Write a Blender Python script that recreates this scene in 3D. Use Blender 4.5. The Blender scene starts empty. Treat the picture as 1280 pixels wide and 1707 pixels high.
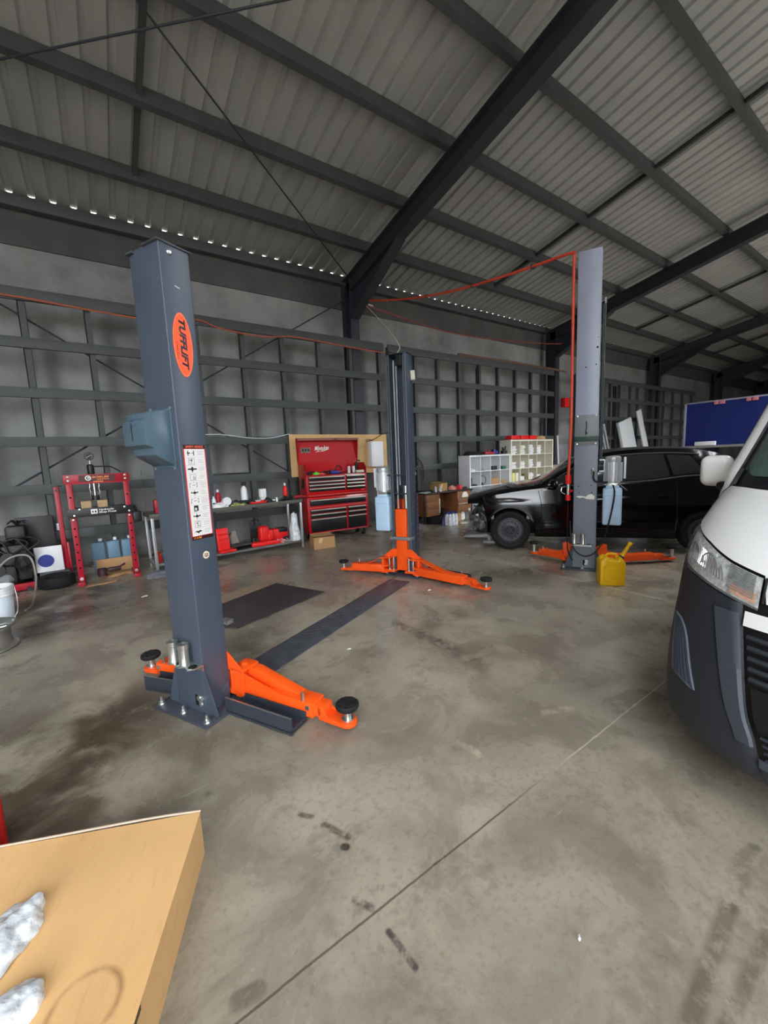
import bpy, bmesh, math, random
from mathutils import Vector, Matrix
random.seed(7)
SC = bpy.context.scene
COL = SC.collection
PI = math.pi
R = math.radians
DET = True

# ---------------------------------------------------------------- helpers
def lin(c):
    c = c / 255.0
    return c / 12.92 if c <= 0.04045 else ((c + 0.055) / 1.055) ** 2.4

def rgb(t):
    return (lin(t[0]), lin(t[1]), lin(t[2]), 1.0)

MATS = {}
def mat(name, col, rough=0.5, metal=0.0, noise=0.0, scale=8.0, bump=0.0, bscale=60.0, coat=0.0, spec=0.5, alpha=1.0, trans=0.0, ior=1.45):
    if name in MATS:
        return MATS[name]
    m = bpy.data.materials.new(name)
    m.use_nodes = True
    nt = m.node_tree
    b = nt.nodes['Principled BSDF']
    b.inputs['Roughness'].default_value = rough
    b.inputs['Metallic'].default_value = metal
    b.inputs['Specular IOR Level'].default_value = spec
    b.inputs['Coat Weight'].default_value = coat
    b.inputs['Coat Roughness'].default_value = 0.06
    b.inputs['Alpha'].default_value = alpha
    b.inputs['Transmission Weight'].default_value = trans
    b.inputs['IOR'].default_value = ior
    c = rgb(col)
    b.inputs['Base Color'].default_value = c
    tc = nt.nodes.new('ShaderNodeTexCoord')
    if noise > 0:
        n = nt.nodes.new('ShaderNodeTexNoise')
        n.inputs['Scale'].default_value = scale
        n.inputs['Detail'].default_value = 5
        nt.links.new(tc.outputs['Object'], n.inputs['Vector'])
        r = nt.nodes.new('ShaderNodeValToRGB')
        r.color_ramp.elements[0].position = 0.3
        r.color_ramp.elements[1].position = 0.7
        r.color_ramp.elements[0].color = (c[0]*(1-noise), c[1]*(1-noise), c[2]*(1-noise), 1)
        r.color_ramp.elements[1].color = (min(1, c[0]*(1+noise)), min(1, c[1]*(1+noise)), min(1, c[2]*(1+noise)), 1)
        nt.links.new(n.outputs['Fac'], r.inputs['Fac'])
        nt.links.new(r.outputs['Color'], b.inputs['Base Color'])
        mr = nt.nodes.new('ShaderNodeMapRange')
        mr.inputs['To Min'].default_value = max(0.02, rough - 0.1)
        mr.inputs['To Max'].default_value = min(1, rough + 0.1)
        nt.links.new(n.outputs['Fac'], mr.inputs['Value'])
        nt.links.new(mr.outputs['Result'], b.inputs['Roughness'])
    if bump > 0:
        n2 = nt.nodes.new('ShaderNodeTexNoise')
        n2.inputs['Scale'].default_value = bscale
        n2.inputs['Detail'].default_value = 3
        nt.links.new(tc.outputs['Object'], n2.inputs['Vector'])
        bp = nt.nodes.new('ShaderNodeBump')
        bp.inputs['Strength'].default_value = bump
        bp.inputs['Distance'].default_value = 0.01
        nt.links.new(n2.outputs['Fac'], bp.inputs['Height'])
        nt.links.new(bp.outputs['Normal'], b.inputs['Normal'])
    MATS[name] = m
    return m

def BM():
    return bmesh.new()

def box(bm, c, s, rz=0.0, bev=0.0, rot=None, seg=2):
    """box centred at c with full sizes s"""
    M = Matrix.Translation(c)
    if rot is not None:
        M = M @ rot.to_4x4()
    elif rz:
        M = M @ Matrix.Rotation(rz, 4, 'Z')
    M = M @ Matrix.Diagonal((s[0], s[1], s[2], 1))
    g = bmesh.ops.create_cube(bm, size=1.0, matrix=M)
    if bev > 0:
        ed = list({e for v in g['verts'] for e in v.link_edges})
        bmesh.ops.bevel(bm, geom=ed, offset=min(bev, min(s) * 0.45), segments=seg, profile=0.5, affect='EDGES')
    return bm

def bx(bm, lo, hi, bev=0.0, seg=2):
    c = [(a + b) / 2 for a, b in zip(lo, hi)]
    s = [abs(b - a) for a, b in zip(lo, hi)]
    return box(bm, c, s, bev=bev, seg=seg)

def frame_of(d):
    d = Vector(d).normalized()
    a = Vector((0, 0, 1)) if abs(d.z) < 0.95 else Vector((1, 0, 0))
    x = a.cross(d).normalized()
    y = d.cross(x).normalized()
    return x, y, d

def cyl(bm, p0, p1, r0, r1=None, seg=16, cap=True):
    if r1 is None:
        r1 = r0
    p0, p1 = Vector(p0), Vector(p1)
    x, y, d = frame_of(p1 - p0)
    a, b = [], []
    for i in range(seg):
        t = 2 * PI * i / seg
        o = x * math.cos(t) + y * math.sin(t)
        a.append(bm.verts.new(p0 + o * r0))
        b.append(bm.verts.new(p1 + o * r1))
    for i in range(seg):
        j = (i + 1) % seg
        bm.faces.new((a[i], a[j], b[j], b[i]))
    if cap:
        bm.faces.new(a[::-1])
        bm.faces.new(b)
    return bm

def spline(pts, n=6):
    """Catmull-Rom resample"""
    P = [Vector(p) for p in pts]
    if len(P) < 3:
        return P
    P = [P[0] * 2 - P[1]] + P + [P[-1] * 2 - P[-2]]
    out = []
    for i in range(1, len(P) - 2):
        for k in range(n):
            t = k / n
            p0, p1, p2, p3 = P[i-1], P[i], P[i+1], P[i+2]
            out.append(0.5 * ((2*p1) + (p2-p0)*t + (2*p0-5*p1+4*p2-p3)*t*t + (3*p1-p0-3*p2+p3)*t*t*t))
    out.append(P[-2])
    return out

def tube(bm, pts, r, seg=8, smooth=0, closed=False):
    P = spline(pts, smooth) if smooth else [Vector(p) for p in pts]
    rings = []
    n = len(P)
    prev = None
    for i, p in enumerate(P):
        if closed:
            d = P[(i+1) % n] - P[i-1]
        else:
            d = P[min(i+1, n-1)] - P[max(i-1, 0)]
        d = d.normalized()
        if prev is None:
            x, y, _ = frame_of(d)
        else:
            x = (prev - d * prev.dot(d)).normalized()
            y = d.cross(x)
        prev = x
        rr = r[i] if isinstance(r, (list, tuple)) else r
        rings.append([bm.verts.new(p + x * rr * math.cos(2*PI*k/seg) + y * rr * math.sin(2*PI*k/seg)) for k in range(seg)])
    m = n if closed else n - 1
    for i in range(m):
        a, b = rings[i], rings[(i+1) % n]
        for k in range(seg):
            l = (k + 1) % seg
            bm.faces.new((a[k], a[l], b[l], b[k]))
    if not closed:
        bm.faces.new(rings[0][::-1])
        bm.faces.new(rings[-1])
    return bm

def lathe(bm, prof, loc=(0, 0, 0), seg=24, rot=None):
    """prof: (r, z) bottom to top"""
    loc = Vector(loc)
    rings = []
    for r, z in prof:
        if r < 1e-5:
            v = Vector((0, 0, z))
            rings.append([bm.verts.new(loc + (rot @ v if rot else v))])
        else:
            ring = []
            for k in range(seg):
                v = Vector((r*math.cos(2*PI*k/seg), r*math.sin(2*PI*k/seg), z))
                ring.append(bm.verts.new(loc + (rot @ v if rot else v)))
            rings.append(ring)
    for a, b in zip(rings, rings[1:]):
        if len(a) == 1 and len(b) == 1:
            continue
        for k in range(seg):
            l = (k + 1) % seg
            if len(a) == 1:
                bm.faces.new((a[0], b[l], b[k]))
            elif len(b) == 1:
                bm.faces.new((a[k], a[l], b[0]))
            else:
                bm.faces.new((a[k], a[l], b[l], b[k]))
    if len(rings[0]) > 1:
        bm.faces.new(rings[0][::-1])
    if len(rings[-1]) > 1:
        bm.faces.new(rings[-1])
    return bm

def prism(bm, poly, lo, hi, axes='xyz', bev=0.0):
    """poly in the first two named axes, extruded lo..hi on the third"""
    ia = ['xyz'.index(c) for c in axes]
    def P(a, b, c):
        v = [0, 0, 0]
        v[ia[0]], v[ia[1]], v[ia[2]] = a, b, c
        return v
    A = [bm.verts.new(P(a, b, lo)) for a, b in poly]
    Bv = [bm.verts.new(P(a, b, hi)) for a, b in poly]
    n = len(poly)
    fs = [bm.faces.new(A[::-1]), bm.faces.new(Bv)]
    for i in range(n):
        j = (i + 1) % n
        fs.append(bm.faces.new((A[i], A[j], Bv[j], Bv[i])))
    bmesh.ops.recalc_face_normals(bm, faces=fs)
    if bev > 0:
        ed = list({e for f in fs for e in f.edges})
        bmesh.ops.bevel(bm, geom=ed, offset=bev, segments=2, profile=0.5, affect='EDGES')
    return bm

def grid(bm, rows, closed=False):
    V = [[bm.verts.new(p) for p in row] for row in rows]
    for a, b in zip(V, V[1:]):
        n = len(a)
        for k in range(n if closed else n - 1):
            l = (k + 1) % n
            try:
                bm.faces.new((a[k], a[l], b[l], b[k]))
            except ValueError:
                pass
    return V

def disc_poly(cx, cy, rx, ry, n=32):
    return [(cx + rx*math.cos(2*PI*i/n), cy + ry*math.sin(2*PI*i/n)) for i in range(n)]

def lump(bm, c, s, seed=0, amp=0.25, sub=3, freq=2.0):
    """irregular soft blob"""
    from mathutils import noise
    g = bmesh.ops.create_icosphere(bm, subdivisions=sub, radius=1.0)
    for v in g['verts']:
        k = 1 + amp * noise.noise(v.co * freq + Vector((seed*3.1, seed*1.7, seed)))
        v.co = Vector((v.co.x*k*s[0] + c[0], v.co.y*k*s[1] + c[1], max(v.co.z*k, 0.0 if c[2] < 0.15 else -2)*s[2] + (max(c[2]-s[2]*0.8, 0) if c[2] < 0.15 else c[2])))
    return bm

def obj(name, bm, m, parent=None, sharp=0.6, flip=True, thick=0.0):
    if flip:
        bmesh.ops.recalc_face_normals(bm, faces=bm.faces)
    me = bpy.data.meshes.new(name)
    bm.to_mesh(me)
    bm.free()
    for p in me.polygons:
        p.use_smooth = True
    me.set_sharp_from_angle(angle=sharp)
    me.materials.append(m)
    o = bpy.data.objects.new(name, me)
    COL.objects.link(o)
    if parent is not None:
        o.parent = parent
    if thick:
        md = o.modifiers.new('thick', 'SOLIDIFY')
        md.thickness = thick
        md.offset = -1
    return o

def parts(name, bm, m, parent, **k):
    """one object per loose piece of the mesh"""
    bmesh.ops.recalc_face_normals(bm, faces=bm.faces)
    seen, out = set(), []
    for v0 in bm.verts:
        if v0 in seen:
            continue
        stack, isl = [v0], []
        seen.add(v0)
        while stack:
            v = stack.pop()
            isl.append(v)
            for e in v.link_edges:
                w_ = e.other_vert(v)
                if w_ not in seen:
                    seen.add(w_)
                    stack.append(w_)
        nb = BM()
        mp = {v: nb.verts.new(v.co) for v in isl}
        for f in {f for v in isl for f in v.link_faces}:
            nb.faces.new([mp[v] for v in f.verts])
        out.append(obj(name, nb, m, parent, **k))
    bm.free()
    return out

def tag(o, label, cat, group=None):
    o['label'] = label
    o['category'] = cat
    o['kind'] = 'thing'
    if group:
        o['group'] = group
    return o

def thing(name, label, cat, loc=(0, 0, 0), rz=0.0, group=None):
    o = bpy.data.objects.new(name, None)
    COL.objects.link(o)
    o.location = loc
    o.rotation_euler = (0, 0, rz)
    o.empty_display_size = 0.1
    return tag(o, label, cat, group)

def struct(name, bm, m, **k):
    o = obj(name, bm, m, **k)
    o['kind'] = 'structure'
    return o

def dup(root, loc, rz, label=None, group=None):
    r = root.copy()
    COL.objects.link(r)
    r.location = loc
    r.rotation_euler = (0, 0, rz)
    if label:
        r['label'] = label
    if group:
        r['group'] = group
    for ch in list(root.children):
        c = ch.copy()
        COL.objects.link(c)
        c.parent = r
        for g in ch.children:
            d = g.copy()
            COL.objects.link(d)
            d.parent = c
    return r

def solo(name, bm, m, label, cat, loc=(0, 0, 0), rz=0.0, group=None, **k):
    """a thing that is one mesh, origin at its base"""
    o = obj(name, bm, m, **k)
    o.location = loc
    o.rotation_euler = (0, 0, rz)
    return tag(o, label, cat, group)

def lettering(name, body, m, parent, origin, X, Y, width, height, shear=0.0, depth=0.0006, bold=0.0):
    """raised letters: text runs along X, up is Y; box width x height centred on origin"""
    cu = bpy.data.curves.new(name, 'FONT')
    cu.body = body
    cu.size = 1.0
    cu.shear = shear
    cu.offset = bold
    cu.align_x = 'CENTER'
    cu.align_y = 'CENTER'
    cu.resolution_u = 3
    t = bpy.data.objects.new(name, cu)
    COL.objects.link(t)
    dg = bpy.context.evaluated_depsgraph_get()
    me = bpy.data.meshes.new_from_object(t.evaluated_get(dg))
    bpy.data.objects.remove(t)
    bpy.data.curves.remove(cu)
    xs = [v.co.x for v in me.vertices]
    ys = [v.co.y for v in me.vertices]
    cx, cy = (min(xs)+max(xs))/2, (min(ys)+max(ys))/2
    sx, sy = width/(max(xs)-min(xs)), height/(max(ys)-min(ys))
    X, Y, O = Vector(X).normalized(), Vector(Y).normalized(), Vector(origin)
    N = X.cross(Y)
    for v in me.vertices:
        v.co = O + X*(v.co.x-cx)*sx + Y*(v.co.y-cy)*sy + N*depth
    me.materials.append(m)
    o = bpy.data.objects.new(name, me)
    COL.objects.link(o)
    o.parent = parent
    return o

# ---------------------------------------------------------------- materials
m_post = mat('slate_paint', (68, 77, 91), 0.36, noise=0.06, scale=5)
m_postd = mat('slate_paint_dark', (52, 58, 68), 0.42, noise=0.06, scale=6)
m_plate = mat('base_plate_paint', (66, 70, 80), 0.42, noise=0.15, scale=14)
m_or = mat('orange_paint', (247, 88, 24), 0.35, noise=0.05, scale=6)
m_zinc = mat('zinc_plated', (205, 210, 205), 0.28, metal=0.9)
m_chrome = mat('chrome', (225, 225, 225), 0.12, metal=1.0)
m_blk = mat('black_rubber', (22, 22, 24), 0.75, noise=0.2, scale=30, bump=0.15)
m_blkp = mat('black_plastic', (26, 27, 30), 0.45)
m_blkm = mat('black_metal', (30, 31, 34), 0.4)
m_hole = mat('dark_hole', (6, 6, 7), 0.9)
m_steel = mat('dark_steel_beam', (50, 52, 60), 0.55, noise=0.12, scale=3)
m_girt = mat('grey_steel_frame', (74, 77, 77), 0.6, noise=0.12, scale=3)
m_purl = mat('galvanised_purlin', (72, 73, 75), 0.6, noise=0.12, scale=4)
m_red = mat('red_enamel', (190, 14, 22), 0.28, coat=0.4)
m_redd = mat('dark_red_paint', (168, 18, 40), 0.42, noise=0.1, scale=9)
m_redp = mat('red_plastic', (225, 30, 28), 0.4)
m_dustred = mat('dusty_red', (150, 92, 86), 0.7)
m_white = mat('white_laminate', (226, 228, 230), 0.45)
m_whp = mat('white_plastic', (232, 234, 236), 0.4)
m_card = mat('cardboard', (206, 160, 104), 0.85, noise=0.07, scale=5, bump=0.05, bscale=14)
m_card2 = mat('brown_cardboard', (178, 138, 96), 0.85, noise=0.08, scale=7)
m_ply = mat('plywood', (216, 178, 122), 0.7, noise=0.12, scale=3)
m_wood = mat('brown_wood', (128, 82, 48), 0.55, noise=0.25, scale=5)
m_woodd = mat('dark_wood', (52, 38, 32), 0.5, noise=0.15, scale=6)
m_yel = mat('yellow_plastic', (248, 196, 12), 0.38)
m_tank = mat('translucent_tank', (186, 214, 240), 0.35, noise=0.05, scale=6)
m_grey = mat('grey_steel', (120, 122, 124), 0.5, noise=0.15, scale=8)
m_bench = mat('bench_top', (92, 90, 82), 0.5, noise=0.2, scale=8)
m_hose = mat('orange_hose', (214, 74, 48), 0.45)
m_blue = mat('blue_felt', (8, 28, 98), 0.8)
m_alu = mat('aluminium', (190, 192, 194), 0.4, metal=0.7)
m_cable = mat('black_cable', (18, 18, 20), 0.5)
m_plastic = mat('clear_plastic_film', (216, 222, 228), 0.2, noise=0.3, scale=16, bump=1.0, bscale=30)
m_txtw = mat('white_lettering', (240, 238, 232), 0.5)
m_txtk = mat('black_lettering', (24, 22, 24), 0.5)
m_txto = mat('orange_lettering', (240, 140, 60), 0.5)
m_grn = mat('lime_plastic', (110, 200, 60), 0.45)
m_blup = mat('blue_plastic', (40, 52, 140), 0.4)
m_tealp = mat('pale_blue_plastic', (96, 132, 156), 0.4)
m_cream = mat('cream_plastic', (222, 218, 200), 0.5)
m_glass = mat('clear_lens', (235, 245, 245), 0.04, alpha=0.14)
m_green = mat('dark_green', (40, 66, 58), 0.5)
# ---------------------------------------------------------------- camera
H_CAM = 1.45
F, YAW, PIT, ROL = 673.05, R(34.5255), R(7.3802), R(2.4019)
fw = Vector((math.sin(YAW)*math.cos(PIT), math.cos(YAW)*math.cos(PIT), -math.sin(PIT)))
r0 = Vector((math.cos(YAW), -math.sin(YAW), 0))
d0 = fw.cross(r0)
rt = r0*math.cos(ROL) + d0*math.sin(ROL)
dn = -r0*math.sin(ROL) + d0*math.cos(ROL)
cam_d = bpy.data.cameras.new('camera')
cam_d.sensor_fit = 'HORIZONTAL'
cam_d.sensor_width = 36.0
cam_d.lens = F / 1280.0 * 36.0
cam_d.clip_start = 0.02
cam_d.clip_end = 300
cam = bpy.data.objects.new('camera', cam_d)
COL.objects.link(cam)
up, bk = -dn, -fw
cam.matrix_world = Matrix(((rt.x, up.x, bk.x, 0), (rt.y, up.y, bk.y, 0), (rt.z, up.z, bk.z, H_CAM), (0, 0, 0, 1)))
SC.camera = cam

# ---------------------------------------------------------------- concrete floor material
def floor_material():
    m = bpy.data.materials.new('polished_concrete')
    m.use_nodes = True
    nt = m.node_tree
    N, L = nt.nodes, nt.links
    b = N['Principled BSDF']
    geo = N.new('ShaderNodeNewGeometry')
    def noise(scale, detail=6, rough=0.6, dist=0.0, stretch=None):
        n = N.new('ShaderNodeTexNoise')
        n.inputs['Scale'].default_value = scale
        n.inputs['Detail'].default_value = detail
        n.inputs['Roughness'].default_value = rough
        n.inputs['Distortion'].default_value = dist
        if stretch:
            mp = N.new('ShaderNodeMapping')
            mp.inputs['Scale'].default_value = stretch[:3]
            mp.inputs['Rotation'].default_value = (0, 0, stretch[3])
            L.new(geo.outputs['Position'], mp.inputs['Vector'])
            L.new(mp.outputs['Vector'], n.inputs['Vector'])
        else:
            L.new(geo.outputs['Position'], n.inputs['Vector'])
        return n.outputs['Fac']
    def math_(op, a, c=None, clamp=False):
        n = N.new('ShaderNodeMath')
        n.operation = op
        n.use_clamp = clamp
        for i, v in enumerate((a, c)):
            if v is None:
                continue
            if isinstance(v, (int, float)):
                n.inputs[i].default_value = v
            else:
                L.new(v, n.inputs[i])
        return n.outputs[0]
    def rng(v, a, c, lo=0.0, hi=1.0, smooth=True):
        n = N.new('ShaderNodeMapRange')
        n.interpolation_type = 'SMOOTHSTEP' if smooth else 'LINEAR'
        n.inputs['From Min'].default_value = a
        n.inputs['From Max'].default_value = c
        n.inputs['To Min'].default_value = lo
        n.inputs['To Max'].default_value = hi
        L.new(v, n.inputs['Value'])
        return n.outputs['Result']
    def mix(fac, a, c):
        n = N.new('ShaderNodeMix')
        n.data_type = 'RGBA'
        L.new(fac, n.inputs[0])
        for sock, v in ((n.inputs[6], a), (n.inputs[7], c)):
            if isinstance(v, tuple):
                sock.default_value = v
            else:
                L.new(v, sock)
        return n.outputs[2]
    def vop(op, a, c=None):
        n = N.new('ShaderNodeVectorMath')
        n.operation = op
        L.new(a, n.inputs[0])
        if c is not None:
            if isinstance(c, tuple):
                n.inputs[1].default_value = c
            else:
                L.new(c, n.inputs[1])
        return n
    def seg_mask(p0, p1, w, soft):
        """soft mask round a line on the floor"""
        d = (p1[0]-p0[0], p1[1]-p0[1], 0.0)
        q = d[0]*d[0] + d[1]*d[1]
        pa = vop('SUBTRACT', geo.outputs['Position'], (p0[0], p0[1], 0.0)).outputs[0]
        t = math_('DIVIDE', vop('DOT_PRODUCT', pa, d).outputs['Value'], q, True)
        sc = N.new('ShaderNodeVectorMath')
        sc.operation = 'SCALE'
        sc.inputs[0].default_value = d
        L.new(t, sc.inputs['Scale'])
        di = vop('LENGTH', vop('SUBTRACT', pa, sc.outputs[0]).outputs[0]).outputs['Value']
        return rng(di, w, w + soft, 1.0, 0.0)
    big = noise(0.55, 4, 0.55, 0.4)
    mid = noise(2.2, 7, 0.62, 0.6)
    mid2 = noise(6.0, 6, 0.65, 0.3)
    fine = noise(38, 4, 0.6)
    brush = noise(3.0, 6, 0.6, 0.2, (2.6, 0.8, 1.0, R(35)))
    base = mix(rng(mid, 0.32, 0.68), rgb((140, 131, 116)), rgb((174, 165, 148)))
    base = mix(math_('MULTIPLY', rng(brush, 0.52, 0.78), 0.22), base, rgb((190, 178, 158)))
    base = mix(math_('MULTIPLY', rng(big, 0.46, 0.66), 0.5), base, rgb((112, 104, 92)))
    base = mix(math_('MULTIPLY', rng(mid2, 0.52, 0.66), 0.5), base, rgb((120, 111, 96)))
    base = mix(math_('MULTIPLY', rng(fine, 0.5, 0.66), 0.32), base, rgb((118, 110, 98)))
    # spots and drips
    vor = N.new('ShaderNodeTexVoronoi')
    vor.inputs['Scale'].default_value = 3.2
    L.new(geo.outputs['Position'], vor.inputs['Vector'])
    spots = math_('MULTIPLY', rng(vor.outputs['Distance'], 0.03, 0.09, 1, 0), rng(noise(5, 2), 0.52, 0.6))
    base = mix(math_('MULTIPLY', spots, 0.55), base, rgb((70, 64, 58)))
    # brown oil stains, made larger at left to paint in the dimmer light
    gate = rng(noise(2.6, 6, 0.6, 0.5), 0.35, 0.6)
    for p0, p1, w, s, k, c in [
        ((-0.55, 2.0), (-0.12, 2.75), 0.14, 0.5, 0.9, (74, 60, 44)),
        ((-0.35, 1.9), (0.25, 2.15), 0.05, 0.35, 0.6, (96, 86, 70)),
        ((0.6, 4.9), (-0.3, 5.9), 0.4, 0.8, 0.6, (92, 84, 74)),
        ((0.55, 1.95), (1.3, 2.2), 0.05, 0.3, 0.4, (112, 98, 80)),
        ((2.0, 1.9), (3.1, 1.75), 0.05, 0.35, 0.35, (120, 108, 92)),
        ((-0.7, 2.5), (-0.5, 2.9), 0.05, 0.4, 0.55, (82, 66, 48)),
        ((-0.75, 4.7), (-0.5, 5.2), 0.05, 0.5, 0.75, (62, 50, 38)),
        ((-0.75, 5.5), (-0.3, 6.1), 0.1, 0.6, 0.6, (66, 58, 50)),
        ((1.55, 2.45), (2.6, 2.62), 0.02, 0.16, 0.55, (84, 70, 58)),
        ((2.3, 2.6), (2.7, 2.2), 0.02, 0.2, 0.4, (92, 82, 70)),
        ((0.75, 3.0), (0.9, 3.3), 0.05, 0.35, 0.5, (80, 68, 50)),
    ]:
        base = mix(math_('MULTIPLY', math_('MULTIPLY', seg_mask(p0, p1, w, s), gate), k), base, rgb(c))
    # scuffs, tyre marks
    gate2 = rng(noise(14, 5, 0.7), 0.36, 0.58)
    for p0, p1, w, s, k, c, g in [
        ((1.76, 0.335), (1.49, 0.32), 0.012, 0.03, 0.5, (98, 88, 76), gate2),
        ((1.49, 0.32), (1.06, 0.287), 0.012, 0.022, 0.62, (92, 82, 70), gate2),
        ((1.48, 0.226), (1.10, 0.232), 0.008, 0.018, 0.6, (92, 82, 70), gate2),
        ((0.523, 1.47), (0.558, 1.429), 0.005, 0.012, 0.8, (66, 60, 54), gate2),
        ((0.582, 1.366), (0.633, 1.261), 0.006, 0.016, 0.8, (66, 60, 54), gate2),
        ((0.600, 1.235), (0.607, 1.229), 0.010, 0.010, 0.9, (52, 48, 44), gate),
        ((0.575, 1.25), (0.580, 1.24), 0.010, 0.012, 0.5, (104, 98, 90), gate),
        ((0.539, 1.049), (0.572, 0.99), 0.006, 0.012, 0.85, (70, 60, 60), gate2),
        ((0.576, 0.907), (0.586, 0.791), 0.005, 0.010, 0.9, (70, 58, 64), gate2),
        ((0.627, 1.035), (0.632, 1.03), 0.006, 0.012, 0.7, (96, 86, 70), gate2),
        ((0.343, 1.028), (0.344, 1.028), 0.008, 0.004, 0.8, (112, 100, 112), gate),
        ((0.15, 1.02), (0.20, 1.01), 0.018, 0.014, 0.7, (96, 88, 80), gate),
        ((0.864, 1.522), (0.944, 1.414), 0.013, 0.010, 0.6, (112, 104, 92), gate),
        ((0.944, 1.414), (1.014, 1.281), 0.012, 0.010, 0.55, (112, 104, 92), gate),
        ((0.90, 1.56), (1.08, 1.10), 0.10, 0.10, 0.4, (196, 186, 168), gate),
        ((1.354, 1.37), (1.368, 1.249), 0.012, 0.016, 0.6, (206, 192, 168), gate2),
        ((2.0, 2.8), (2.04, 2.3), 0.025, 0.06, 0.65, (82, 68, 56), gate2),
        ((2.04, 2.25), (2.01, 1.83), 0.035, 0.09, 0.6, (84, 72, 62), gate2),
        ((2.2, 2.0), (2.6, 1.5), 0.03, 0.12, 0.35, (104, 92, 82), gate),
        ((1.9, 1.25), (2.05, 1.18), 0.012, 0.02, 0.5, (204, 190, 166), gate2),
        ((0.7, 0.5), (0.9, 0.62), 0.10, 0.14, 0.25, (128, 124, 116), gate),
    ]:
        base = mix(math_('MULTIPLY', math_('MULTIPLY', seg_mask(p0, p1, w, s), g), k), base, rgb(c))
    # pale scratches
    scr = N.new('ShaderNodeTexWave')
    scr.inputs['Scale'].default_value = 0.9
    scr.inputs['Distortion'].default_value = 14
    scr.inputs['Detail'].default_value = 3
    L.new(geo.outputs['Position'], scr.inputs['Vector'])
    sm = math_('MULTIPLY', rng(noise(5, 3, 0.5, 0.3, (0.5, 7, 1, R(-25))), 0.66, 0.74), rng(noise(1.6, 3), 0.5, 0.62))
    base = mix(math_('MULTIPLY', sm, 0.5), base, rgb((214, 206, 190)))
    # sawn joints
    sep = N.new('ShaderNodeSeparateXYZ')
    L.new(geo.outputs['Position'], sep.inputs[0])
    wob = math_('MULTIPLY', math_('SUBTRACT', noise(9, 4), 0.5), 0.012)
    jy = math_('ABSOLUTE', math_('ADD', math_('SUBTRACT', sep.outputs[1], 0.977), wob))
    jx = math_('ABSOLUTE', math_('SUBTRACT', sep.outputs[0], 4.305))
    jy_m = rng(jy, 0.002, 0.0055, 1, 0)
    pale = rng(sep.outputs[0], 1.1, 1.9)
    jcol = mix(pale, rgb((84, 76, 66)), rgb((206, 196, 176)))
    base = mix(math_('MULTIPLY', jy_m, 0.85), base, jcol)
    base = mix(math_('MULTIPLY', rng(jx, 0.006, 0.012, 1, 0), 0.75), base, rgb((214, 206, 190)))
    L.new(base, b.inputs['Base Color'])
    ro = rng(mid, 0.3, 0.7, 0.20, 0.42)
    L.new(math_('ADD', ro, math_('MULTIPLY', math_('SUBTRACT', mid2, 0.5), 0.25)), b.inputs['Roughness'])
    b.inputs['Specular IOR Level'].default_value = 0.45
    bp = N.new('ShaderNodeBump')
    bp.inputs['Strength'].default_value = 0.06
    bp.inputs['Distance'].default_value = 0.01
    L.new(math_('SUBTRACT', mid2, math_('MULTIPLY', jy_m, 0.6)), bp.inputs['Height'])
    L.new(bp.outputs['Normal'], b.inputs['Normal'])
    return m

def wall_material(name, c0, c1):
    m = bpy.data.materials.new(name)
    m.use_nodes = True
    nt = m.node_tree
    N, L = nt.nodes, nt.links
    b = N['Principled BSDF']
    geo = N.new('ShaderNodeNewGeometry')
    n = N.new('ShaderNodeTexNoise')
    n.inputs['Scale'].default_value = 0.9
    n.inputs['Detail'].default_value = 8
    n.inputs['Roughness'].default_value = 0.65
    L.new(geo.outputs['Position'], n.inputs['Vector'])
    r = N.new('ShaderNodeValToRGB')
    r.color_ramp.elements[0].position = 0.32
    r.color_ramp.elements[1].position = 0.68
    r.color_ramp.elements[0].color = rgb(c0)
    r.color_ramp.elements[1].color = rgb(c1)
    L.new(n.outputs['Fac'], r.inputs['Fac'])
    mp = N.new('ShaderNodeMapping')
    mp.inputs['Scale'].default_value = (4.0, 4.0, 0.5)
    L.new(geo.outputs['Position'], mp.inputs['Vector'])
    n2 = N.new('ShaderNodeTexNoise')
    n2.inputs['Scale'].default_value = 1.2
    n2.inputs['Detail'].default_value = 5
    L.new(mp.outputs['Vector'], n2.inputs['Vector'])
    mx = N.new('ShaderNodeMix')
    mx.data_type = 'RGBA'
    mx.blend_type = 'MULTIPLY'
    mx.inputs[0].default_value = 0.35
    L.new(r.outputs['Color'], mx.inputs[6])
    L.new(n2.outputs['Color'], mx.inputs[7])
    hsv = N.new('ShaderNodeHueSaturation')
    hsv.inputs['Saturation'].default_value = 0.25
    hsv.inputs['Value'].default_value = 1.15
    L.new(mx.outputs[2], hsv.inputs['Color'])
    L.new(hsv.outputs['Color'], b.inputs['Base Color'])
    b.inputs['Roughness'].default_value = 0.85
    bp = N.new('ShaderNodeBump')
    bp.inputs['Strength'].default_value = 0.1
    bp.inputs['Distance'].default_value = 0.02
    L.new(n.outputs['Fac'], bp.inputs['Height'])
    L.new(bp.outputs['Normal'], b.inputs['Normal'])
    return m

m_floor = floor_material()
m_wall = wall_material('precast_concrete', (112, 115, 113), (158, 161, 158))
m_wallu = wall_material('grey_upper_panel', (70, 72, 72), (92, 94, 93))
m_roof = mat('roof_sheet', (164, 166, 164), 0.55, noise=0.08, scale=2)

# ---------------------------------------------------------------- building shell
X0, X1 = -10.0, 40.0
YF, YB = -4.2, 8.0
def zs(y):
    return 6.90 - 0.195 * y

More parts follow.
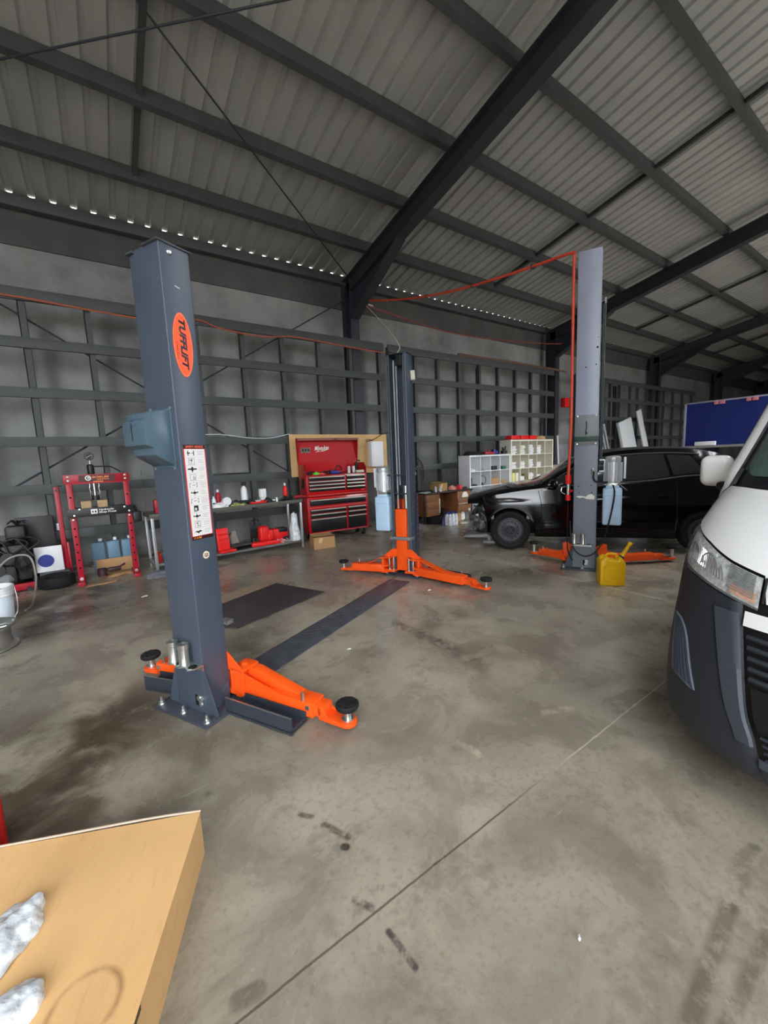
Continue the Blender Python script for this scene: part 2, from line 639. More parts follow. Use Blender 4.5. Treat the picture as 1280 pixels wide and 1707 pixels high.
bm = BM()
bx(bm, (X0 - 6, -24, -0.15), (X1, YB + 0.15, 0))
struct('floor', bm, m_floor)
bm = BM()
bx(bm, (X0, YB, 0), (X1, YB + 0.16, 4.68))
struct('wall_back', bm, m_wall)
bm = BM()
bx(bm, (X0, YB - 0.03, 4.68), (X1, YB + 0.06, 5.22))
struct('wall_back_upper', bm, m_wallu)
m_side = mat('shed_side_wall', (120, 122, 122), 0.8, noise=0.1, scale=1)
for nm, xa in (('wall_left', X0 - 0.12), ('wall_right', X1)):
    bm = BM()
    prism(bm, [(YF, 0), (YB + 0.16, 0), (YB + 0.16, zs(YB + 0.16) - 0.06), (YF, zs(YF) - 0.02)], xa, xa + 0.12, 'yzx')
    struct(nm, bm, m_side)
# front wall with two tall door openings (behind the camera)
bm = BM()
zt = zs(YF) - 0.03
OPEN = [(-7.0, -3.2, 7.2), (-1.0, 0.6, 4.8), (9.6, 14.0, 5.0)]
SKY = [(8.0, 15.6, -2.5, -0.2), (-3.8, 1.6, -2.6, -1.6)]      # unseen roof openings, added to brighten the floor and the car side
xs_ = X0
for a, c, z in OPEN:
    bx(bm, (xs_, YF - 0.15, 0), (a, YF, zt))
    bx(bm, (a, YF - 0.15, z), (c, YF, zt))
    xs_ = c
bx(bm, (xs_, YF - 0.15, 0), (X1, YF, zt))
struct('wall_front', bm, m_side)
# corrugated roof sheet: wide pans, narrow raised ribs running down the slope
bm = BM()
prof = []
x = X0 - 0.2
while x < X1 + 0.2:
    prof += [(x, 0), (x + 0.155, 0), (x + 0.175, 0.034), (x + 0.22, 0.034), (x + 0.24, 0)]
    x += 0.24
ysr = sorted({YF - 1.0, 0.0, 4.0, YB - 0.035} | {v for q in SKY for v in q[2:]})
rows = []
for y in ysr:
    rows.append([(px, y, zs(y) + pz) for px, pz in prof])
grid(bm, rows)
kill = []
for f in bm.faces:
    c = f.calc_center_median()
    if any(a < c.x < b and y0 < c.y < y1 for a, b, y0, y1 in SKY):
        kill.append(f)
bmesh.ops.delete(bm, geom=kill, context='FACES')
struct('ceiling', bm, m_roof, sharp=0.2, flip=False)
# eave beam under the sheet
bm = BM()
bx(bm, (X0, YB - 0.20, 5.13), (X1, YB - 0.05, 5.29), bev=0.004)
bx(bm, (X0, YB - 0.055, 5.20), (X1, YB - 0.045, zs(YB - 0.045) + 0.014))
struct('eave_beam', bm, m_girt)

RAFT = [-2.6, 4.6, 11.8, 19.0, 26.2, 33.4]
sl = math.atan(0.195)
def ibeam(bm, a, b, wdir, depth, width, tf=0.014, tw=0.010):
    """I-beam from a to b; wdir = flange direction"""
    a, b = Vector(a), Vector(b)
    d = (b - a).normalized()
    w = Vector(wdir)
    n = d.cross(w).normalized()
    for s in (-1, 1):
        c = n * (depth/2 - tf/2) * s
        quad = [c - w*width/2 - n*tf/2, c + w*width/2 - n*tf/2, c + w*width/2 + n*tf/2, c - w*width/2 + n*tf/2]
        A = [bm.verts.new(a + q) for q in quad]
        B_ = [bm.verts.new(b + q) for q in quad]
        bm.faces.new(A[::-1]); bm.faces.new(B_)
        for i in range(4):
            bm.faces.new((A[i], A[(i+1) % 4], B_[(i+1) % 4], B_[i]))
    quad = [-w*tw/2 - n*(depth/2-tf), w*tw/2 - n*(depth/2-tf), w*tw/2 + n*(depth/2-tf), -w*tw/2 + n*(depth/2-tf)]
    A = [bm.verts.new(a + q) for q in quad]
    B_ = [bm.verts.new(b + q) for q in quad]
    bm.faces.new(A[::-1]); bm.faces.new(B_)
    for i in range(4):
        bm.faces.new((A[i], A[(i+1) % 4], B_[(i+1) % 4], B_[i]))

def zr(y):          # rafter centre line, under the purlins
    return zs(y) - 0.24 - 0.17
for X in RAFT:
    bm = BM()
    ibeam(bm, (X, YB - 0.3, zr(YB - 0.3)), (X, YF - 0.4, zr(YF - 0.4)), (1, 0, 0), 0.32, 0.20)
    # haunch at the eave
    prism(bm, [(7.55, 4.30), (7.70, 4.15), (7.70, zr(7.7) - 0.12), (5.9, zr(5.9) - 0.15), (5.9, zr(5.9) - 0.19)], X - 0.006, X + 0.006, 'yzx')
    a, b = Vector((X, 7.55, 4.30)), Vector((X, 5.85, zr(5.85) - 0.175))
    ibeam(bm, a, b, (1, 0, 0), 0.03, 0.20)
    # bolts seen along the flange
    struct('rafter', bm, m_steel)
    bm = BM()
    ibeam(bm, (X, 7.62, 0), (X, 7.62, zr(7.62) + 0.1), (1, 0, 0), 0.34, 0.20)
    box(bm, (X, 7.62, 0.012), (0.3, 0.46, 0.024))
    struct('steel_column', bm, m_steel)
for X in (1.0, 8.2, 15.4):
    bm = BM()
    bx(bm, (X - 0.05 + 0.2, 7.52, 0), (X + 0.05 + 0.2, 7.62, 3.74 if X > 2 else 0.4), bev=0.004)
    if X > 2:
        struct('wind_post', bm, m_steel)
    else:
        bm.free()
# purlins: lipped channel sections
PUR = [6.85, 5.72, 4.60, 3.45, 2.30, 1.15, 0.0, -1.15, -2.3, -3.45]
for y in PUR:
    bm = BM()
    n = Vector((0, -0.195, -1)).normalized()
    t = Vector((0, 1, -0.195)).normalized()
    c = Vector((0, y, zs(y) - 0.006))
    D, Wd, tk = 0.20, 0.085, 0.006
    pts = [(0, 0), (Wd, 0), (Wd, 0.02), (Wd - tk, 0.02), (Wd - tk, tk), (tk, tk), (tk, D - tk), (Wd - tk, D - tk), (Wd - tk, D - 0.02), (Wd, D - 0.02), (Wd, D), (0, D)]
    A = [bm.verts.new(Vector((X0, 0, 0)) + c + t*a + n*b) for a, b in pts]
    B_ = [bm.verts.new(Vector((X1, 0, 0)) + c + t*a + n*b) for a, b in pts]
    bm.faces.new(A); bm.faces.new(B_[::-1])
    for i in range(len(pts)):
        j = (i + 1) % len(pts)
        bm.faces.new((A[i], A[j], B_[j], B_[i]))
    struct('roof_purlin', bm, m_purl)
# bridging channels between purlins
for X in (0.8, 8.2, 15.4, 22.6):
    bm = BM()
    for y0, y1 in zip(PUR, PUR[1:]):
        a = Vector((X, y0 - 0.01, zs(y0) - 0.10))
        b = Vector((X, y1 + 0.09, zs(y1 + 0.09) - 0.10))
        ibeam(bm, a, b, (1, 0, 0), 0.07, 0.06, 0.006, 0.006)
    struct('bridging_channel', bm, m_purl)
# tie rods crossing under the roof and in the wall bay
zrod = lambda y: zs(y) - 0.27
for a, b in (((-2.5, 2.3), (4.5, 7.5)), ((-2.5, 7.3), (4.5, 2.2))):
    bm = BM()
    cyl(bm, (a[0], a[1], zrod(a[1])), (b[0], b[1], zrod(b[1])), 0.011, seg=8)
    struct('roof_brace_rod', bm, m_steel)
for a, b in (((4.5, 7.55, 4.75), (-2.5, 7.55, 0.35)), ((-2.5, 7.58, 4.75), (4.5, 7.58, 0.35))):
    bm = BM()
    cyl(bm, a, b, 0.013, seg=8)
    struct('wall_brace_rod', bm, m_steel)
# grid frame standing off the wall: flat girts in front, studs behind
GZ = [3.82, 3.20, 2.55, 1.89, 1.235, 0.58]
for xa, xb in ((-3.4, 5.20), (5.32, 11.45), (12.6, 22.4)):
    for i, z in enumerate(GZ):
        h = 0.16 if i == 0 else 0.135
        bm = BM()
        bx(bm, (xa, 7.32, z - h/2), (xb, 7.365, z + h/2), bev=0.004)
        struct('wall_girt', bm, m_girt)
STUD = [-3.5 + 0.715*i for i in range(0, 1)] + [-2.81, -2.09, -1.37, -0.65, 0.065, 0.785, 1.50, 2.23, 2.95, 3.69, 4.40, 5.12,
        5.38, 6.10, 6.80, 7.50, 8.24, 8.97, 9.70, 10.41, 11.13, 12.7, 13.45, 14.2, 14.95, 15.6, 16.4, 17.0, 17.7, 18.4, 19.3, 20.2, 21.2, 22.2]
for X in STUD:
    bm = BM()
    for (a, b) in (((X - 0.04, 7.37), (X + 0.04, 7.385)), ((X - 0.04, 7.37), (X - 0.03, 7.45)), ((X - 0.04, 7.435), (X + 0.04, 7.45))):
        bx(bm, (a[0], a[1], 0), (b[0], b[1], 3.86))
    struct('wall_stud', bm, m_girt)
# ---------------------------------------------------------------- two-post lifts
LA = R(26.48)           # direction across the lift bays
def c_section(w=0.254, d=0.175, lip=0.045, t=0.008):
    return [(0, -w/2), (d, -w/2), (d, -w/2+lip), (d-t, -w/2+lip), (d-t, -w/2+t), (t, -w/2+t),
            (t, w/2-t), (d-t, w/2-t), (d-t, w/2-lip), (d, w/2-lip), (d, w/2), (0, w/2)]

def make_column(bm, z0, z1, **k):
    pts = c_section(**k)
    A = [bm.verts.new((x, y, z0)) for x, y in pts]
    B_ = [bm.verts.new((x, y, z1)) for x, y in pts]
    n = len(pts)
    bm.faces.new(A[::-1]); bm.faces.new(B_)
    vert = []
    for i in range(n):
        j = (i + 1) % n
        f = bm.faces.new((A[i], A[j], B_[j], B_[i]))
    bm.edges.ensure_lookup_table()
    for i in range(n):
        for e in A[i].link_edges:
            if e.other_vert(A[i]) is B_[i] and i in (0, 1, 10, 11):
                vert.append(e)
    bmesh.ops.recalc_face_normals(bm, faces=bm.faces)
    bmesh.ops.bevel(bm, geom=vert, offset=0.006, segments=3, profile=0.5, affect='EDGES')

def anchor_bolt(parent, x, y, z=0.016):
    bm = BM()
    cyl(bm, (x, y, z), (x, y, z + 0.004), 0.021, seg=16)
    cyl(bm, (x, y, z + 0.004), (x, y, z + 0.020), 0.015, seg=6)
    cyl(bm, (x, y, z + 0.020), (x, y, z + 0.045), 0.008, seg=10)
    return obj('anchor_bolt', bm, m_zinc, parent)

def arm_matrix(piv, tip):
    d = Vector((tip[0]-piv[0], tip[1]-piv[1], 0))
    return math.atan2(d.y, d.x), d.length

def swing_arm(root, piv, tip, guard=0, pad_mat=None, shim=0.0, flat=False):
    """arm with telescopic tube, pad and foot guard (guard = +1/-1 side of the arm)"""
    ang, L = arm_matrix(piv, tip)
    bm = BM()
    L1 = L * 0.66
    if flat == 'rib':
        bx(bm, (0.0, -0.055, 0.040), (L1 + 0.06, 0.055, 0.135), bev=0.004)
        pts = [(-0.03, 0.232), (0.06, 0.228), (L1*0.30, 0.19), (L1*0.62, 0.142), (L1*0.8, 0.136)]
        prism(bm, pts + [(a, b - 0.009) for a, b in pts[::-1]], -0.03, 0.055, 'xzy')
    elif not flat:
        # box tube
        bx(bm, (0.0, -0.055, 0.040), (L1 + 0.06, 0.055, 0.125), bev=0.004)
        # tapered stiffening web on top, folded to a ridge
        prism(bm, [(-0.02, 0.12), (-0.02, 0.215), (0.10, 0.212), (L1*0.86, 0.128), (L1*0.86, 0.12)], -0.006, 0.055, 'xzy', bev=0.003)
        prism(bm, [(0.0, 0.12), (0.0, 0.20), (L1*0.7, 0.122)], -0.052, -0.046, 'xzy')
    else:
        bx(bm, (0.0, -0.06, 0.05), (L1 + 0.06, 0.06, 0.13), bev=0.004)
        prism(bm, [(-0.02, 0.12), (-0.02, 0.20), (L1*0.45, 0.135), (L1*0.45, 0.12)], -0.05, 0.05, 'xzy', bev=0.003)
    # hinge ears
    cyl(bm, (0, 0, 0.036), (0, 0, 0.05), 0.066, seg=24)
    cyl(bm, (0, 0, 0.115), (0, 0, 0.132), 0.066, seg=24)
    a = obj('swing_arm', bm, m_or, root)
    a.location = (piv[0], piv[1], 0)
    a.rotation_euler = (0, 0, ang)
    bm = BM()
    bx(bm, (L1 - 0.05, -0.042, 0.05), (L - 0.13, 0.042, 0.115), bev=0.004)
    pts = [(L - 0.17, -0.042), (L, -0.05)] + [(L + 0.05*math.sin(t), -0.05*math.cos(t)) for t in [PI*k/10 for k in range(1, 10)]] + [(L, 0.05), (L - 0.17, 0.042)]
    prism(bm, pts, 0.034, 0.060, bev=0.003)
    prism(bm, [(L - 0.17, 0.06), (L - 0.17, 0.112), (L - 0.10, 0.062)], -0.042, -0.034, 'xzy')
    prism(bm, [(L - 0.17, 0.06), (L - 0.17, 0.112), (L - 0.10, 0.062)], 0.034, 0.042, 'xzy')
    obj('extension_tube', bm, m_or, a)
    bm = BM()
    cyl(bm, (L, 0, 0.05), (L, 0, 0.069), 0.034, seg=20)
    cyl(bm, (L, 0, 0.069), (L, 0, 0.125 + shim), 0.019, seg=18)
    obj('pad_screw', bm, m_zinc, a)
    bm = BM()
    lathe(bm, [(0.03, 0.118+shim), (0.058, 0.126+shim), (0.064, 0.135+shim), (0.064, 0.150+shim), (0.058, 0.156+shim), (0.0, 0.156+shim)], (L, 0, 0), 28)
    for i in range(-3, 4):
        for j in range(-3, 4):
            if i*i + j*j <= 9:
                box(bm, (L + i*0.015, j*0.015, 0.158+shim), (0.009, 0.009, 0.008), rz=0.6)
    obj('lift_pad', bm, pad_mat or m_blk, a)
    # locking pin with handle loop
    bm = BM()
    cyl(bm, (L1*0.98, 0.045*guard or 0.045, 0.125), (L1*0.98, 0.045*guard or 0.045, 0.175), 0.008, seg=10)
    box(bm, (L1 + 0.03, -0.058 if guard < 0 else 0.058, 0.10), (0.024, 0.012, 0.024))
    obj('locking_pin', bm, m_zinc, a)
    if guard:
        g = guard
        bm = BM()
        y0, y1 = g*0.06, g*0.185
        xa, xb = 0.02, L1 + 0.02
        bx(bm, (xa, min(y0, y1), 0.022), (xb, max(y0, y1), 0.030))
        bx(bm, (xa, min(y1, y1 - g*0.007), 0.008), (xb, max(y1, y1 - g*0.007), 0.105))
        bx(bm, (xa, min(y0, y0 + g*0.005), 0.022), (xb, max(y0, y0 + g*0.005), 0.075))
        bx(bm, (xb - 0.006, min(y0, y1), 0.022), (xb, max(y0, y1), 0.045))
        obj('foot_guard', bm, m_postd, a)
        bm = BM(); bx(bm, (xa, min(y1, y1 - g*0.008), 0.105), (xb, max(y1, y1 - g*0.008), 0.1075))
        obj('scuffed_edge', bm, m_zinc, a)
    return a

def knuckle(bm, x, y, s):
    """vertical hinge block of the carriage on side s"""
    bx(bm, (x - 0.045, y - 0.05, 0.05), (x + 0.045, y + 0.05, 0.068), bev=0.003)
    bx(bm, (x - 0.045, y - 0.05, 0.205), (x + 0.045, y + 0.05, 0.222), bev=0.003)
    cyl(bm, (x, y, 0.05), (x, y, 0.222), 0.024, seg=18)

def adapter_rack(root, y0=0.0):
    bm = BM()
    pts = []
    prism(bm, [(-0.004, y0-0.105), (-0.055, y0-0.105), (-0.085, y0-0.075), (-0.06, y0-0.03), (-0.085, y0), (-0.085, y0+0.03), (-0.06, y0+0.055), (-0.085, y0+0.095), (-0.06, y0+0.125), (-0.004, y0+0.125)], 0.318, 0.324)
    bx(bm, (-0.006, y0-0.105, 0.285), (-0.001, y0+0.125, 0.32))
    for y in (-0.062, 0.042):
        cyl(bm, (-0.05, y0+y, 0.3242), (-0.05, y0+y, 0.3250), 0.028, seg=20)
    r = obj('adapter_rack', bm, m_zinc, root)
    bm = BM()
    for y in (-0.070, 0.034):
        cyl(bm, (-0.045, y0+y, 0.3236), (-0.045, y0+y, 0.3256), 0.025, seg=20)
    parts('empty_socket', bm, m_hole, r)
    return r

def lift_adapter(loc, label):
    bm = BM()
    lathe(bm, [(0.030, 0), (0.030, 0.012), (0.0285, 0.016), (0.0285, 0.098), (0.0315, 0.102), (0.0315, 0.128), (0.027, 0.131), (0.020, 0.131), (0.018, 0.085), (0.0, 0.083)], seg=28)
    o = solo('lift_pad_adapter', bm, m_zinc, label, 'adapter', loc, group='screw-in lift pad adapters on the posts')
    return o

def base_plate(root, y0=0.012, hw=0.245, x0=-0.09, x1=0.34):
    bm = BM()
    bx(bm, (x0, y0 - hw, 0.0), (x1, y0 + hw, 0.016), bev=0.002)
    b = obj('base_plate', bm, m_plate, root)
    for x, y in ((x0 + 0.035, y0 - hw + 0.035), (x0 + 0.035, y0), (x0 + 0.035, y0 + hw - 0.035), (x1 - 0.05, y0 - hw + 0.035), (x1 - 0.05, y0 + hw - 0.035)):
        anchor_bolt(b, x, y)
    bm = BM()
    for s in (-1, 1):
        ye = s*0.127
        prism(bm, [(ye, 0.016), (ye + s*0.092, 0.016), (ye + s*0.085, 0.05), (ye + s*0.03, 0.20), (ye, 0.275)], 0.0, 0.009, 'yzx')
        prism(bm, [(0.05, 0.016), (0.16, 0.016), (0.16, 0.14)], ye - 0.004 + s*0.004, ye + 0.004 + s*0.004, 'xzy')
    parts('gusset', bm, m_post, root)
    return b

# ---- near lift post on the left: outer face and side face to the viewer
A = thing('car_lift_post', 'tall slate grey lift post with orange oval badge and safety sign', 'lift post', (0.298, 2.544, 0), LA, 'posts of the two post car lifts')
bm = BM(); make_column(bm, 0.016, 2.60)
obj('column', bm, m_post, A)
base_plate(A)
adapter_rack(A, -0.035)
# cut-out at the foot with a cable roller
bm = BM(); bx(bm, (-0.0015, -0.075, 0.05), (0.001, -0.035, 0.115))
obj('cable_slot', bm, m_hole, A)
bm = BM()
cyl(bm, (-0.014, -0.078, 0.106), (-0.001, -0.078, 0.106), 0.014, seg=12)
cyl(bm, (-0.016, -0.100, 0.098), (-0.001, -0.100, 0.098), 0.014, seg=12)
cyl(bm, (-0.013, -0.092, 0.066), (-0.001, -0.092, 0.066), 0.011, seg=12)
bx(bm, (-0.007, -0.108, 0.06), (-0.002, -0.068, 0.122), bev=0.002)
obj('cable_roller', bm, m_zinc, A)
# cap plates and bolts at the head
bm = BM()
bx(bm, (-0.012, -0.136, 2.598), (0.19, -0.002, 2.608), bev=0.002)
bx(bm, (-0.012, -0.136, 2.598), (-0.002, -0.04, 2.606))
bx(bm, (-0.016, 0.075, 2.585), (0.10, 0.136, 2.595), bev=0.002)
obj('cap_plate', bm, m_plate, A)
bm = BM()
lathe(bm, [(0.0, 0), (0.013, 0.0), (0.013, 0.006), (0.008, 0.012), (0.0, 0.013)], (0.055, -0.127, 2.56), 14, Matrix.Rotation(R(90), 3, 'X'))
obj('head_bolt', bm, m_zinc, A)
# release box cover
bm = BM()
prof = [(0.0, 1.765), (-0.125, 1.742), (-0.125, 1.715), (-0.150, 1.700), (-0.150, 1.575), (-0.110, 1.560), (-0.110, 1.525), (0.0, 1.462)]
prism(bm, prof, -0.085, 0.112, 'xzy', bev=0.004)
bx(bm, (-0.006, -0.095, 1.455), (-0.0005, 0.122, 1.772), bev=0.002)
cb = obj('release_cover', bm, mat('blue_grey_cover', (74, 94, 108), 0.3, noise=0.04, scale=5), A)
bm = BM(); bx(bm, (-0.1512, 0.028, 1.60), (-0.1495, 0.034, 1.69))
obj('cover_slot', bm, m_hole, cb)
for y, z in ((-0.085, 1.772), (0.085, 1.775), (-0.075, 1.452), (0.095, 1.452)):
    bm = BM()
    lathe(bm, [(0.0, 0), (0.010, 0.0), (0.010, 0.005), (0.0, 0.010)], (-0.001, y, z), 12, Matrix.Rotation(R(-90), 3, 'Y'))
    obj('cover_screw', bm, m_zinc, cb)
# oval badge on the side face
YS = -0.1272
bm = BM()
prism(bm, disc_poly(0.086, 2.106, 0.057, 0.166, 48), YS - 0.0008, YS, 'xzy')
bd = obj('oval_badge', bm, mat('badge_orange', (250, 84, 24), 0.4), A)
bm = BM()
o_, i_ = disc_poly(0.086, 2.106, 0.0545, 0.163, 48), disc_poly(0.086, 2.106, 0.0525, 0.160, 48)
grid(bm, [[(a, YS - 0.0012, b) for a, b in o_ + o_[:1]], [(a, YS - 0.0012, b) for a, b in i_ + i_[:1]]])
obj('badge_border', bm, mat('badge_rim', (255, 140, 90), 0.5), bd)
m_navy = mat('navy_lettering', (40, 34, 48), 0.5)
lettering('lettering', 'TUFFLIFT', m_navy, bd, (0.089, YS - 0.001, 2.108), (0, 0, -1), (1, 0, 0), 0.262, 0.040, shear=0.25, bold=0.045)
lettering('small_lettering', 'CAN DO', m_navy, bd, (0.050, YS - 0.001, 2.072), (0, 0, -1), (1, 0, 0), 0.088, 0.010, shear=0.1)
# safety sign
sx0, sx1, sz0, sz1 = 0.020, 0.158, 1.046, 1.576
m_sgr = mat('sign_red', (214, 52, 40), 0.45)
bm = BM(); bx(bm, (sx0, YS - 0.0008, sz0), (sx1, YS, sz1))
sg = obj('safety_sign', bm, m_sgr, A)
bm = BM(); bx(bm, (sx0 + 0.006, YS - 0.0016, sz0 + 0.021), (sx1 - 0.006, YS - 0.0008, sz1 - 0.024))
obj('sign_panel', bm, mat('sign_white', (222, 220, 218), 0.4), sg)
bm = BM()
bx(bm, (sx0, YS - 0.0016, sz1 - 0.022), (sx1, YS - 0.0008, sz1))
bx(bm, (sx0, YS - 0.0016, sz0), (sx1, YS - 0.0008, sz0 + 0.019))
parts('sign_band', bm, mat('sign_black', (52, 16, 16), 0.45), sg)
lettering('heading', 'SAFETY ADVICE', mat('heading_red', (255, 110, 84), 0.5), sg, ((sx0+sx1)/2, YS - 0.0018, sz1 - 0.011), (1, 0, 0), (0, 0, 1), 0.108, 0.0115, bold=0.02)
lettering('footer_lettering', 'C A RE', mat('footer_yellow', (255, 160, 50), 0.5), sg, (sx0 + 0.036, YS - 0.0018, sz0 + 0.010), (1, 0, 0), (0, 0, 1), 0.048, 0.010, bold=0.02)
bmR = BM()
m_gp = mat('grey_print', (176, 160, 166), 0.6)
rnd = random.Random(3)
nrow = 11
rh = (sz1 - sz0 - 0.046) / nrow
for k in range(nrow):
    zc = sz1 - 0.024 - rh*(k + 0.5)
    cx = sx0 + 0.044
    bmP, bmL = BM(), BM()
    y = YS - 0.0020
    def q(a, b, c, d):
        bx(bmP, (cx + a, y, zc + b), (cx + c, y + 0.0004, zc + d))
    kind = ['lift', 'box', 'bar', 'box', 'frame', 'car', 'frame', 'solid', 'car', 'box', 'warn'][k]
    if kind == 'lift':
        q(-0.020, -0.014, -0.015, 0.014); q(0.015, -0.014, 0.020, 0.014); q(-0.020, -0.003, -0.004, 0.003); q(0.004, -0.001, 0.02, 0.002); q(-0.024, -0.002, -0.012, 0.004)
    elif kind == 'box':
        for a, b, c, d in ((-0.018, -0.018, -0.0165, 0.016), (0.0165, -0.018, 0.018, 0.016), (-0.018, -0.018, 0.018, -0.0165), (-0.018, 0.0145, 0.018, 0.016)):
            q(a, b, c, d)
        for i in range(8):
            a, b = rnd.uniform(-0.014, 0.008), rnd.uniform(-0.014, 0.010)
            q(a, b, a + rnd.uniform(0.003, 0.012), b + rnd.uniform(0.001, 0.004))
    elif kind == 'bar':
        q(-0.028, -0.004, 0.028, 0.004); q(-0.006, -0.010, 0.006, 0.012); q(-0.003, -0.018, 0.002, -0.01)
    elif kind == 'frame':
        for s in (-1, 1):
            q(s*0.022 - 0.003, -0.012, s*0.022 - 0.001, 0.012); q(s*0.022 - 0.007, -0.012, s*0.022, -0.009); q(s*0.018 - 0.006, 0.009, s*0.018 + 0.006, 0.011)
        q(-0.010, -0.002, 0.010, 0.0005); q(-0.0015, 0.012, 0.0015, 0.018)
    elif kind == 'car':
        q(-0.022, -0.002, 0.022, 0.002); q(-0.008, -0.005, 0.010, 0.006); q(-0.002, -0.014, 0.001, 0.016); q(-0.022, 0.0, -0.016, 0.007); q(0.014, 0.0, 0.022, 0.006)
    elif kind == 'solid':
        q(-0.014, 0.004, 0.014, 0.017); q(-0.014, -0.018, -0.008, 0.004); q(0.004, -0.014, 0.014, 0.004); q(-0.004, -0.018, 0.002, -0.008)
    elif kind == 'warn':
        prism(bmP, [(cx - 0.026, zc - 0.004), (cx - 0.012, zc + 0.006), (cx, zc + 0.004), (cx + 0.012, zc + 0.008), (cx + 0.026, zc), (cx + 0.010, zc - 0.002), (cx, zc - 0.010), (cx - 0.012, zc - 0.001)], y, y + 0.0004, 'xzy')
    nl = rnd.choice((3, 3, 4))
    for i in range(nl):
        zz = zc + (i - (nl-1)/2)*0.0085
        wdt = rnd.uniform(0.030, 0.044)
        bx(bmL, (sx0 + 0.084, y, zz - 0.0012), (sx0 + 0.084 + wdt, y + 0.0004, zz + 0.0012))
    obj('pictogram', bmP, m_txtk, sg)
    obj('text_block', bmL, m_gp, sg)
    if k:
        bx(bmR, (sx0 + 0.010, y, zc + rh/2 - 0.0004), (sx1 - 0.008, y + 0.0004, zc + rh/2 + 0.0004))
obj('row_rule', bmR, mat('rule_grey', (150, 140, 150), 0.6), sg)
# round emblem
bm = BM(); prism(bm, disc_poly(0.098, 0.948, 0.021, 0.022, 32), YS - 0.0012, YS, 'xzy')
em = obj('round_emblem', bm, mat('emblem_cream', (226, 210, 190), 0.45), A)
bm = BM()
for a, b, s in ((-0.006, 0.006, 0.005), (0.006, 0.004, 0.006), (0.0, -0.007, 0.007), (0.010, -0.006, 0.004), (-0.010, -0.004, 0.004)):
    prism(bm, disc_poly(0.098 + a, 0.948 + b, s, s*0.7, 10), YS - 0.0018, YS - 0.0012, 'xzy')
obj('emblem_motif', bm, mat('emblem_brown', (90, 60, 50), 0.5), em)
# paint scratch near the head
bm = BM(); box(bm, (0.085, YS - 0.0004, 2.40), (0.028, 0.0006, 0.003), rot=Matrix.Rotation(R(12), 3, 'Y'))
obj('paint_scratch', bm, m_txtw, A)
# carriage and arms
bm = BM()
bx(bm, (0.03, -0.075, 0.05), (0.172, 0.075, 0.86), bev=0.004)
for s in (-1, 1):
    prism(bm, [(0.0, 0.05), (s*0.235, 0.05), (s*0.235, 0.07), (s*0.08, 0.09), (0.0, 0.09)], 0.175, 0.31, 'yzx')
    prism(bm, [(0.0, 0.205), (s*0.235, 0.205), (s*0.235, 0.222), (s*0.10, 0.33), (0.0, 0.33)], 0.176, 0.186, 'yzx')
    bx(bm, (0.176, s*0.19 - 0.055, 0.205), (0.31, s*0.19 + 0.055, 0.222), bev=0.003)
    bx(bm, (0.178, s*0.19 - 0.055 , 0.06), (0.19, s*0.19 + 0.055, 0.21))
    cyl(bm, (0.245, s*0.19, 0.04), (0.245, s*0.19, 0.235), 0.022, seg=16)
obj('carriage', bm, m_or, A)
swing_arm(A, (0.245, -0.19), (0.262, -0.945), guard=-1)
swing_arm(A, (0.245, 0.19), (0.16, 0.665), guard=1)

# ---- facing post, open side to the viewer
B2 = thing('car_lift_post', 'slate lift post with open orange carriage facing the viewer', 'lift post', (3.148, 4.045, 0), LA + PI, 'posts of the two post car lifts')
bm = BM(); make_column(bm, 0.016, 2.68, d=0.19, lip=0.035)
obj('column', bm, m_post, B2)
bm = BM()
for s in (-1, 1):
    bx(bm, (0.190, s*0.092 - 0.0025, 0.25), (0.1915, s*0.092 + 0.0025, 2.66))
    bx(bm, (0.188, s*0.125 - 0.002, 0.25), (0.191, s*0.125 + 0.002, 2.66))
parts('bare_lip_edge', bm, m_zinc, B2)
base_plate(B2, x0=-0.09, x1=0.30)
bm = BM(); bx(bm, (0.02, -0.135, 2.675), (0.18, 0.135, 2.69), bev=0.002); bx(bm, (0.05, -0.02, 2.55), (0.16, 0.06, 2.68), bev=0.004)
obj('cap_plate', bm, m_blkm, B2)
bm = BM(); tube(bm, [(0.13, -0.062, 0.8), (0.13, -0.062, 2.62)], 0.010)
m_rope = mat('wire_rope', (150, 152, 154), 0.5, metal=0.2)
obj('lift_cable', bm, m_rope, B2)
bm = BM(); tube(bm, [(0.14, -0.022, 1.12), (0.14, -0.022, 2.56)], 0.008)
obj('lift_cable', bm, m_rope, B2)
# hydraulic ram and leaf chain
bm = BM(); cyl(bm, (0.09, 0.03, 0.7), (0.09, 0.03, 1.02), 0.030, seg=18); cyl(bm, (0.09, 0.03, 1.02), (0.09, 0.03, 1.12), 0.036, seg=18)
obj('hydraulic_ram', bm, m_zinc, B2)
bm = BM()
for k in range(26):
    z = 0.80 + k*0.013
    for yy in (-0.024, -0.010):
        box(bm, (0.15, yy, z), (0.012, 0.006, 0.011), rot=Matrix.Rotation(R(20 if k % 2 else -20), 3, 'X'))
    cyl(bm, (0.15, -0.034, z), (0.15, 0.0, z), 0.0035, seg=6)
obj('leaf_chain', bm, m_blkm, B2)
bm = BM()
for z in (1.74, 1.80):
    lathe(bm, [(0.0, 0), (0.010, 0.0), (0.010, 0.006), (0.0, 0.008)], (0.009, 0.055, z), 12, Matrix.Rotation(R(90), 3, 'Y'))
parts('web_bolt', bm, m_zinc, B2)
bm = BM()
bx(bm, (0.05, -0.078, 0.06), (0.198, 0.072, 0.835), bev=0.005)
bx(bm, (0.05, -0.072, 0.83), (0.06, 0.066, 0.95))
bx(bm, (0.05, 0.056, 0.83), (0.10, 0.066, 0.95)); bx(bm, (0.05, -0.072, 0.83), (0.14, -0.064, 0.95))
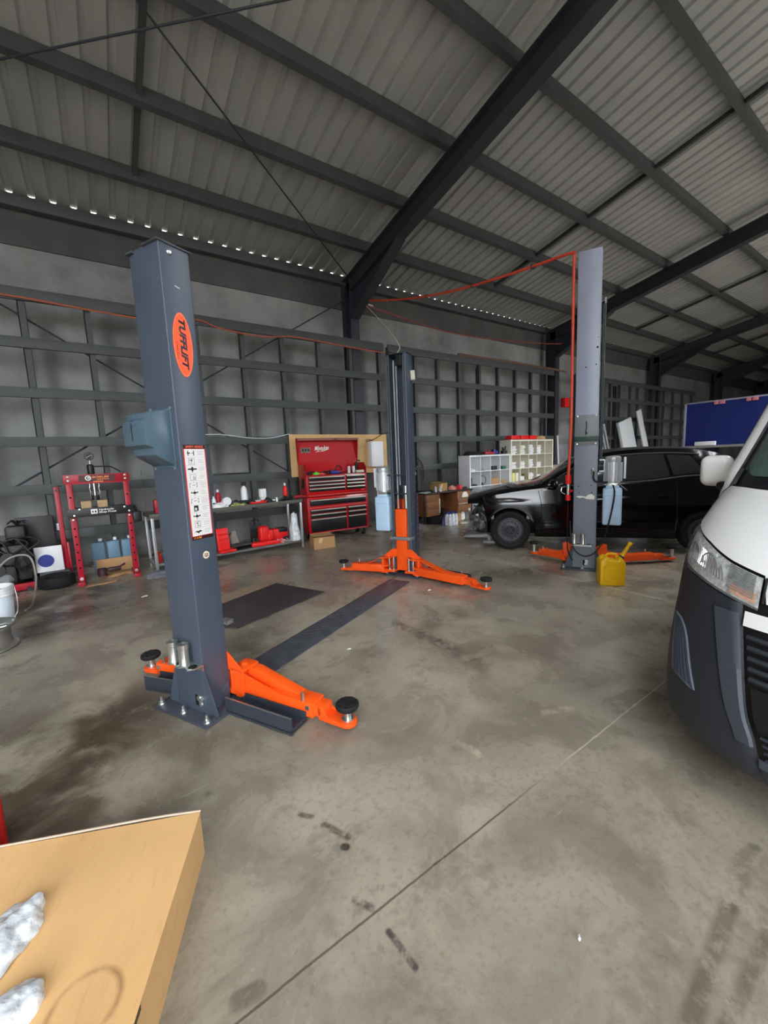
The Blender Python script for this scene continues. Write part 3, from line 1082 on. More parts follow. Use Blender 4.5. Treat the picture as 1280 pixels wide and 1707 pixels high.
for s in (-1, 1):
    # shoulder plates above and below, with end uprights
    prism(bm, [(s*0.07, 0.05), (s*0.255, 0.05), (s*0.255, 0.075), (s*0.07, 0.075)], 0.12, 0.285, 'yzx', bev=0.003)
    prism(bm, [(s*0.07, 0.235), (s*0.215, 0.215), (s*0.255, 0.215), (s*0.255, 0.232), (s*0.13, 0.335), (s*0.07, 0.335)], 0.192, 0.202, 'yzx')
    bx(bm, (0.20, min(s*0.13, s*0.25), 0.216), (0.285, max(s*0.13, s*0.25), 0.232), bev=0.003)
    bx(bm, (0.12, min(s*0.235, s*0.255), 0.06), (0.27, max(s*0.235, s*0.255), 0.225), bev=0.003)
    bx(bm, (0.125, min(s*0.07, s*0.24), 0.06), (0.135, max(s*0.07, s*0.24), 0.225))
obj('carriage', bm, m_or, B2)
bm = BM(); bx(bm, (0.192, -0.155, 0.452), (0.235, 0.128, 0.490), bev=0.006); bx(bm, (0.10, 0.127, 0.452), (0.235, 0.140, 0.49), bev=0.004)
obj('safety_strap', bm, m_grey, B2)
for s in (-1, 1):
    for dy in (0.105, 0.165):
        bm = BM(); cyl(bm, (0.235, s*dy, 0.07), (0.235, s*dy, 0.235), 0.012 if dy < 0.15 else 0.016, seg=14); lathe(bm, [(0.03, 0.072), (0.03, 0.082), (0.014, 0.088)], (0.235, s*dy, 0), 16)
        obj('hinge_pin', bm, m_chrome, B2)
swing_arm(B2, (0.235, 0.225), (0.46, 1.12), guard=1, flat='rib')
swing_arm(B2, (0.235, -0.225), (0.33, -0.80), guard=-1, flat='rib')
# sticker on the side, control box tag
bm = BM(); box(bm, (0.04, 0.150, 2.44), (0.045, 0.04, 0.11), rot=Matrix.Rotation(R(8), 3, 'Y'), bev=0.004)
obj('limit_switch', bm, m_cream, B2)
bm = BM(); bx(bm, (0.005, 0.150, 0.30), (0.045, 0.156, 1.02), bev=0.002)
sp_ = obj('ladder_strip', bm, mat('violet_grey_strip', (58, 54, 84), 0.5), B2)
bm = BM()
for k in range(9):
    cyl(bm, (0.025, 0.156, 0.36 + k*0.075), (0.025, 0.1575, 0.36 + k*0.075), 0.008, seg=10)
obj('strip_hole', bm, m_zinc, sp_)

# ---- power units
def power_unit(root, y, z0, s, x=0.08):
    """motor over a translucent oil tank on side s of a post"""
    bm = BM()
    bx(bm, (x - 0.085, y - 0.10, z0), (x + 0.085, y + 0.10, z0 + 0.44), bev=0.022, seg=4)
    bx(bm, (x - 0.06, y - 0.07, z0 + 0.43), (x + 0.06, y + 0.07, z0 + 0.47), bev=0.01)
    t = obj('oil_tank', bm, m_tank, root)
    bm = BM(); bx(bm, (x - 0.0865, y - 0.1015, z0 + 0.35), (x + 0.0865, y + 0.1015, z0 + 0.356))
    obj('fluid_line', bm, mat('fluid_blue', (150, 190, 226), 0.4), t)
    bm = BM()
    cyl(bm, (x, y, z0 + 0.50), (x, y, z0 + 0.75), 0.078, seg=28)
    lathe(bm, [(0.078, z0+0.75), (0.082, z0+0.76), (0.082, z0+0.80), (0.06, z0+0.815), (0.0, z0+0.82)], (x, y, 0), 28)
    for k in range(20):
        a = 2*PI*k/20
        box(bm, (x + 0.086*math.cos(a), y + 0.086*math.sin(a), z0 + 0.63), (0.024, 0.007, 0.22), rz=a)
    mo = obj('electric_motor', bm, mat('motor_silver', (206, 208, 212), 0.35, metal=0.5), root)
    bm = BM(); bx(bm, (x - 0.045, y - s*0.12 - 0.012, z0 + 0.55), (x + 0.02, y - s*0.12 + 0.012, z0 + 0.80), bev=0.006)
    o = obj('capacitor_box', bm, m_whp, mo)
    bm = BM()
    bx(bm, (x - 0.055, y - 0.06, z0 + 0.455), (x + 0.055, y + 0.06, z0 + 0.51), bev=0.006)
    cyl(bm, (x - 0.08, y - s*0.03, z0 + 0.48), (x - 0.05, y - s*0.03, z0 + 0.48), 0.014, seg=12)
    cyl(bm, (x - 0.08, y + s*0.03, z0 + 0.475), (x - 0.05, y + s*0.03, z0 + 0.475), 0.011, seg=12)
    obj('valve_block', bm, m_zinc, root)
    bm = BM(); cyl(bm, (x - 0.07, y - s*0.06, z0 + 0.49), (x - 0.09, y - s*0.13, z0 + 0.43), 0.008, seg=8); cyl(bm, (x - 0.09, y - s*0.13, z0 + 0.43), (x - 0.095, y - s*0.145, z0 + 0.418), 0.012, seg=10)
    obj('release_lever', bm, m_blkm, root)
    bm = BM(); bx(bm, (x - 0.03, min(y + s*0.085, s*0.128), z0 + 0.47), (x + 0.06, max(y + s*0.085, s*0.128), z0 + 0.485)); bx(bm, (x - 0.03, min(y + s*0.085, s*0.128), z0 + 0.70), (x + 0.06, max(y + s*0.085, s*0.128), z0 + 0.715))
    obj('mounting_bracket', bm, m_postd, root)
power_unit(B2, -0.275, 0.545, 1, x=0.10)

# ---- third post, back towards the viewer, with its tall extension
C2 = thing('car_lift_post', 'tallest grey lift post with bolted top extension beside black car', 'lift post', (4.78, 2.63, 0), LA, 'posts of the two post car lifts')
bm = BM(); make_column(bm, 0.016, 1.875)
obj('column', bm, mat('lit_slate_paint', (122, 127, 140), 0.36, noise=0.06, scale=5), C2)  # slate paint lightened to carry the daylight on this face
bm = BM(); make_column(bm, 1.875, 3.70, w=0.246, d=0.165)
ex = obj('column_extension', bm, mat('lit_extension_paint', (146, 152, 170), 0.32, noise=0.05, scale=5), C2)  # lightened to paint in the front light on the extension
bm = BM()
for y, z, r in ((-0.095, 2.63, 0.012), (-0.085, 2.44, 0.008), (0.02, 2.42, 0.008), (-0.10, 2.74, 0.005)):
    cyl(bm, (-0.0015, y, z), (0.0, y, z), r, seg=12)
parts('bolt_hole', bm, m_hole, ex)
base_plate(C2)
adapter_rack(C2, 0.02)
bm = BM()
bx(bm, (-0.006, -0.125, 1.52), (0.0, 0.125, 1.875), bev=0.002)
sp2 = obj('splice_plate', bm, mat('splice_grey', (118, 124, 128), 0.4, noise=0.06, scale=6), C2)
for y, z in ((-0.10, 1.862), (0.10, 1.862), (-0.10, 1.535), (0.10, 1.535)):
    bm = BM(); lathe(bm, [(0.0, 0), (0.012, 0.0), (0.012, 0.006), (0.0, 0.012)], (-0.006, y, z), 12, Matrix.Rotation(R(-90), 3, 'Y'))
    obj('splice_bolt', bm, m_zinc, sp2)
bm = BM(); bx(bm, (-0.012, -0.128, 1.565), (-0.006, 0.128, 1.625), bev=0.002)
obj('green_band', bm, m_green, sp2)
bm = BM()
tube(bm, [(-0.008, 0.005, 1.80), (-0.010, 0.0, 1.74), (-0.008, 0.008, 1.68), (-0.010, 0.004, 1.64)], 0.006, 8, 4)
lathe(bm, [(0.0, 0), (0.014, 0.0), (0.014, 0.008), (0.0, 0.012)], (-0.006, 0.0, 1.665), 12, Matrix.Rotation(R(-90), 3, 'Y'))
obj('chain_link', bm, m_blkm, sp2)
bm = BM(); tube(bm, [(0.05, -0.150, 1.2), (0.05, -0.150, 3.05), (0.05, -0.148, 3.10)], 0.016, 10)
obj('conduit', bm, m_blkm, C2)
bm = BM(); tube(bm, [(0.03, -0.168, 1.3), (0.03, -0.168, 3.1)], 0.006, 8); cyl(bm, (0.03, -0.168, 3.1), (0.03, -0.168, 3.16), 0.012, seg=10)
obj('bleed_pipe', bm, m_chrome, C2)
bm = BM()
for y, z in ((0.075, 1.03), (-0.065, 1.04), (0.07, 0.95), (-0.07, 0.955)):
    cyl(bm, (-0.001, y, z), (0.0005, y, z), 0.007, seg=10)
parts('rivet_hole', bm, m_hole, C2)
bm = BM()
prism(bm, [(0.10, 0.905), (0.06, 0.885), (0.02, 0.895), (-0.015, 0.875), (-0.10, 0.868), (-0.105, 0.91), (-0.07, 0.935), (-0.03, 0.925), (-0.01, 0.90), (0.03, 0.91), (0.07, 0.912)], -0.0012, 0.0, 'yzx')
obj('torn_sticker', bm, m_txtw, C2)
bm = BM(); bx(bm, (-0.0015, -0.03, 0.045), (0.001, 0.01, 0.115))
obj('cable_slot', bm, m_hole, C2)
bm = BM(); cyl(bm, (-0.016, -0.035, 0.10), (-0.001, -0.035, 0.10), 0.014, seg=12); cyl(bm, (-0.016, -0.02, 0.066), (-0.001, -0.02, 0.066), 0.012, seg=12); bx(bm, (-0.006, -0.045, 0.055), (-0.001, -0.015, 0.12))
obj('cable_roller', bm, m_zinc, C2)
power_unit(C2, -0.288, 0.565, 1, x=0.06)
bm = BM()
tube(bm, [(0.03, -0.145, 1.34), (0.03, -0.195, 1.34), (0.03, -0.20, 1.335), (0.03, -0.20, 1.21), (0.03, -0.195, 1.205), (0.03, -0.145, 1.205)], 0.009, 8)
obj('cable_hook', bm, m_whp, C2)
bm = BM()
tube(bm, [(-0.012, -0.075, 1.235), (-0.020, -0.088, 1.20), (-0.022, -0.088, 1.12), (-0.024, -0.12, 1.085), (-0.02, -0.20, 1.075), (0.02, -0.25, 1.08)], 0.010, 8, 6)
obj('pump_hose', bm, m_cable, C2)
bm = BM(); tube(bm, [(-0.010, -0.075, 1.16), (-0.016, -0.068, 1.21), (-0.012, -0.075, 1.235), (-0.02, -0.088, 1.205)], 0.011, 8, 4)
obj('hose_elbow', bm, m_zinc, C2)
bm = BM()
bx(bm, (0.03, -0.075, 0.05), (0.168, 0.075, 0.84), bev=0.004)
for s in (-1, 1):
    bx(bm, (0.172, min(s*0.10, s*0.25), 0.205), (0.30, max(s*0.10, s*0.25), 0.222), bev=0.003)
    bx(bm, (0.172, min(s*0.10, s*0.25), 0.05), (0.30, max(s*0.10, s*0.25), 0.07), bev=0.003)
    prism(bm, [(s*0.128, 0.05), (s*0.20, 0.05), (s*0.25, 0.20), (s*0.25, 0.29), (s*0.20, 0.30), (s*0.128, 0.25)], 0.15, 0.172, 'yzx')
    cyl(bm, (0.235, s*0.19, 0.04), (0.235, s*0.19, 0.235), 0.022, seg=16)
obj('carriage', bm, m_or, C2)
swing_arm(C2, (0.235, 0.20), (0.52, 0.66), flat=True, shim=0.05)
swing_arm(C2, (0.235, -0.20), (0.74, -0.98), flat=True, shim=0.05)

def at_post(post, x, y, z=0.0):
    a = post.rotation_euler[2]
    return (post.location[0] + x*math.cos(a) - y*math.sin(a), post.location[1] + x*math.sin(a) + y*math.cos(a), z)
lift_adapter(at_post(A, -0.052, 0.052, 0.325), 'zinc screw adapter in left post rack, next to far arm')
lift_adapter(at_post(A, -0.052, -0.045, 0.325), 'zinc screw adapter in left post rack, beside empty socket')
lift_adapter(at_post(C2, -0.052, 0.105, 0.325), 'zinc screw adapter on post beside black car, under red hose valve')
lift_adapter(at_post(C2, -0.052, 0.008, 0.325), 'zinc screw adapter on post beside black car, mid rack')
# ---------------------------------------------------------------- floor cover plate, mat, small floor things
bm = BM(); bx(bm, (0, -0.135, 0.0), (2.42, 0.135, 0.010), bev=0.003)
for i in range(60):
    for j in range(6):
        s = 1 if (i + j) % 2 else -1
        box(bm, (0.04 + i*0.0395, -0.105 + j*0.042, 0.0108), (0.026, 0.007, 0.0024), rz=s*0.8)
m_chk = mat('checker_plate', (82, 86, 94), 0.4, metal=0.3, noise=0.3, scale=9)
fp = solo('floor_cover_plate', bm, m_chk, 'long dark checker plate strip on floor between two lift posts', 'cover plate', (0.62, 2.71, 0), R(26.3))
bm = BM()
prism(bm, [(-0.20, 0.23), (0.03, 0.0), (1.10, 0.33), (0.83, 1.04), (-0.16, 0.66)], 0.0, 0.009, bev=0.002)
solo('floor_mat', bm, mat('dark_mat', (66, 60, 62), 0.75, noise=0.2, scale=6), 'thin dark mat lying on floor behind the left lift post', 'mat', (0.82, 3.62, 0.0045), 0.05)
bm = BM()
prism(bm, [(0, 0), (0.28, 0.12), (0.50, 0.20), (0.78, 0.28), (0.80, 0.40), (0.72, 0.50), (0.60, 0.52), (0.10, 0.34), (-0.08, 0.22)], 0.0, 0.004)
solo('flattened_cardboard', bm, mat('dusty_card', (150, 130, 108), 0.9, noise=0.2, scale=18), 'flat dusty brown cardboard strip along edge of dark mat', 'cardboard', (0.84, 4.34, 0.0), 0.05)
for k in range(4):
    bm = BM(); bx(bm, (-0.035, -0.05, 0), (0.035, 0.05, 0.008), bev=0.0015)
    solo('shim_plate', bm, m_zinc if k == 3 else m_grey, ('topmost bright' if k == 3 else 'dull grey') + ' steel shim in small stack beside left lift post', 'shim plate', (0.80, 3.80, k*0.0085 + 0.0145), 0.4 + 0.04*k, group='shim stack behind the left post')
def scrap(loc, rz, s, label):
    bm = BM()
    grid(bm, [[(x*s, y*s*0.6, 0.004 + 0.012*abs(math.sin(3*x + y))) for x in (-1, -0.4, 0.3, 1)] for y in (-1, 0, 0.8)])
    o = solo('paper_scrap', bm, m_txtw, label, 'paper scrap', loc, rz, group='scraps on the floor', thick=0.001)
    return o
scrap((0.253, 5.28, 0), 0.5, 0.04, 'white paper scrap on floor in front of red press')
scrap((2.81, 3.27, 0), 0.2, 0.028, 'tiny white scrap on floor before open orange carriage')
scrap((1.02, 0.55, 0), 0.7, 0.008, 'tiny pale crumb on bare foreground floor')
scrap((1.42, 2.62, 0), 0.3, 0.016, 'pale scrap on floor to the right of checker plate')
bm = BM(); tube(bm, [(-0.10, 0.02, 0.012), (0.02, 0.0, 0.02), (0.14, -0.05, 0.012)], 0.012, 8, 4)
solo('dropped_bracket', bm, m_blkp, 'dark bent bracket lying on floor below car nose', 'bracket', (5.28, 4.98, 0), -0.5)
bm = BM(); bx(bm, (-0.05, -0.018, 0), (0.05, 0.018, 0.02), bev=0.004)
solo('white_plastic_clip', bm, m_whp, 'small white plastic clip on floor before car wheel', 'clip', (5.40, 4.88, 0), -0.7)

# ---------------------------------------------------------------- yellow jerry can
def jerry(loc, rz):
    t = thing('jerry_can', 'yellow plastic jerry can standing on floor beside lift post', 'jerry can', loc, rz)
    bm = BM()
    W_, D_, Hh = 0.125, 0.085, 0.315
    pts = [(-W_, 0.0), (W_, 0.0), (W_, 0.245), (W_ - 0.045, Hh), (0.058, Hh), (0.050, Hh - 0.038), (-0.038, Hh - 0.038), (-0.046, Hh), (-W_ + 0.055, Hh), (-W_, Hh - 0.045)]
    prism(bm, pts, -D_, D_, 'xzy', bev=0.012)
    b = obj('body', bm, m_yel, t)
    bm = BM()
    for s in (-1, 1):
        y = s*(D_ + 0.001)
        for z in (0.03, 0.20):
            box(bm, (0, y, z + 0.02), (0.18, 0.006, 0.012), bev=0.003)
        for xx in (-0.09, 0.09):
            box(bm, (xx, y, 0.125), (0.012, 0.006, 0.17), bev=0.003)
        for k in range(3):
            box(bm, (0, y, 0.10 + 0.035*k), (0.09, 0.004, 0.006), bev=0.0015)
    obj('raised_panel', bm, m_yel, b)
    bm = BM(); tube(bm, [(-0.05, 0, Hh - 0.03), (-0.045, 0, Hh + 0.012), (0.0, 0, Hh + 0.018), (0.05, 0, Hh + 0.012), (0.056, 0, Hh - 0.03)], 0.012, 10, 4)
    obj('handle', bm, m_yel, t)
    bm = BM(); lathe(bm, [(0.022, 0), (0.028, 0.004), (0.028, 0.03), (0.02, 0.034)], (0.092, 0, 0.285), 20, Matrix.Rotation(R(38), 3, 'Y'))
    obj('collar', bm, m_blkp, t)
    bm = BM()
    lathe(bm, [(0.024, 0.02), (0.024, 0.05), (0.020, 0.07), (0.018, 0.16), (0.022, 0.165), (0.022, 0.20), (0.012, 0.205), (0.0, 0.205)], (0.092, 0, 0.285), 20, Matrix.Rotation(R(30), 3, 'Y'))
    obj('spout', bm, m_yel, t)
    bm = BM(); lathe(bm, [(0.018, 0), (0.018, 0.03), (0.0, 0.034)], (-0.098, 0, 0.285), 16)
    obj('vent_cap', bm, m_yel, t)
jerry((4.44, 2.14, 0), R(-47))

# ---------------------------------------------------------------- cardboard carton by the chest
def carton(name, loc, rz, s, label, m=m_card2, flaps=True, cat='box', group=None):
    t = thing(name, label, cat, loc, rz, group)
    bm = BM()
    th = 0.005
    x, y, z = s[0]/2, s[1]/2, s[2]
    bx(bm, (-x, -y, 0), (x, y, th))
    bx(bm, (-x, -y, 0), (-x + th, y, z)); bx(bm, (x - th, -y, 0), (x, y, z))
    bx(bm, (-x, -y, 0), (x, -y + th, z)); bx(bm, (-x, y - th, 0), (x, y, z))
    bx(bm, (-x, -y, z - th), (x, y, z))
    obj('carton_body', bm, m, t)
    if flaps:
        bm = BM(); box(bm, (0, -y*0.5, z + 0.012), (2*x, y, 0.004), rot=Matrix.Rotation(R(-6), 3, 'X'))
        obj('flap', bm, m, t)
        bm = BM(); box(bm, (0, y*0.5, z + 0.018), (2*x, y, 0.004), rot=Matrix.Rotation(R(9), 3, 'X'))
        obj('flap', bm, m, t)
        bm = BM(); box(bm, (-x*0.35, -y - 0.003, z*0.72), (0.06, 0.003, 0.09), rot=Matrix.Rotation(R(24), 3, 'Y'))
        obj('tape_tear', bm, mat('card_torn', (214, 178, 130), 0.9), t)
    return t
carton('cardboard_carton', (2.98, 6.24, 0), R(-10), (0.37, 0.27, 0.20), 'small brown cardboard carton on floor before red tool chest')

# ---------------------------------------------------------------- big cardboard pack in the foreground
t = thing('flat_cardboard_pack', 'large flat tan cardboard pack in the near left foreground', 'cardboard box', (0.165, 1.535, 0), R(155.5))
Hc = 0.172
bm = BM()
# local x: along the far edge (to the left), local y: towards the viewer
def sag(x, y):
    return 0.006*math.sin(2.1*x + 1) * math.sin(1.7*y) - 0.008*math.exp(-((x-0.45)**2 + (y-0.55)**2)/0.03)
nx, ny = 30, 36
rows = []
for j in range(ny + 1):
    y = 1.7*j/ny
    rows.append([(1.25*i/nx, y, Hc + (sag(1.25*i/nx, y) if 0 < i < nx and 0 < j < ny else 0)) for i in range(nx + 1)])
V = grid(bm, rows)
bot = [bm.verts.new((a, b, 0)) for a, b in ((0, 0), (1.25, 0), (1.25, 1.7), (0, 1.7))]
bm.faces.new((bot[0], bot[1], *[v for v in V[0][::-1]]))
bm.faces.new((bot[1], bot[2], *[r[-1] for r in V[::-1]]))
bm.faces.new((bot[2], bot[3], *V[-1]))
bm.faces.new((bot[3], bot[0], *[r[0] for r in V]))
bm.faces.new(bot)
def card_mat():
    m = mat('pack_cardboard', (222, 178, 122), 0.8, noise=0.06, scale=3)
    nt = m.node_tree; N, L = nt.nodes, nt.links
    b = N['Principled BSDF']
    src = b.inputs['Base Color'].links[0].from_socket
    tc = N.new('ShaderNodeTexCoord')
    def ring(cx, cy, r, w):
        s = N.new('ShaderNodeVectorMath'); s.operation = 'DISTANCE'; s.inputs[1].default_value = (cx, cy, Hc)
        L.new(tc.outputs['Object'], s.inputs[0])
        a = N.new('ShaderNodeMath'); a.operation = 'SUBTRACT'; a.inputs[1].default_value = r; L.new(s.outputs['Value'], a.inputs[0])
        c = N.new('ShaderNodeMath'); c.operation = 'ABSOLUTE'; L.new(a.outputs[0], c.inputs[0])
        mr = N.new('ShaderNodeMapRange'); mr.inputs['From Min'].default_value = 0; mr.inputs['From Max'].default_value = w
        mr.inputs['To Min'].default_value = 1; mr.inputs['To Max'].default_value = 0; L.new(c.outputs[0], mr.inputs['Value'])
        return mr.outputs['Result']
    def noise(scale, lo, hi, st=(1, 1, 1)):
        mp = N.new('ShaderNodeMapping'); mp.inputs['Scale'].default_value = st; L.new(tc.outputs['Object'], mp.inputs['Vector'])
        n = N.new('ShaderNodeTexNoise'); n.inputs['Scale'].default_value = scale; n.inputs['Detail'].default_value = 5; L.new(mp.outputs['Vector'], n.inputs['Vector'])
        mr = N.new('ShaderNodeMapRange'); mr.inputs['From Min'].default_value = lo; mr.inputs['From Max'].default_value = hi; L.new(n.outputs['Fac'], mr.inputs['Value'])
        return mr.outputs['Result']
    def mul(a, c):
        n = N.new('ShaderNodeMath'); n.operation = 'MULTIPLY'
        for i, v in enumerate((a, c)):
            if isinstance(v, float): n.inputs[i].default_value = v
            else: L.new(v, n.inputs[i])
        return n.outputs[0]
    def mix(f, c):
        nonlocal src
        n = N.new('ShaderNodeMix'); n.data_type = 'RGBA'; L.new(f, n.inputs[0]); L.new(src, n.inputs[6]); n.inputs[7].default_value = rgb(c); src = n.outputs[2]
    mix(mul(noise(1.6, 0.5, 0.75, (2.6, 1, 1)), 0.30), (180, 134, 84))
    mix(mul(noise(14, 0.60, 0.70, (5, 0.8, 1)), 0.12), (150, 108, 66))
    mix(mul(mul(ring(0.13, 0.53, 0.075, 0.012), noise(9, 0.40, 0.55)), 0.75), (140, 98, 60))
    mix(mul(mul(ring(-0.9, 0.5, 1.25, 0.012), noise(5, 0.42, 0.55)), 0.4), (168, 124, 78))
    mix(mul(mul(ring(0.47, 0.36, 0.0, 0.09), noise(7, 0.3, 0.6)), 0.55), (130, 94, 58))
    mix(mul(mul(ring(0.42, 0.42, 0.02, 0.03), noise(12, 0.3, 0.6)), 0.7), (120, 84, 52))
    L.new(src, b.inputs['Base Color'])
    bp = N.new('ShaderNodeBump'); bp.inputs['Strength'].default_value = 0.08; bp.inputs['Distance'].default_value = 0.02
    L.new(noise(3.5, 0.2, 0.8, (2.5, 1, 1)), bp.inputs['Height']); L.new(bp.outputs['Normal'], b.inputs['Normal'])
    return m
obj('carton_body', bm, card_mat(), t)
bm = BM()
tube(bm, [(0.0, -0.004, Hc + 0.001), (0.2, -0.008, Hc + 0.004), (0.6, -0.004, Hc + 0.003), (1.2, -0.006, Hc)], 0.004, 6, 3)
obj('torn_edge', bm, mat('card_edge', (196, 176, 158), 0.9), t)
bm = BM(); bx(bm, (-0.0022, 0.55, Hc - 0.004), (-0.0008, 0.60, Hc - 0.002)); bx(bm, (-0.0022, 0.55, Hc - 0.012), (-0.0008, 0.60, Hc - 0.010)); bx(bm, (-0.0022, 0.82, Hc - 0.004), (-0.0008, 0.86, Hc - 0.002))
parts('staple', bm, m_blkm, t)
def film_wrap(loc, rz, s, seed, label):
    bm = BM(); lump(bm, (0, 0, 0), s, seed, 0.22, 5, 1.9)
    from mathutils import noise
    for v in bm.verts:
        if v.co.z > 0.004:
            v.co += v.co.normalized()*0.008*noise.turbulence(v.co*28, 3, True)
    solo('film_wrapped_part', bm, m_plastic, label, 'wrapped part', loc, rz, group='wrapped parts on the cardboard pack')
film_wrap((-0.355, 1.405, Hc - 0.003), R(60), (0.12, 0.062, 0.05), 2, 'upper of two white film wrapped parts on cardboard pack')
film_wrap((-0.335, 1.185, Hc - 0.003), R(20), (0.09, 0.055, 0.05), 5, 'lower of two white film wrapped parts on cardboard pack')
bm = BM(); lathe(bm, [(0.055, 0), (0.06, 0.01), (0.06, 0.26), (0.045, 0.31), (0.02, 0.33), (0.0, 0.33)], seg=24)
t2 = thing('red_cylinder', 'red gas cylinder partly hidden behind large cardboard pack', 'cylinder', (-0.515, 2.02, 0))
obj('cylinder_body', bm, m_redp, t2)
bm = BM(); cyl(bm, (0, 0, 0.32), (0, 0, 0.37), 0.014, seg=12); box(bm, (0.02, 0, 0.37), (0.07, 0.018, 0.016), bev=0.004)
obj('valve', bm, m_blkm, t2)

# ---------------------------------------------------------------- red roller tool chest
CH = thing('roller_tool_chest', 'big red and black roller tool chest with open lid', 'tool chest', (3.0, 6.80, 0), R(-4))
CW, CD = 1.25, 0.40
def chest_box(name, z0, z1, m, parent, inset=0.0):
    bm = BM(); bx(bm, (inset, inset, z0), (CW - inset, CD, z1), bev=0.006)
    return obj(name, bm, m, parent)
lowc = chest_box('lower_cabinet', 0.145, 0.815, m_red, CH)
upc = chest_box('upper_cabinet', 0.822, 1.215, m_red, CH, 0.004)
def drawer(parent, x0, x1, z0, z1):
    bm = BM(); bx(bm, (x0, -0.012, z0 + 0.003), (x1, 0.004, z1 - 0.003), bev=0.004)
    d = obj('drawer', bm, mat('drawer_black', (20, 21, 24), 0.4), parent)
    bm = BM()
    prism(bm, [(-0.012, z1 - 0.006), (-0.030, z1 - 0.008), (-0.032, z1 - 0.024), (-0.024, z1 - 0.026), (-0.022, z1 - 0.016), (-0.012, z1 - 0.016)], x0 + 0.008, x1 - 0.008, 'yzx')
    obj('drawer_handle', bm, mat('handle_satin', (196, 194, 184), 0.35, metal=0.6), d)
XL0, XL1, XR0, XR1 = 0.045, 0.765, 0.80, 1.195
for z1, z0 in ((1.195, 1.115), (1.112, 1.055), (1.052, 0.99), (0.987, 0.915)):
    drawer(upc, XL0, XL1, z0, z1); drawer(upc, XR0, XR1, z0, z1)
drawer(lowc, XL0, XR1, 0.655, 0.775)
for z1, z0 in ((0.592, 0.53), (0.527, 0.445), (0.442, 0.33), (0.327, 0.165)):
    pass
for z1, z0 in ((0.595, 0.515), (0.512, 0.425), (0.422, 0.17)):
    drawer(lowc, XL0, XL1, z0, z1); drawer(lowc, XR0, XR1, z0, z1)
bm = BM()
bx(bm, (0.03, -0.022, 0.842), (CW - 0.03, -0.004, 0.856), bev=0.003)
bx(bm, (0.03, -0.020, 0.618), (CW - 0.03, -0.004, 0.630), bev=0.003)
bx(bm, (0.03, -0.020, 0.146), (CW - 0.03, -0.004, 0.158), bev=0.003)
parts('trim_bar', bm, mat('pale_red_trim', (214, 96, 96), 0.4), CH)
bm = BM(); prism(bm, [(CW - 0.14, 0.885), (CW - 0.10, 0.895), (CW - 0.06, 0.893), (CW - 0.06, 0.899), (CW - 0.10, 0.902), (CW - 0.14, 0.893)], -0.0035, 0.004, 'xzy')
obj('nameplate', bm, m_txtw, CH)
# tray walls above the drawers
bm = BM()
for xx in (0.004, CW - 0.022):
    prism(bm, [(0.0, 1.21), (0.0, 1.32), (0.09, 1.42), (CD - 0.10, 1.42), (CD, 1.42), (CD, 1.21)], xx, xx + 0.018, 'yzx')
bx(bm, (0.004, CD - 0.02, 1.21), (CW - 0.004, CD, 1.46))
obj('tray_wall', bm, m_red, CH)
bm = BM(); bx(bm, (0.022, 0.01, 1.2155), (CW - 0.022, CD - 0.02, 1.222))
obj('tray_liner', bm, m_blkp, CH)
# side pocket, vents and badge on the left side
bm = BM(); bx(bm, (-0.004, 0.10, 1.00), (0.004, 0.24, 1.16), bev=0.004); bx(bm, (-0.02, 0.10, 0.99), (0.0, 0.24, 1.03), bev=0.004)
obj('power_socket', bm, m_blkp, upc)
bm = BM(); tube(bm, [(-0.01, 0.02, 0.85), (-0.07, 0.04, 0.85), (-0.07, 0.40, 0.85), (-0.01, 0.42, 0.85)], 0.012, 10)
obj('push_handle', bm, m_red, CH)
bm = BM(); bx(bm, (CW - 0.02, 0.03, 0.815), (CW + 0.04, 0.20, 0.84), bev=0.004)
obj('corner_bumper', bm, m_blkp, CH)
# open lid leaning back
lid_y0, lid_z0, lid_y1, lid_z1 = CD - 0.02, 1.45, CD + 0.008, 1.91
bm = BM()
prism(bm, [(lid_y0, lid_z0), (lid_y1, lid_z1), (lid_y1 + 0.02, lid_z1), (lid_y0 + 0.018, lid_z0)], 0.0, CW, 'yzx')
for xx in (0.0, CW - 0.014):
    prism(bm, [(lid_y0, lid_z0 + 0.03), (lid_y1, lid_z1), (lid_y1 - 0.105, lid_z1 - 0.012), (lid_y0 - 0.02, lid_z0 + 0.06)], xx, xx + 0.014, 'yzx')
ld = obj('lid', bm, mat('red_satin', (186, 14, 24), 0.55), CH)
bm = BM()
prism(bm, [(lid_y1 + 0.02, lid_z1 + 0.006), (lid_y1 - 0.125, lid_z1 - 0.004), (lid_y1 - 0.125, lid_z1 - 0.05), (lid_y1 - 0.112, lid_z1 - 0.05), (lid_y1 - 0.110, lid_z1 - 0.016), (lid_y1 + 0.02, lid_z1 - 0.008)], 0.0, CW, 'yzx', bev=0.003)
obj('lid_front_lip', bm, m_dustred, ld)
bm = BM(); bx(bm, (CW*0.56, lid_y1 - 0.1275, lid_z1 - 0.034), (CW*0.64, lid_y1 - 0.124, lid_z1 - 0.018))
obj('lid_latch', bm, m_blkm, ld)
ly = lambda z: lid_y0 + (lid_y1 - lid_y0)*(z - lid_z0)/(lid_z1 - lid_z0) - 0.002
lettering('lettering', 'Milwaukee', m_txtw, ld, (0.50, ly(1.72), 1.725), (0.995, 0, 0.05), (0, 0.07, 1), 0.29, 0.085, shear=0.35, bold=0.015)
bm = BM()
yb = ly(1.665) - 0.001
prism(bm, [(0.36, 1.642), (0.44, 1.675), (0.445, 1.662), (0.66, 1.70), (0.52, 1.658), (0.50, 1.672)], yb - 0.001, yb, 'xzy')
obj('logo_stroke', bm, m_txtw, ld)
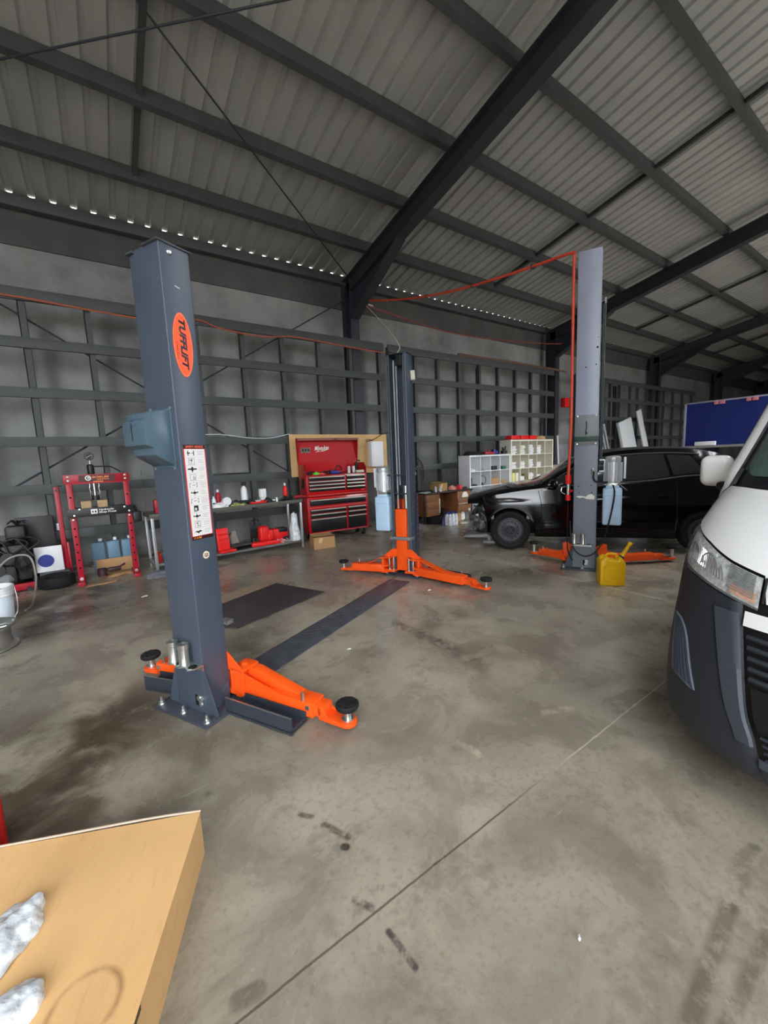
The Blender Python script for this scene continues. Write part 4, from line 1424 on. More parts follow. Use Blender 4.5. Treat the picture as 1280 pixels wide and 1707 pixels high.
bm = BM(); bx(bm, (0.075, ly(1.68) - 0.004, 1.635), (0.265, ly(1.68) - 0.0005, 1.735), bev=0.001)
pl = obj('notice_sticker', bm, mat('sticker_grey', (122, 108, 100), 0.5, noise=0.3, scale=40), ld)
bm = BM()
for k in range(3):
    bx(bm, (0.10 + 0.055*k, ly(1.68) - 0.0055, 1.665), (0.135 + 0.055*k, ly(1.68) - 0.0035, 1.715))
parts('sticker_print', bm, m_blkp, pl)
# castors
for xx, yy in ((0.10, 0.07), (CW - 0.10, 0.07), (0.10, CD - 0.07), (CW - 0.10, CD - 0.07)):
    bm = BM()
    cyl(bm, (xx - 0.022, yy, 0.062), (xx + 0.022, yy, 0.062), 0.062, seg=22)
    c_ = obj('castor_wheel', bm, m_blk, CH)
    bm = BM()
    for s in (-1, 1):
        prism(bm, [(yy - 0.045, 0.14), (yy + 0.03, 0.14), (yy + 0.014, 0.05), (yy - 0.014, 0.05)], xx + s*0.028 - 0.002, xx + s*0.028 + 0.002, 'yzx')
    bx(bm, (xx - 0.045, yy - 0.05, 0.136), (xx + 0.045, yy + 0.05, 0.145))
    cyl(bm, (xx - 0.032, yy, 0.062), (xx + 0.032, yy, 0.062), 0.012, seg=10)
    obj('castor_fork', bm, m_zinc, c_)
def chest_pt(x, y, z):
    a = R(-4)
    return (3.0 + x*math.cos(a) - y*math.sin(a), 6.80 + x*math.sin(a) + y*math.cos(a), z)
# tools in the tray
def tray(name, x, y, bm, m, label, cat, rz=0.0):
    o = solo(name, bm, m, label, cat, chest_pt(x, y, 1.2225), R(-4) + rz, group='tools lying in the open chest tray')
    o.scale = (1.3, 1.3, 1.45)
bm = BM(); lump(bm, (0, 0, 0.03), (0.055, 0.045, 0.038), 1, 0.3, 3)
tray('green_glove', 0.27, 0.16, bm, m_grn, 'bright green glove bundle in open chest tray', 'glove')
bm = BM(); lump(bm, (0, 0, 0.02), (0.05, 0.04, 0.026), 4, 0.3, 3)
tray('coral_cloth', 0.37, 0.12, bm, mat('coral_cloth', (232, 90, 70), 0.8), 'coral red cloth beside green glove in chest tray', 'cloth')
bm = BM(); box(bm, (0, 0, 0.02), (0.15, 0.06, 0.04), bev=0.012); cyl(bm, (-0.05, 0, 0.04), (-0.05, 0, 0.055), 0.02)
tray('blue_tool_pouch', 0.62, 0.10, bm, m_blup, 'blue tool pouch in middle of open chest tray', 'tool pouch')
bm = BM(); tube(bm, [(0.05*math.cos(a), 0.03, 0.055 + 0.05*math.sin(a)) for a in [2*PI*k/16 for k in range(16)]], 0.008, 6, closed=True)
tray('coiled_cord', 0.74, 0.16, bm, m_cable, 'small black coiled cord standing in chest tray', 'cord')
for x, lab in ((0.93, 'left'), (1.03, 'right')):
    bm = BM(); cyl(bm, (0, 0, 0), (0, 0, 0.075), 0.022, seg=18); cyl(bm, (0, 0, 0.075), (0, 0, 0.092), 0.02, seg=18)
    tray('small_white_can', x, 0.13, bm, m_whp, lab + ' one of two small white cans in chest tray', 'can')
bm = BM(); box(bm, (0, 0, 0.018), (0.13, 0.05, 0.036), bev=0.008)
tray('white_tool_case', 1.13, 0.06, bm, m_cream, 'cream tool case at right end of chest tray', 'tool case')
bm = BM(); cyl(bm, (0, 0, 0.02), (0, 0, 0.14), 0.02, seg=14); box(bm, (0.0, 0, 0.01), (0.09, 0.05, 0.02), bev=0.005); tube(bm, [(0, 0, 0.13), (0.03, 0, 0.17), (0.07, 0, 0.15)], 0.008, 6, 3)
tray('grease_gun', 1.14, 0.22, bm, m_blkm, 'black grease gun standing at right of chest tray', 'grease gun')
for x, y, a, lab in ((0.12, 0.14, 0.5, 'black handled wrench at left end of chest tray'), (0.18, 0.24, 1.2, 'black pliers behind green glove in chest tray'), (0.46, 0.20, 0.2, 'dark ratchet beside coral cloth in chest tray'), (0.52, 0.26, -0.4, 'dark red screwdriver at back of chest tray'), (0.84, 0.20, 0.1, 'dark red hose fitting beside white cans in tray')):
    bm = BM(); cyl(bm, (-0.08, 0, 0.02), (0.02, 0, 0.03), 0.014, seg=10); cyl(bm, (0.02, 0, 0.03), (0.09, 0, 0.04), 0.007, seg=8); box(bm, (0.095, 0, 0.04), (0.03, 0.025, 0.02), bev=0.004)
    tray('hand_tool', x, y, bm, m_redd if 'red' in lab else m_blkp, lab, 'hand tool', a)

# plywood board with switch box behind the chest
t = thing('plywood_board', 'pale plywood board fixed to wall frame behind red chest', 'plywood board', (4.045, 7.305, 1.19))
bm = BM(); bx(bm, (-1.11, -0.018, 0.0), (1.11, 0.0, 0.80), bev=0.002)
obj('board_panel', bm, m_ply, t)
bm = BM()
for k in range(1, 6):
    bx(bm, (-1.11, -0.0186, 0.8*k/6 - 0.001), (1.11, -0.0178, 0.8*k/6 + 0.001))
obj('board_groove', bm, mat('ply_groove', (150, 112, 70), 0.8), t)
t = thing('switch_box', 'white wall switch box on plywood beside red chest', 'switch box', (4.80, 7.285, 1.31))
bm = BM(); bx(bm, (-0.155, -0.16, 0.0), (0.155, 0.0, 0.53), bev=0.008)
obj('box_body', bm, m_whp, t)
bm = BM(); bx(bm, (-0.145, -0.168, 0.01), (0.145, -0.16, 0.52), bev=0.004)
obj('box_door', bm, m_whp, t)
bm = BM(); tube(bm, [(0.0, -0.02, 0.53), (-0.1, -0.02, 0.58), (-0.2, -0.02, 0.56)], 0.006, 6, 4)
obj('cable_entry', bm, m_cable, t)
bm = BM(); tube(bm, [(4.62, 7.27, 1.84), (4.85, 7.275, 1.90), (5.1, 7.28, 2.02), (5.3, 7.3, 2.03)], 0.008, 6, 5)
solo('black_power_cable', bm, m_cable, 'thin black cable looping over plywood to the white box', 'cable')
bm = BM(); bx(bm, (0, 0, 0), (0.10, 0.03, 1.30), bev=0.004)
solo('white_conduit', bm, m_whp, 'white vertical conduit below the wall switch box', 'conduit', (4.86, 7.27, 0.0))
# ---------------------------------------------------------------- steel bench along the wall frame
BN = thing('steel_workbench', 'long grey steel workbench with lower shelf left of red chest', 'workbench', (2.76, 6.50, 0), R(4))
BL = 2.3
bm = BM(); bx(bm, (-BL, 0.0, 0.78), (0.02, 0.56, 0.835), bev=0.004)
obj('bench_top', bm, m_bench, BN)
bm = BM(); bx(bm, (-BL, 0.02, 0.095), (0.0, 0.54, 0.13), bev=0.003)
obj('lower_shelf', bm, mat('shelf_steel', (112, 112, 112), 0.4, metal=0.3, noise=0.15, scale=6), BN)
for x in (-BL + 0.03, -1.52, -0.02):
    for y in (0.02, 0.53):
        bm = BM(); bx(bm, (x - 0.018, y - 0.018, 0), (x + 0.018, y + 0.018, 0.78), bev=0.002)
        obj('leg', bm, m_alu, BN)
def bpt(px_x, y, z):
    """point on the bench: distance along the front from its right end"""
    a = R(4); x = px_x
    return (2.76 + x*math.cos(a) - y*math.sin(a), 6.50 + x*math.sin(a) + y*math.cos(a), z)
TOP, LOW = 0.8355, 0.1305
GT, GL = 'clutter on the steel bench top', 'things on the bench lower shelf'
def put(name, bm, m, x, y, z, label, cat, rz=0.0, g=GT, **k):
    o = solo(name, bm, m, label, cat, bpt(x, y, z), R(4) + rz, group=g, **k)
    if g == GT:
        o.scale = (1.4, 1.4, 1.4)
    return o
def bottle(x, y, label, body, cap, h=0.22, r=0.038, spray=False, g=GT, z=TOP):
    t = thing('spray_bottle' if spray else 'bottle', label, 'bottle', bpt(x, y, z), R(4), g)
    t.scale = (1.12, 1.12, 1.12)
    bm = BM(); lathe(bm, [(r*0.9, 0), (r, 0.006), (r, h*0.62), (r*0.8, h*0.74), (r*0.38, h*0.82), (r*0.38, h*0.86), (0.0, h*0.86)], seg=20)
    obj('bottle_body', bm, body, t)
    bm = BM()
    if spray:
        box(bm, (0.006, 0, h*0.95), (0.075, 0.026, 0.045), bev=0.008); cyl(bm, (0, 0, h*0.84), (0, 0, h*0.93), r*0.42, seg=14); box(bm, (0.03, 0, h*0.82), (0.01, 0.014, 0.06), rot=Matrix.Rotation(R(-20), 3, 'Y'), bev=0.003)
        obj('trigger_head', bm, cap, t)
    else:
        lathe(bm, [(r*0.46, h*0.84), (r*0.46, h*0.96), (r*0.2, h), (0, h)], seg=16)
        obj('bottle_cap', bm, cap, t)
    return t
bottle(-1.325, 0.16, 'red and white squeeze bottle with pointed cap on bench', m_redd, m_whp, 0.24, 0.036)
bottle(-0.905, 0.20, 'white spray bottle with black trigger head on bench', m_whp, m_blkp, 0.31, 0.044, spray=True)
bottle(-0.205, 0.18, 'red and white spray can at right end of bench', m_redp, m_whp, 0.26, 0.034)
bottle(-1.45, 0.30, 'dark glass bottle beside lift sign on bench', m_green, m_blkp, 0.22, 0.034)
bottle(-1.405, 0.12, 'pale plastic bottle at left of bench clutter', mat('pale_bottle', (214, 226, 226), 0.3), m_whp, 0.15, 0.03)
bm = BM(); lump(bm, (0, 0, 0.035), (0.09, 0.06, 0.05), 3, 0.4, 3); 
put('white_rag', bm, m_whp, -1.34, 0.05, TOP, 'crumpled white rag in front of red squeeze bottle', 'rag')
bm = BM(); lathe(bm, [(0.045, 0), (0.045, 0.075), (0.0, 0.08)], (0, 0, 0.046), 20, Matrix.Rotation(R(80), 3, 'X'))
put('paper_roll', bm, m_whp, -1.235, 0.13, TOP, 'white paper roll lying on bench beside rag', 'paper roll')
bm = BM(); box(bm, (0, 0, 0.03), (0.06, 0.05, 0.06), bev=0.004); box(bm, (0, 0, 0.11), (0.075, 0.06, 0.10), bev=0.008)
put('white_carton_box', bm, m_whp, -0.62, 0.15, TOP, 'upright white box standing on the bench', 'box')
bm = BM(); box(bm, (0, 0, 0.014), (0.22, 0.05, 0.028), bev=0.006)
put('white_tray', bm, m_whp, -0.77, 0.20, TOP, 'flat white strip tray beside upright white box', 'tray')
bm = BM(); box(bm, (0, 0, 0.012), (0.20, 0.025, 0.022), bev=0.006); box(bm, (0.07, 0, 0.018), (0.06, 0.04, 0.034), bev=0.008)
put('red_cutter', bm, m_redp, -0.75, 0.03, TOP, 'red handled cutter lying along bench front edge', 'cutter', 0.1)
bm = BM(); lump(bm, (0, 0, 0.025), (0.085, 0.04, 0.032), 8, 0.5, 3, 3)
put('yellow_green_sockets', bm, mat('olive_plastic', (150, 160, 92), 0.5, noise=0.5, scale=30), -1.055, 0.05, TOP, 'yellow green socket set heap at bench front', 'socket set')
rr = random.Random(11)
lab = ['black handled socket wrench by the lift sign', 'dark ring spanner before white rag', 'dark impact socket beside paper roll', 'black ratchet before paper roll', 'dark hose clamp before yellow green sockets', 'black air fitting behind yellow green sockets',
       'dark torch before white spray bottle', 'black trigger gun between spray bottle and white box', 'dark metal clamp before upright white box', 'silver wire bundle right of upright white box', 'grey small vise jaw on bench right half', 'black tin near bench right end',
       'dark tubing under red spray can', 'dark red hose end hanging over bench right end']
xs_ = [-1.48, -1.37, -1.27, -1.19, -1.12, -1.10, -0.95, -0.86, -0.60, -0.47, -0.38, -0.27, -0.17, -0.06]
for x, l in zip(xs_, lab):
    bm = BM()
    a = rr.uniform(-0.6, 0.6)
    k = rr.choice((0, 1, 2))
    if k == 0:
        cyl(bm, (-0.07, 0, 0.014), (0.04, 0, 0.018), 0.013, seg=10); cyl(bm, (0.045, 0, 0.0), (0.045, 0, 0.05), 0.022, seg=12)
    elif k == 1:
        box(bm, (0, 0, 0.03), (0.09, 0.035, 0.035), bev=0.008); box(bm, (-0.03, 0, 0.025), (0.03, 0.03, 0.05), bev=0.008); cyl(bm, (0.04, 0, 0.032), (0.09, 0, 0.034), 0.012, seg=10)
    else:
        tube(bm, [(-0.07, 0.01, 0.012), (-0.03, -0.02, 0.03), (0.02, 0.02, 0.05), (0.06, -0.01, 0.02), (0.08, 0.02, 0.012)], 0.011, 8, 4); box(bm, (0.0, 0.0, 0.016), (0.05, 0.04, 0.03), bev=0.006)
    m = m_zinc if ('silver' in l) else m_grey if 'grey' in l else m_redd if 'red hose' in l else m_blkp
    put('hand_tool', bm, m, x, 0.05 + 0.08*rr.random(), TOP, l, 'hand tool', a)
bm = BM(); box(bm, (0, 0, 0.07), (0.08, 0.09, 0.14), bev=0.01); cyl(bm, (0, -0.045, 0.08), (0, -0.10, 0.08), 0.02)
put('bench_vise', bm, m_redd, -2.16, 0.10, TOP, 'dark red bench vise left of the near lift post', 'vise')
# lower shelf
t = thing('red_tool_case', 'open red plastic tool case on bench lower shelf', 'tool case', bpt(-1.30, 0.06, LOW), R(4) + 0.1, GL)
bm = BM(); box(bm, (-0.02, 0.06, 0.20), (0.19, 0.035, 0.34), rot=Matrix.Rotation(R(-8), 3, 'X'), bev=0.012)
for k in range(3):
    box(bm, (-0.02, 0.035, 0.12 + 0.08*k), (0.15, 0.02, 0.02), bev=0.005)
obj('case_lid', bm, m_redp, t)
bm = BM(); box(bm, (0.0, -0.02, 0.02), (0.25, 0.13, 0.04), bev=0.01)
obj('case_base', bm, m_redp, t)
bm = BM(); lump(bm, (0, 0, 0), (0.10, 0.09, 0.26), 6, 0.3, 3)
put('canvas_tool_bag', bm, mat('canvas', (128, 120, 110), 0.9, noise=0.2, scale=10), -1.12, 0.28, LOW, 'beige canvas bag behind open red tool case', 'bag', g=GL)
for k, (x, z, l) in enumerate(((-1.0, 0.0, 'flat black folded cover at bottom of shelf pile'), (-1.02, 0.055, 'rolled dark grey cover on top of folded cover'))):
    bm = BM(); lump(bm, (0, 0, 0.03), (0.19, 0.13, 0.036), 20 + k, 0.2, 3, 1.5)
    put('folded_cover', bm, m_blkp if k == 0 else mat('dark_grey_cloth', (62, 60, 58), 0.9), x, 0.16, LOW + z, l, 'cover', 0.05, g=GL)
bm = BM(); box(bm, (0, 0.10, 0.19), (0.03, 0.03, 0.38), bev=0.005); box(bm, (0.16, 0.10, 0.19), (0.03, 0.03, 0.38), bev=0.005); tube(bm, [(0, 0.1, 0.36), (0.03, 0.1, 0.40), (0.08, 0.1, 0.41), (0.13, 0.1, 0.40), (0.16, 0.1, 0.36)], 0.014, 8, 4); box(bm, (0.08, 0.12, 0.2), (0.17, 0.02, 0.2), bev=0.004)
put('black_pump_frame', bm, m_blkm, -0.80, 0.22, LOW, 'black pump frame behind red moulded jack stand', 'pump', g=GL)
t = thing('red_jack_case', 'red moulded bottle jack case on bench lower shelf', 'jack', bpt(-0.64, 0.10, LOW), R(4) - 0.05, GL)
bm = BM(); box(bm, (-0.02, 0.05, 0.19), (0.17, 0.15, 0.25), bev=0.05, seg=4); box(bm, (0.09, 0.06, 0.15), (0.12, 0.13, 0.19), bev=0.045, seg=4); box(bm, (-0.02, -0.03, 0.20), (0.04, 0.02, 0.18), bev=0.008); box(bm, (0.06, -0.01, 0.12), (0.05, 0.03, 0.10), bev=0.01)
obj('case_shell', bm, m_redp, t)
bm = BM(); box(bm, (-0.05, 0.0, 0.035), (0.42, 0.16, 0.07), bev=0.018)
obj('case_base', bm, m_redp, t)
bm = BM(); box(bm, (0.0, 0, 0.025), (0.20, 0.09, 0.05), bev=0.015)
put('red_plastic_lid', bm, m_redp, -0.43, 0.06, LOW, 'small red plastic lid right of red jack case', 'lid', 0.3, g=GL)
bm = BM()
for k in range(26):
    box(bm, (rr.uniform(-0.09, 0.09), rr.uniform(-0.05, 0.05), rr.uniform(0.012, 0.06)), (0.06, 0.006, 0.006), rot=Matrix.Rotation(rr.uniform(0, PI), 3, 'Z') @ Matrix.Rotation(rr.uniform(-0.5, 0.5), 3, 'Y'))
o = put('shredded_packing', bm, m_whp, -0.36, 0.06, LOW, 'heap of white shredded packing on lower shelf', 'packing', g=GL)
o['kind'] = 'stuff'
t = thing('red_drill_case', 'red and black power tool case near bench right leg', 'tool case', bpt(-0.34, 0.29, LOW), R(4) - 0.1, GL)
bm = BM(); box(bm, (0, 0, 0.11), (0.30, 0.18, 0.22), bev=0.03)
obj('case_body', bm, m_redp, t)
bm = BM(); box(bm, (-0.14, 0, 0.12), (0.05, 0.19, 0.23), bev=0.015); box(bm, (0.06, 0, 0.19), (0.16, 0.19, 0.07), bev=0.012); box(bm, (0.1, -0.06, 0.05), (0.10, 0.08, 0.05), bev=0.01)
obj('case_trim', bm, m_blkp, t)
bm = BM(); lump(bm, (0, 0, 0), (0.08, 0.08, 0.46), 41, 0.3, 4, 2.2)
put('clear_plastic_bag', bm, m_plastic, -0.12, 0.09, LOW, 'crumpled clear plastic bag at right end of lower shelf', 'bag', g=GL)
bm = BM(); box(bm, (0, 0, 0.05), (0.06, 0.05, 0.10), bev=0.008); cyl(bm, (0, 0, 0.1), (0, 0, 0.16), 0.016)
put('red_grease_pump', bm, m_redp, -2.22, 0.12, LOW, 'small red pump on lower shelf beyond lift post', 'pump', g=GL)
bm = BM(); lump(bm, (0, 0, 0.04), (0.17, 0.12, 0.07), 51, 0.35, 3)
solo('grey_cloth', bm, mat('grey_cloth', (110, 112, 120), 0.9), 'grey crumpled cloth on floor left of lift post', 'cloth', (0.50, 6.20, 0))
bm = BM(); lump(bm, (0, 0, 0.07), (0.14, 0.10, 0.06), 52, 0.35, 3)
put('navy_cloth', bm, mat('navy_cloth', (52, 50, 70), 0.9), -2.02, 0.10, LOW, 'navy crumpled cloth on lower shelf beyond lift post', 'cloth', g=GL)
bm = BM(); box(bm, (0, 0, 0.14), (0.20, 0.26, 0.28), bev=0.02)
put('pale_blue_bin', bm, m_tealp, -1.80, 0.34, LOW, 'pale blue plastic bin on lower shelf behind lift post', 'bin', g=GL)

# ---------------------------------------------------------------- shop press
PR = thing('shop_press', 'dark red hydraulic shop press with pressure gauge', 'shop press', (-0.06, 6.62, 0), R(1))
PW = 0.31
for s in (-1, 1):
    bm = BM()
    bx(bm, (s*PW - 0.032, -0.05, 0.03), (s*PW + 0.032, 0.05, 1.34), bev=0.003)
    u_ = obj('upright', bm, m_redd, PR)
    bm = BM()
    for k in range(7):
        cyl(bm, (s*PW, -0.0515, 0.20 + k*0.105), (s*PW, -0.0495, 0.20 + k*0.105), 0.012, seg=12)
    cyl(bm, (s*PW, -0.0515, 1.13), (s*PW, -0.0495, 1.13), 0.012, seg=12)
    parts('pin_hole', bm, m_hole, u_)
    bm = BM(); bx(bm, (s*PW - 0.04, -0.25, 0.0), (s*PW + 0.04, 0.25, 0.045), bev=0.004)
    obj('foot', bm, m_redd, PR)
    bm = BM(); cyl(bm, (s*PW, -0.06, 0.055), (s*PW, -0.05, 0.055), 0.02, seg=12)
    obj('foot_bolt', bm, m_zinc, PR)
bm = BM(); bx(bm, (-PW - 0.05, -0.062, 1.31), (PW + 0.05, -0.050, 1.42), bev=0.002); bx(bm, (-PW - 0.05, 0.05, 1.31), (PW + 0.05, 0.062, 1.42), bev=0.002); bx(bm, (-PW - 0.04, -0.06, 1.30), (PW + 0.04, 0.06, 1.312))
hd = obj('head_beam', bm, m_redd, PR)
bm = BM(); bx(bm, (-0.20, -0.0635, 1.325), (0.19, -0.0622, 1.408))
dc = obj('maker_decal', bm, mat('decal_brown', (66, 24, 28), 0.45), hd)
bm = BM()
prism(bm, disc_poly(-0.10, 1.372, 0.033, 0.033, 28), -0.0642, -0.0634, 'xzy')
em = obj('decal_emblem', bm, m_txtw, dc)
bm = BM()
prism(bm, disc_poly(-0.10, 1.372, 0.021, 0.021, 22), -0.0648, -0.0642, 'xzy')
obj('emblem_ring', bm, mat('decal_dark', (60, 50, 56), 0.5), em)
bm = BM()
prism(bm, disc_poly(-0.096, 1.374, 0.011, 0.011, 16), -0.0654, -0.0648, 'xzy')
obj('emblem_core', bm, m_txtw, em)
lettering('lettering', 'BORUM', m_txto, dc, (0.035, -0.0637, 1.382), (1, 0, 0), (0, 0, 1), 0.185, 0.026, shear=0.2, bold=0.03)
lettering('small_lettering', 'INDUSTRIAL', m_txto, dc, (0.06, -0.0637, 1.352), (1, 0, 0), (0, 0, 1), 0.135, 0.016, shear=0.2, bold=0.03)
bm = BM(); bx(bm, (-0.05, -0.0637, 1.318), (0.06, -0.0622, 1.330))
obj('decal_stripe', bm, m_txto, dc)
for x, z in ((-PW, 1.395), (-PW, 1.345), (PW, 1.395), (PW, 1.345)):
    bm = BM(); lathe(bm, [(0.018, 0), (0.018, 0.006), (0.011, 0.012), (0, 0.014)], (x, -0.062, z), 14, Matrix.Rotation(R(90), 3, 'X'))
    obj('frame_bolt', bm, m_zinc, PR)
bm = BM(); bx(bm, (-PW - 0.05, -0.13, 0.875), (PW + 0.05, -0.118, 0.985), bev=0.002); bx(bm, (-PW - 0.05, 0.118, 0.875), (PW + 0.05, 0.13, 0.985), bev=0.002)
bd_ = obj('press_bed', bm, m_blkp, PR)
bm = BM(); bx(bm, (-0.115, -0.1315, 0.905), (-0.045, -0.1300, 0.965), bev=0.0003)
ic = obj('bed_icon', bm, m_txtw, bd_)
bm = BM()
for a in (-0.095, -0.066):
    prism(bm, disc_poly(a, 0.935, 0.010, 0.016, 14), -0.0322 - 0.1, -0.0315 - 0.1, 'xzy')
parts('icon_mark', bm, m_blkp, ic)
lettering('lettering', 'Hydraulic', m_txtw, bd_, (0.055, -0.1306, 0.950), (1, 0, 0), (0, 0, 1), 0.165, 0.030, shear=0.15, bold=0.02)
lettering('lettering', 'Shop Press', m_txtw, bd_, (0.065, -0.1306, 0.918), (1, 0, 0), (0, 0, 1), 0.19, 0.028, shear=0.15, bold=0.03)
for x, z in ((-0.29, 0.90), (-0.23, 0.975), (0.26, 0.965), (0.31, 0.905), (-PW, 0.84), (PW, 0.84)):
    bm = BM(); lathe(bm, [(0.013, 0), (0.013, 0.006), (0, 0.010)], (x, -0.130 if z > 0.87 else -0.05, z), 12, Matrix.Rotation(R(90), 3, 'X'))
    obj('bed_bolt', bm, m_zinc, PR)
bm = BM(); lathe(bm, [(0.038, 1.42), (0.04, 1.43), (0.04, 1.535), (0.03, 1.545), (0.014, 1.55), (0.0, 1.552)], (-0.06, 0, 0), 24)
ram = obj('ram_cylinder', bm, m_blkm, PR)
bm = BM(); cyl(bm, (-0.045, 0, 1.13), (-0.045, 0, 1.30), 0.018, seg=16)
obj('ram_rod', bm, m_chrome, PR)
bm = BM(); cyl(bm, (-0.045, 0, 1.078), (-0.045, 0, 1.14), 0.045, seg=20)
obj('ram_foot', bm, m_blkm, PR)
bm = BM()
for s in (-1, 1):
    tube(bm, [(-0.045 + s*0.05 + 0.004*math.cos(k*1.3), 0.004*math.sin(k*1.3), 1.10 + 0.018*k) for k in range(12)], 0.004, 6, 2)
parts('return_spring', bm, m_zinc, PR)
bm = BM(); cyl(bm, (-0.062, 0, 1.55), (-0.062, 0, 1.61), 0.008, seg=8)
obj('gauge_stem', bm, m_zinc, PR)
bm = BM(); lathe(bm, [(0.0, 0.0), (0.052, 0.0), (0.056, 0.006), (0.056, 0.034), (0.0, 0.034)], (-0.062, 0.017, 1.655), 28, Matrix.Rotation(R(90), 3, 'X') @ Matrix.Rotation(0, 3, 'Z'))
ga = obj('pressure_gauge', bm, m_blkm, PR)
bm = BM(); prism(bm, disc_poly(-0.062, 1.655, 0.046, 0.046, 28), -0.0185, -0.0172, 'xzy')
fc = obj('gauge_face', bm, mat('gauge_dark', (14, 14, 16), 0.5), ga)
bm = BM()
for k in range(11):
    a = R(225 - 27*k)
    box(bm, (-0.062 + 0.037*math.cos(a), -0.019, 1.655 + 0.037*math.sin(a)), (0.010, 0.001, 0.003), rot=Matrix.Rotation(-a, 3, 'Y'))
box(bm, (-0.062, -0.0195, 1.655), (0.062, 0.001, 0.004), rot=Matrix.Rotation(R(-30), 3, 'Y'))
obj('gauge_pointer', bm, m_txtw, fc)
bm = BM(); tube(bm, [(-0.02, 0.02, 1.52), (0.05, 0.05, 1.52), (0.15, 0.06, 1.515), (0.20, 0.06, 1.49), (0.27, 0.05, 1.44)], 0.008, 8, 4)
obj('pump_hose', bm, m_cable, PR)
bm = BM(); bx(bm, (PW + 0.04, -0.07, 0.74), (PW + 0.14, 0.07, 0.88), bev=0.01); cyl(bm, (PW + 0.09, 0, 0.88), (PW + 0.07, 0, 0.97), 0.018)
obj('hand_pump', bm, m_blkm, PR)
def pblock(x, label):
    bm = BM(); box(bm, (0, 0, 0.045), (0.11, 0.24, 0.09), bev=0.004)
    a = R(1); solo('press_block', bm, mat('tan_block', (176, 148, 112), 0.7, noise=0.15, scale=14), label, 'press block', (-0.06 + x, 6.62, 0.985), a, group='pair of blocks on the press bed')
pblock(-0.155, 'left tan block resting on press bed')
pblock(0.02, 'right tan block resting on press bed under ram')
# red pole leaning by the press, crane leg, tyre, engine corner
t = thing('crane_boom_pole', 'slim dark red pole standing left of shop press', 'pole', (-0.535, 7.05, 0))
bm = BM(); bx(bm, (-0.028, -0.03, 0.0), (0.028, 0.03, 1.27), bev=0.004)
obj('pole_tube', bm, m_redd, t)
bm = BM(); bx(bm, (-0.05, -0.045, 1.27), (0.06, 0.045, 1.285), bev=0.002); cyl(bm, (0, -0.04, 1.22), (0, -0.03, 1.22), 0.016, seg=10)
obj('pole_cap', bm, m_blkm, t)
bm = BM(); bx(bm, (0.028, -0.02, 0.08), (0.055, 0.02, 0.5), bev=0.003)
obj('side_bracket', bm, m_redd, t)
t = thing('engine_crane_leg', 'low dark red crane leg on floor at left wall', 'crane leg', (-1.72, 6.60, 0), R(4))
bm = BM(); bx(bm, (0, -0.035, 0.02), (0.90, 0.035, 0.10), bev=0.004)
obj('leg_beam', bm, m_redd, t)
bm = BM(); cyl(bm, (0.82, -0.05, 0.03), (0.82, 0.05, 0.03), 0.028, seg=14)
obj('roller', bm, m_blkm, t)
def tyre_bm(bm, r, w, seg=36, rin=None, lie=True):
    rin = rin or r*0.62
    prof = [(rin, -w*0.36), (rin + 0.02, -w*0.44), (r*0.86, -w*0.5), (r*0.96, -w*0.42), (r, -w*0.30), (r, w*0.30), (r*0.96, w*0.42), (r*0.86, w*0.5), (rin + 0.02, w*0.44), (rin, w*0.36), (rin - 0.006, 0.0), (rin, -w*0.36)]
    rings = []
    for k in range(seg):
        a = 2*PI*k/seg
        rings.append([(pr*math.cos(a), pr*math.sin(a), pz + w*0.5) for pr, pz in prof])
    rings.append(rings[0])
    V = [[bm.verts.new(p) for p in rg[:-1]] for rg in rings[:-1]]
    n = len(V[0])
    for i in range(seg):
        j = (i + 1) % seg
        for k in range(n):
            l = (k + 1) % n
            bm.faces.new((V[i][k], V[j][k], V[j][l], V[i][l]))
bm = BM(); tyre_bm(bm, 0.195, 0.15)
solo('loose_tyre', bm, m_blk, 'black tyre lying flat on floor left of shop press', 'tyre', (-0.63, 6.62, 0))
bm = BM(); lump(bm, (0, 0, 0.02), (0.18, 0.10, 0.03), 61, 0.3, 3, 2); 
solo('brown_paper_sheet', bm, m_card2, 'brown paper sheet with rags on floor under press', 'paper', (0.05, 6.74, 0), 0.2)
bm = BM(); cyl(bm, (0, 0, 0), (0, 0, 0.10), 0.055, seg=16); cyl(bm, (0.1, 0.02, 0.03), (0.28, 0.1, 0.10), 0.012, seg=8); box(bm, (0.14, 0.03, 0.06), (0.16, 0.07, 0.06), bev=0.02)
solo('oily_parts', bm, mat('oily_brown', (58, 34, 34), 0.5, noise=0.3, scale=14), 'oily brown gear part lying between press feet', 'machine part', (-0.14, 6.60, 0.045), 0.1)
bm = BM(); bx(bm, (-0.26, -0.005, 0), (0.26, 0.005, 0.20), bev=0.002)
solo('brown_card_sheet', bm, m_card2, 'upright brown card behind gear part under press', 'card', (0.05, 6.98, 0.0), 0.0)
bm = BM(); prism(bm, [(-0.17, -0.05), (0.17, -0.02), (0.20, 0.05), (-0.15, 0.03)], 0.0, 0.006)
solo('beige_card_offcut', bm, m_card2, 'flat beige card offcut on floor before press foot', 'card', (-0.16, 6.33, 0), 0.12)
for x, lab in ((-0.16, 'left'), (0.02, 'middle'), (0.20, 'right')):
    t = thing('pale_blue_jug', lab + ' of three pale blue plastic jugs behind press', 'jug', (x, 7.16, 0.0), 0, 'pale blue jugs behind the press')
    bm = BM(); bx(bm, (-0.08, -0.09, 0), (0.08, 0.09, 0.44), bev=0.02, seg=3)
    obj('jug_body', bm, m_tealp, t)
    bm = BM(); cyl(bm, (0.03, 0, 0.44), (0.03, 0, 0.48), 0.025, seg=14)
    obj('jug_cap', bm, m_whp, t)
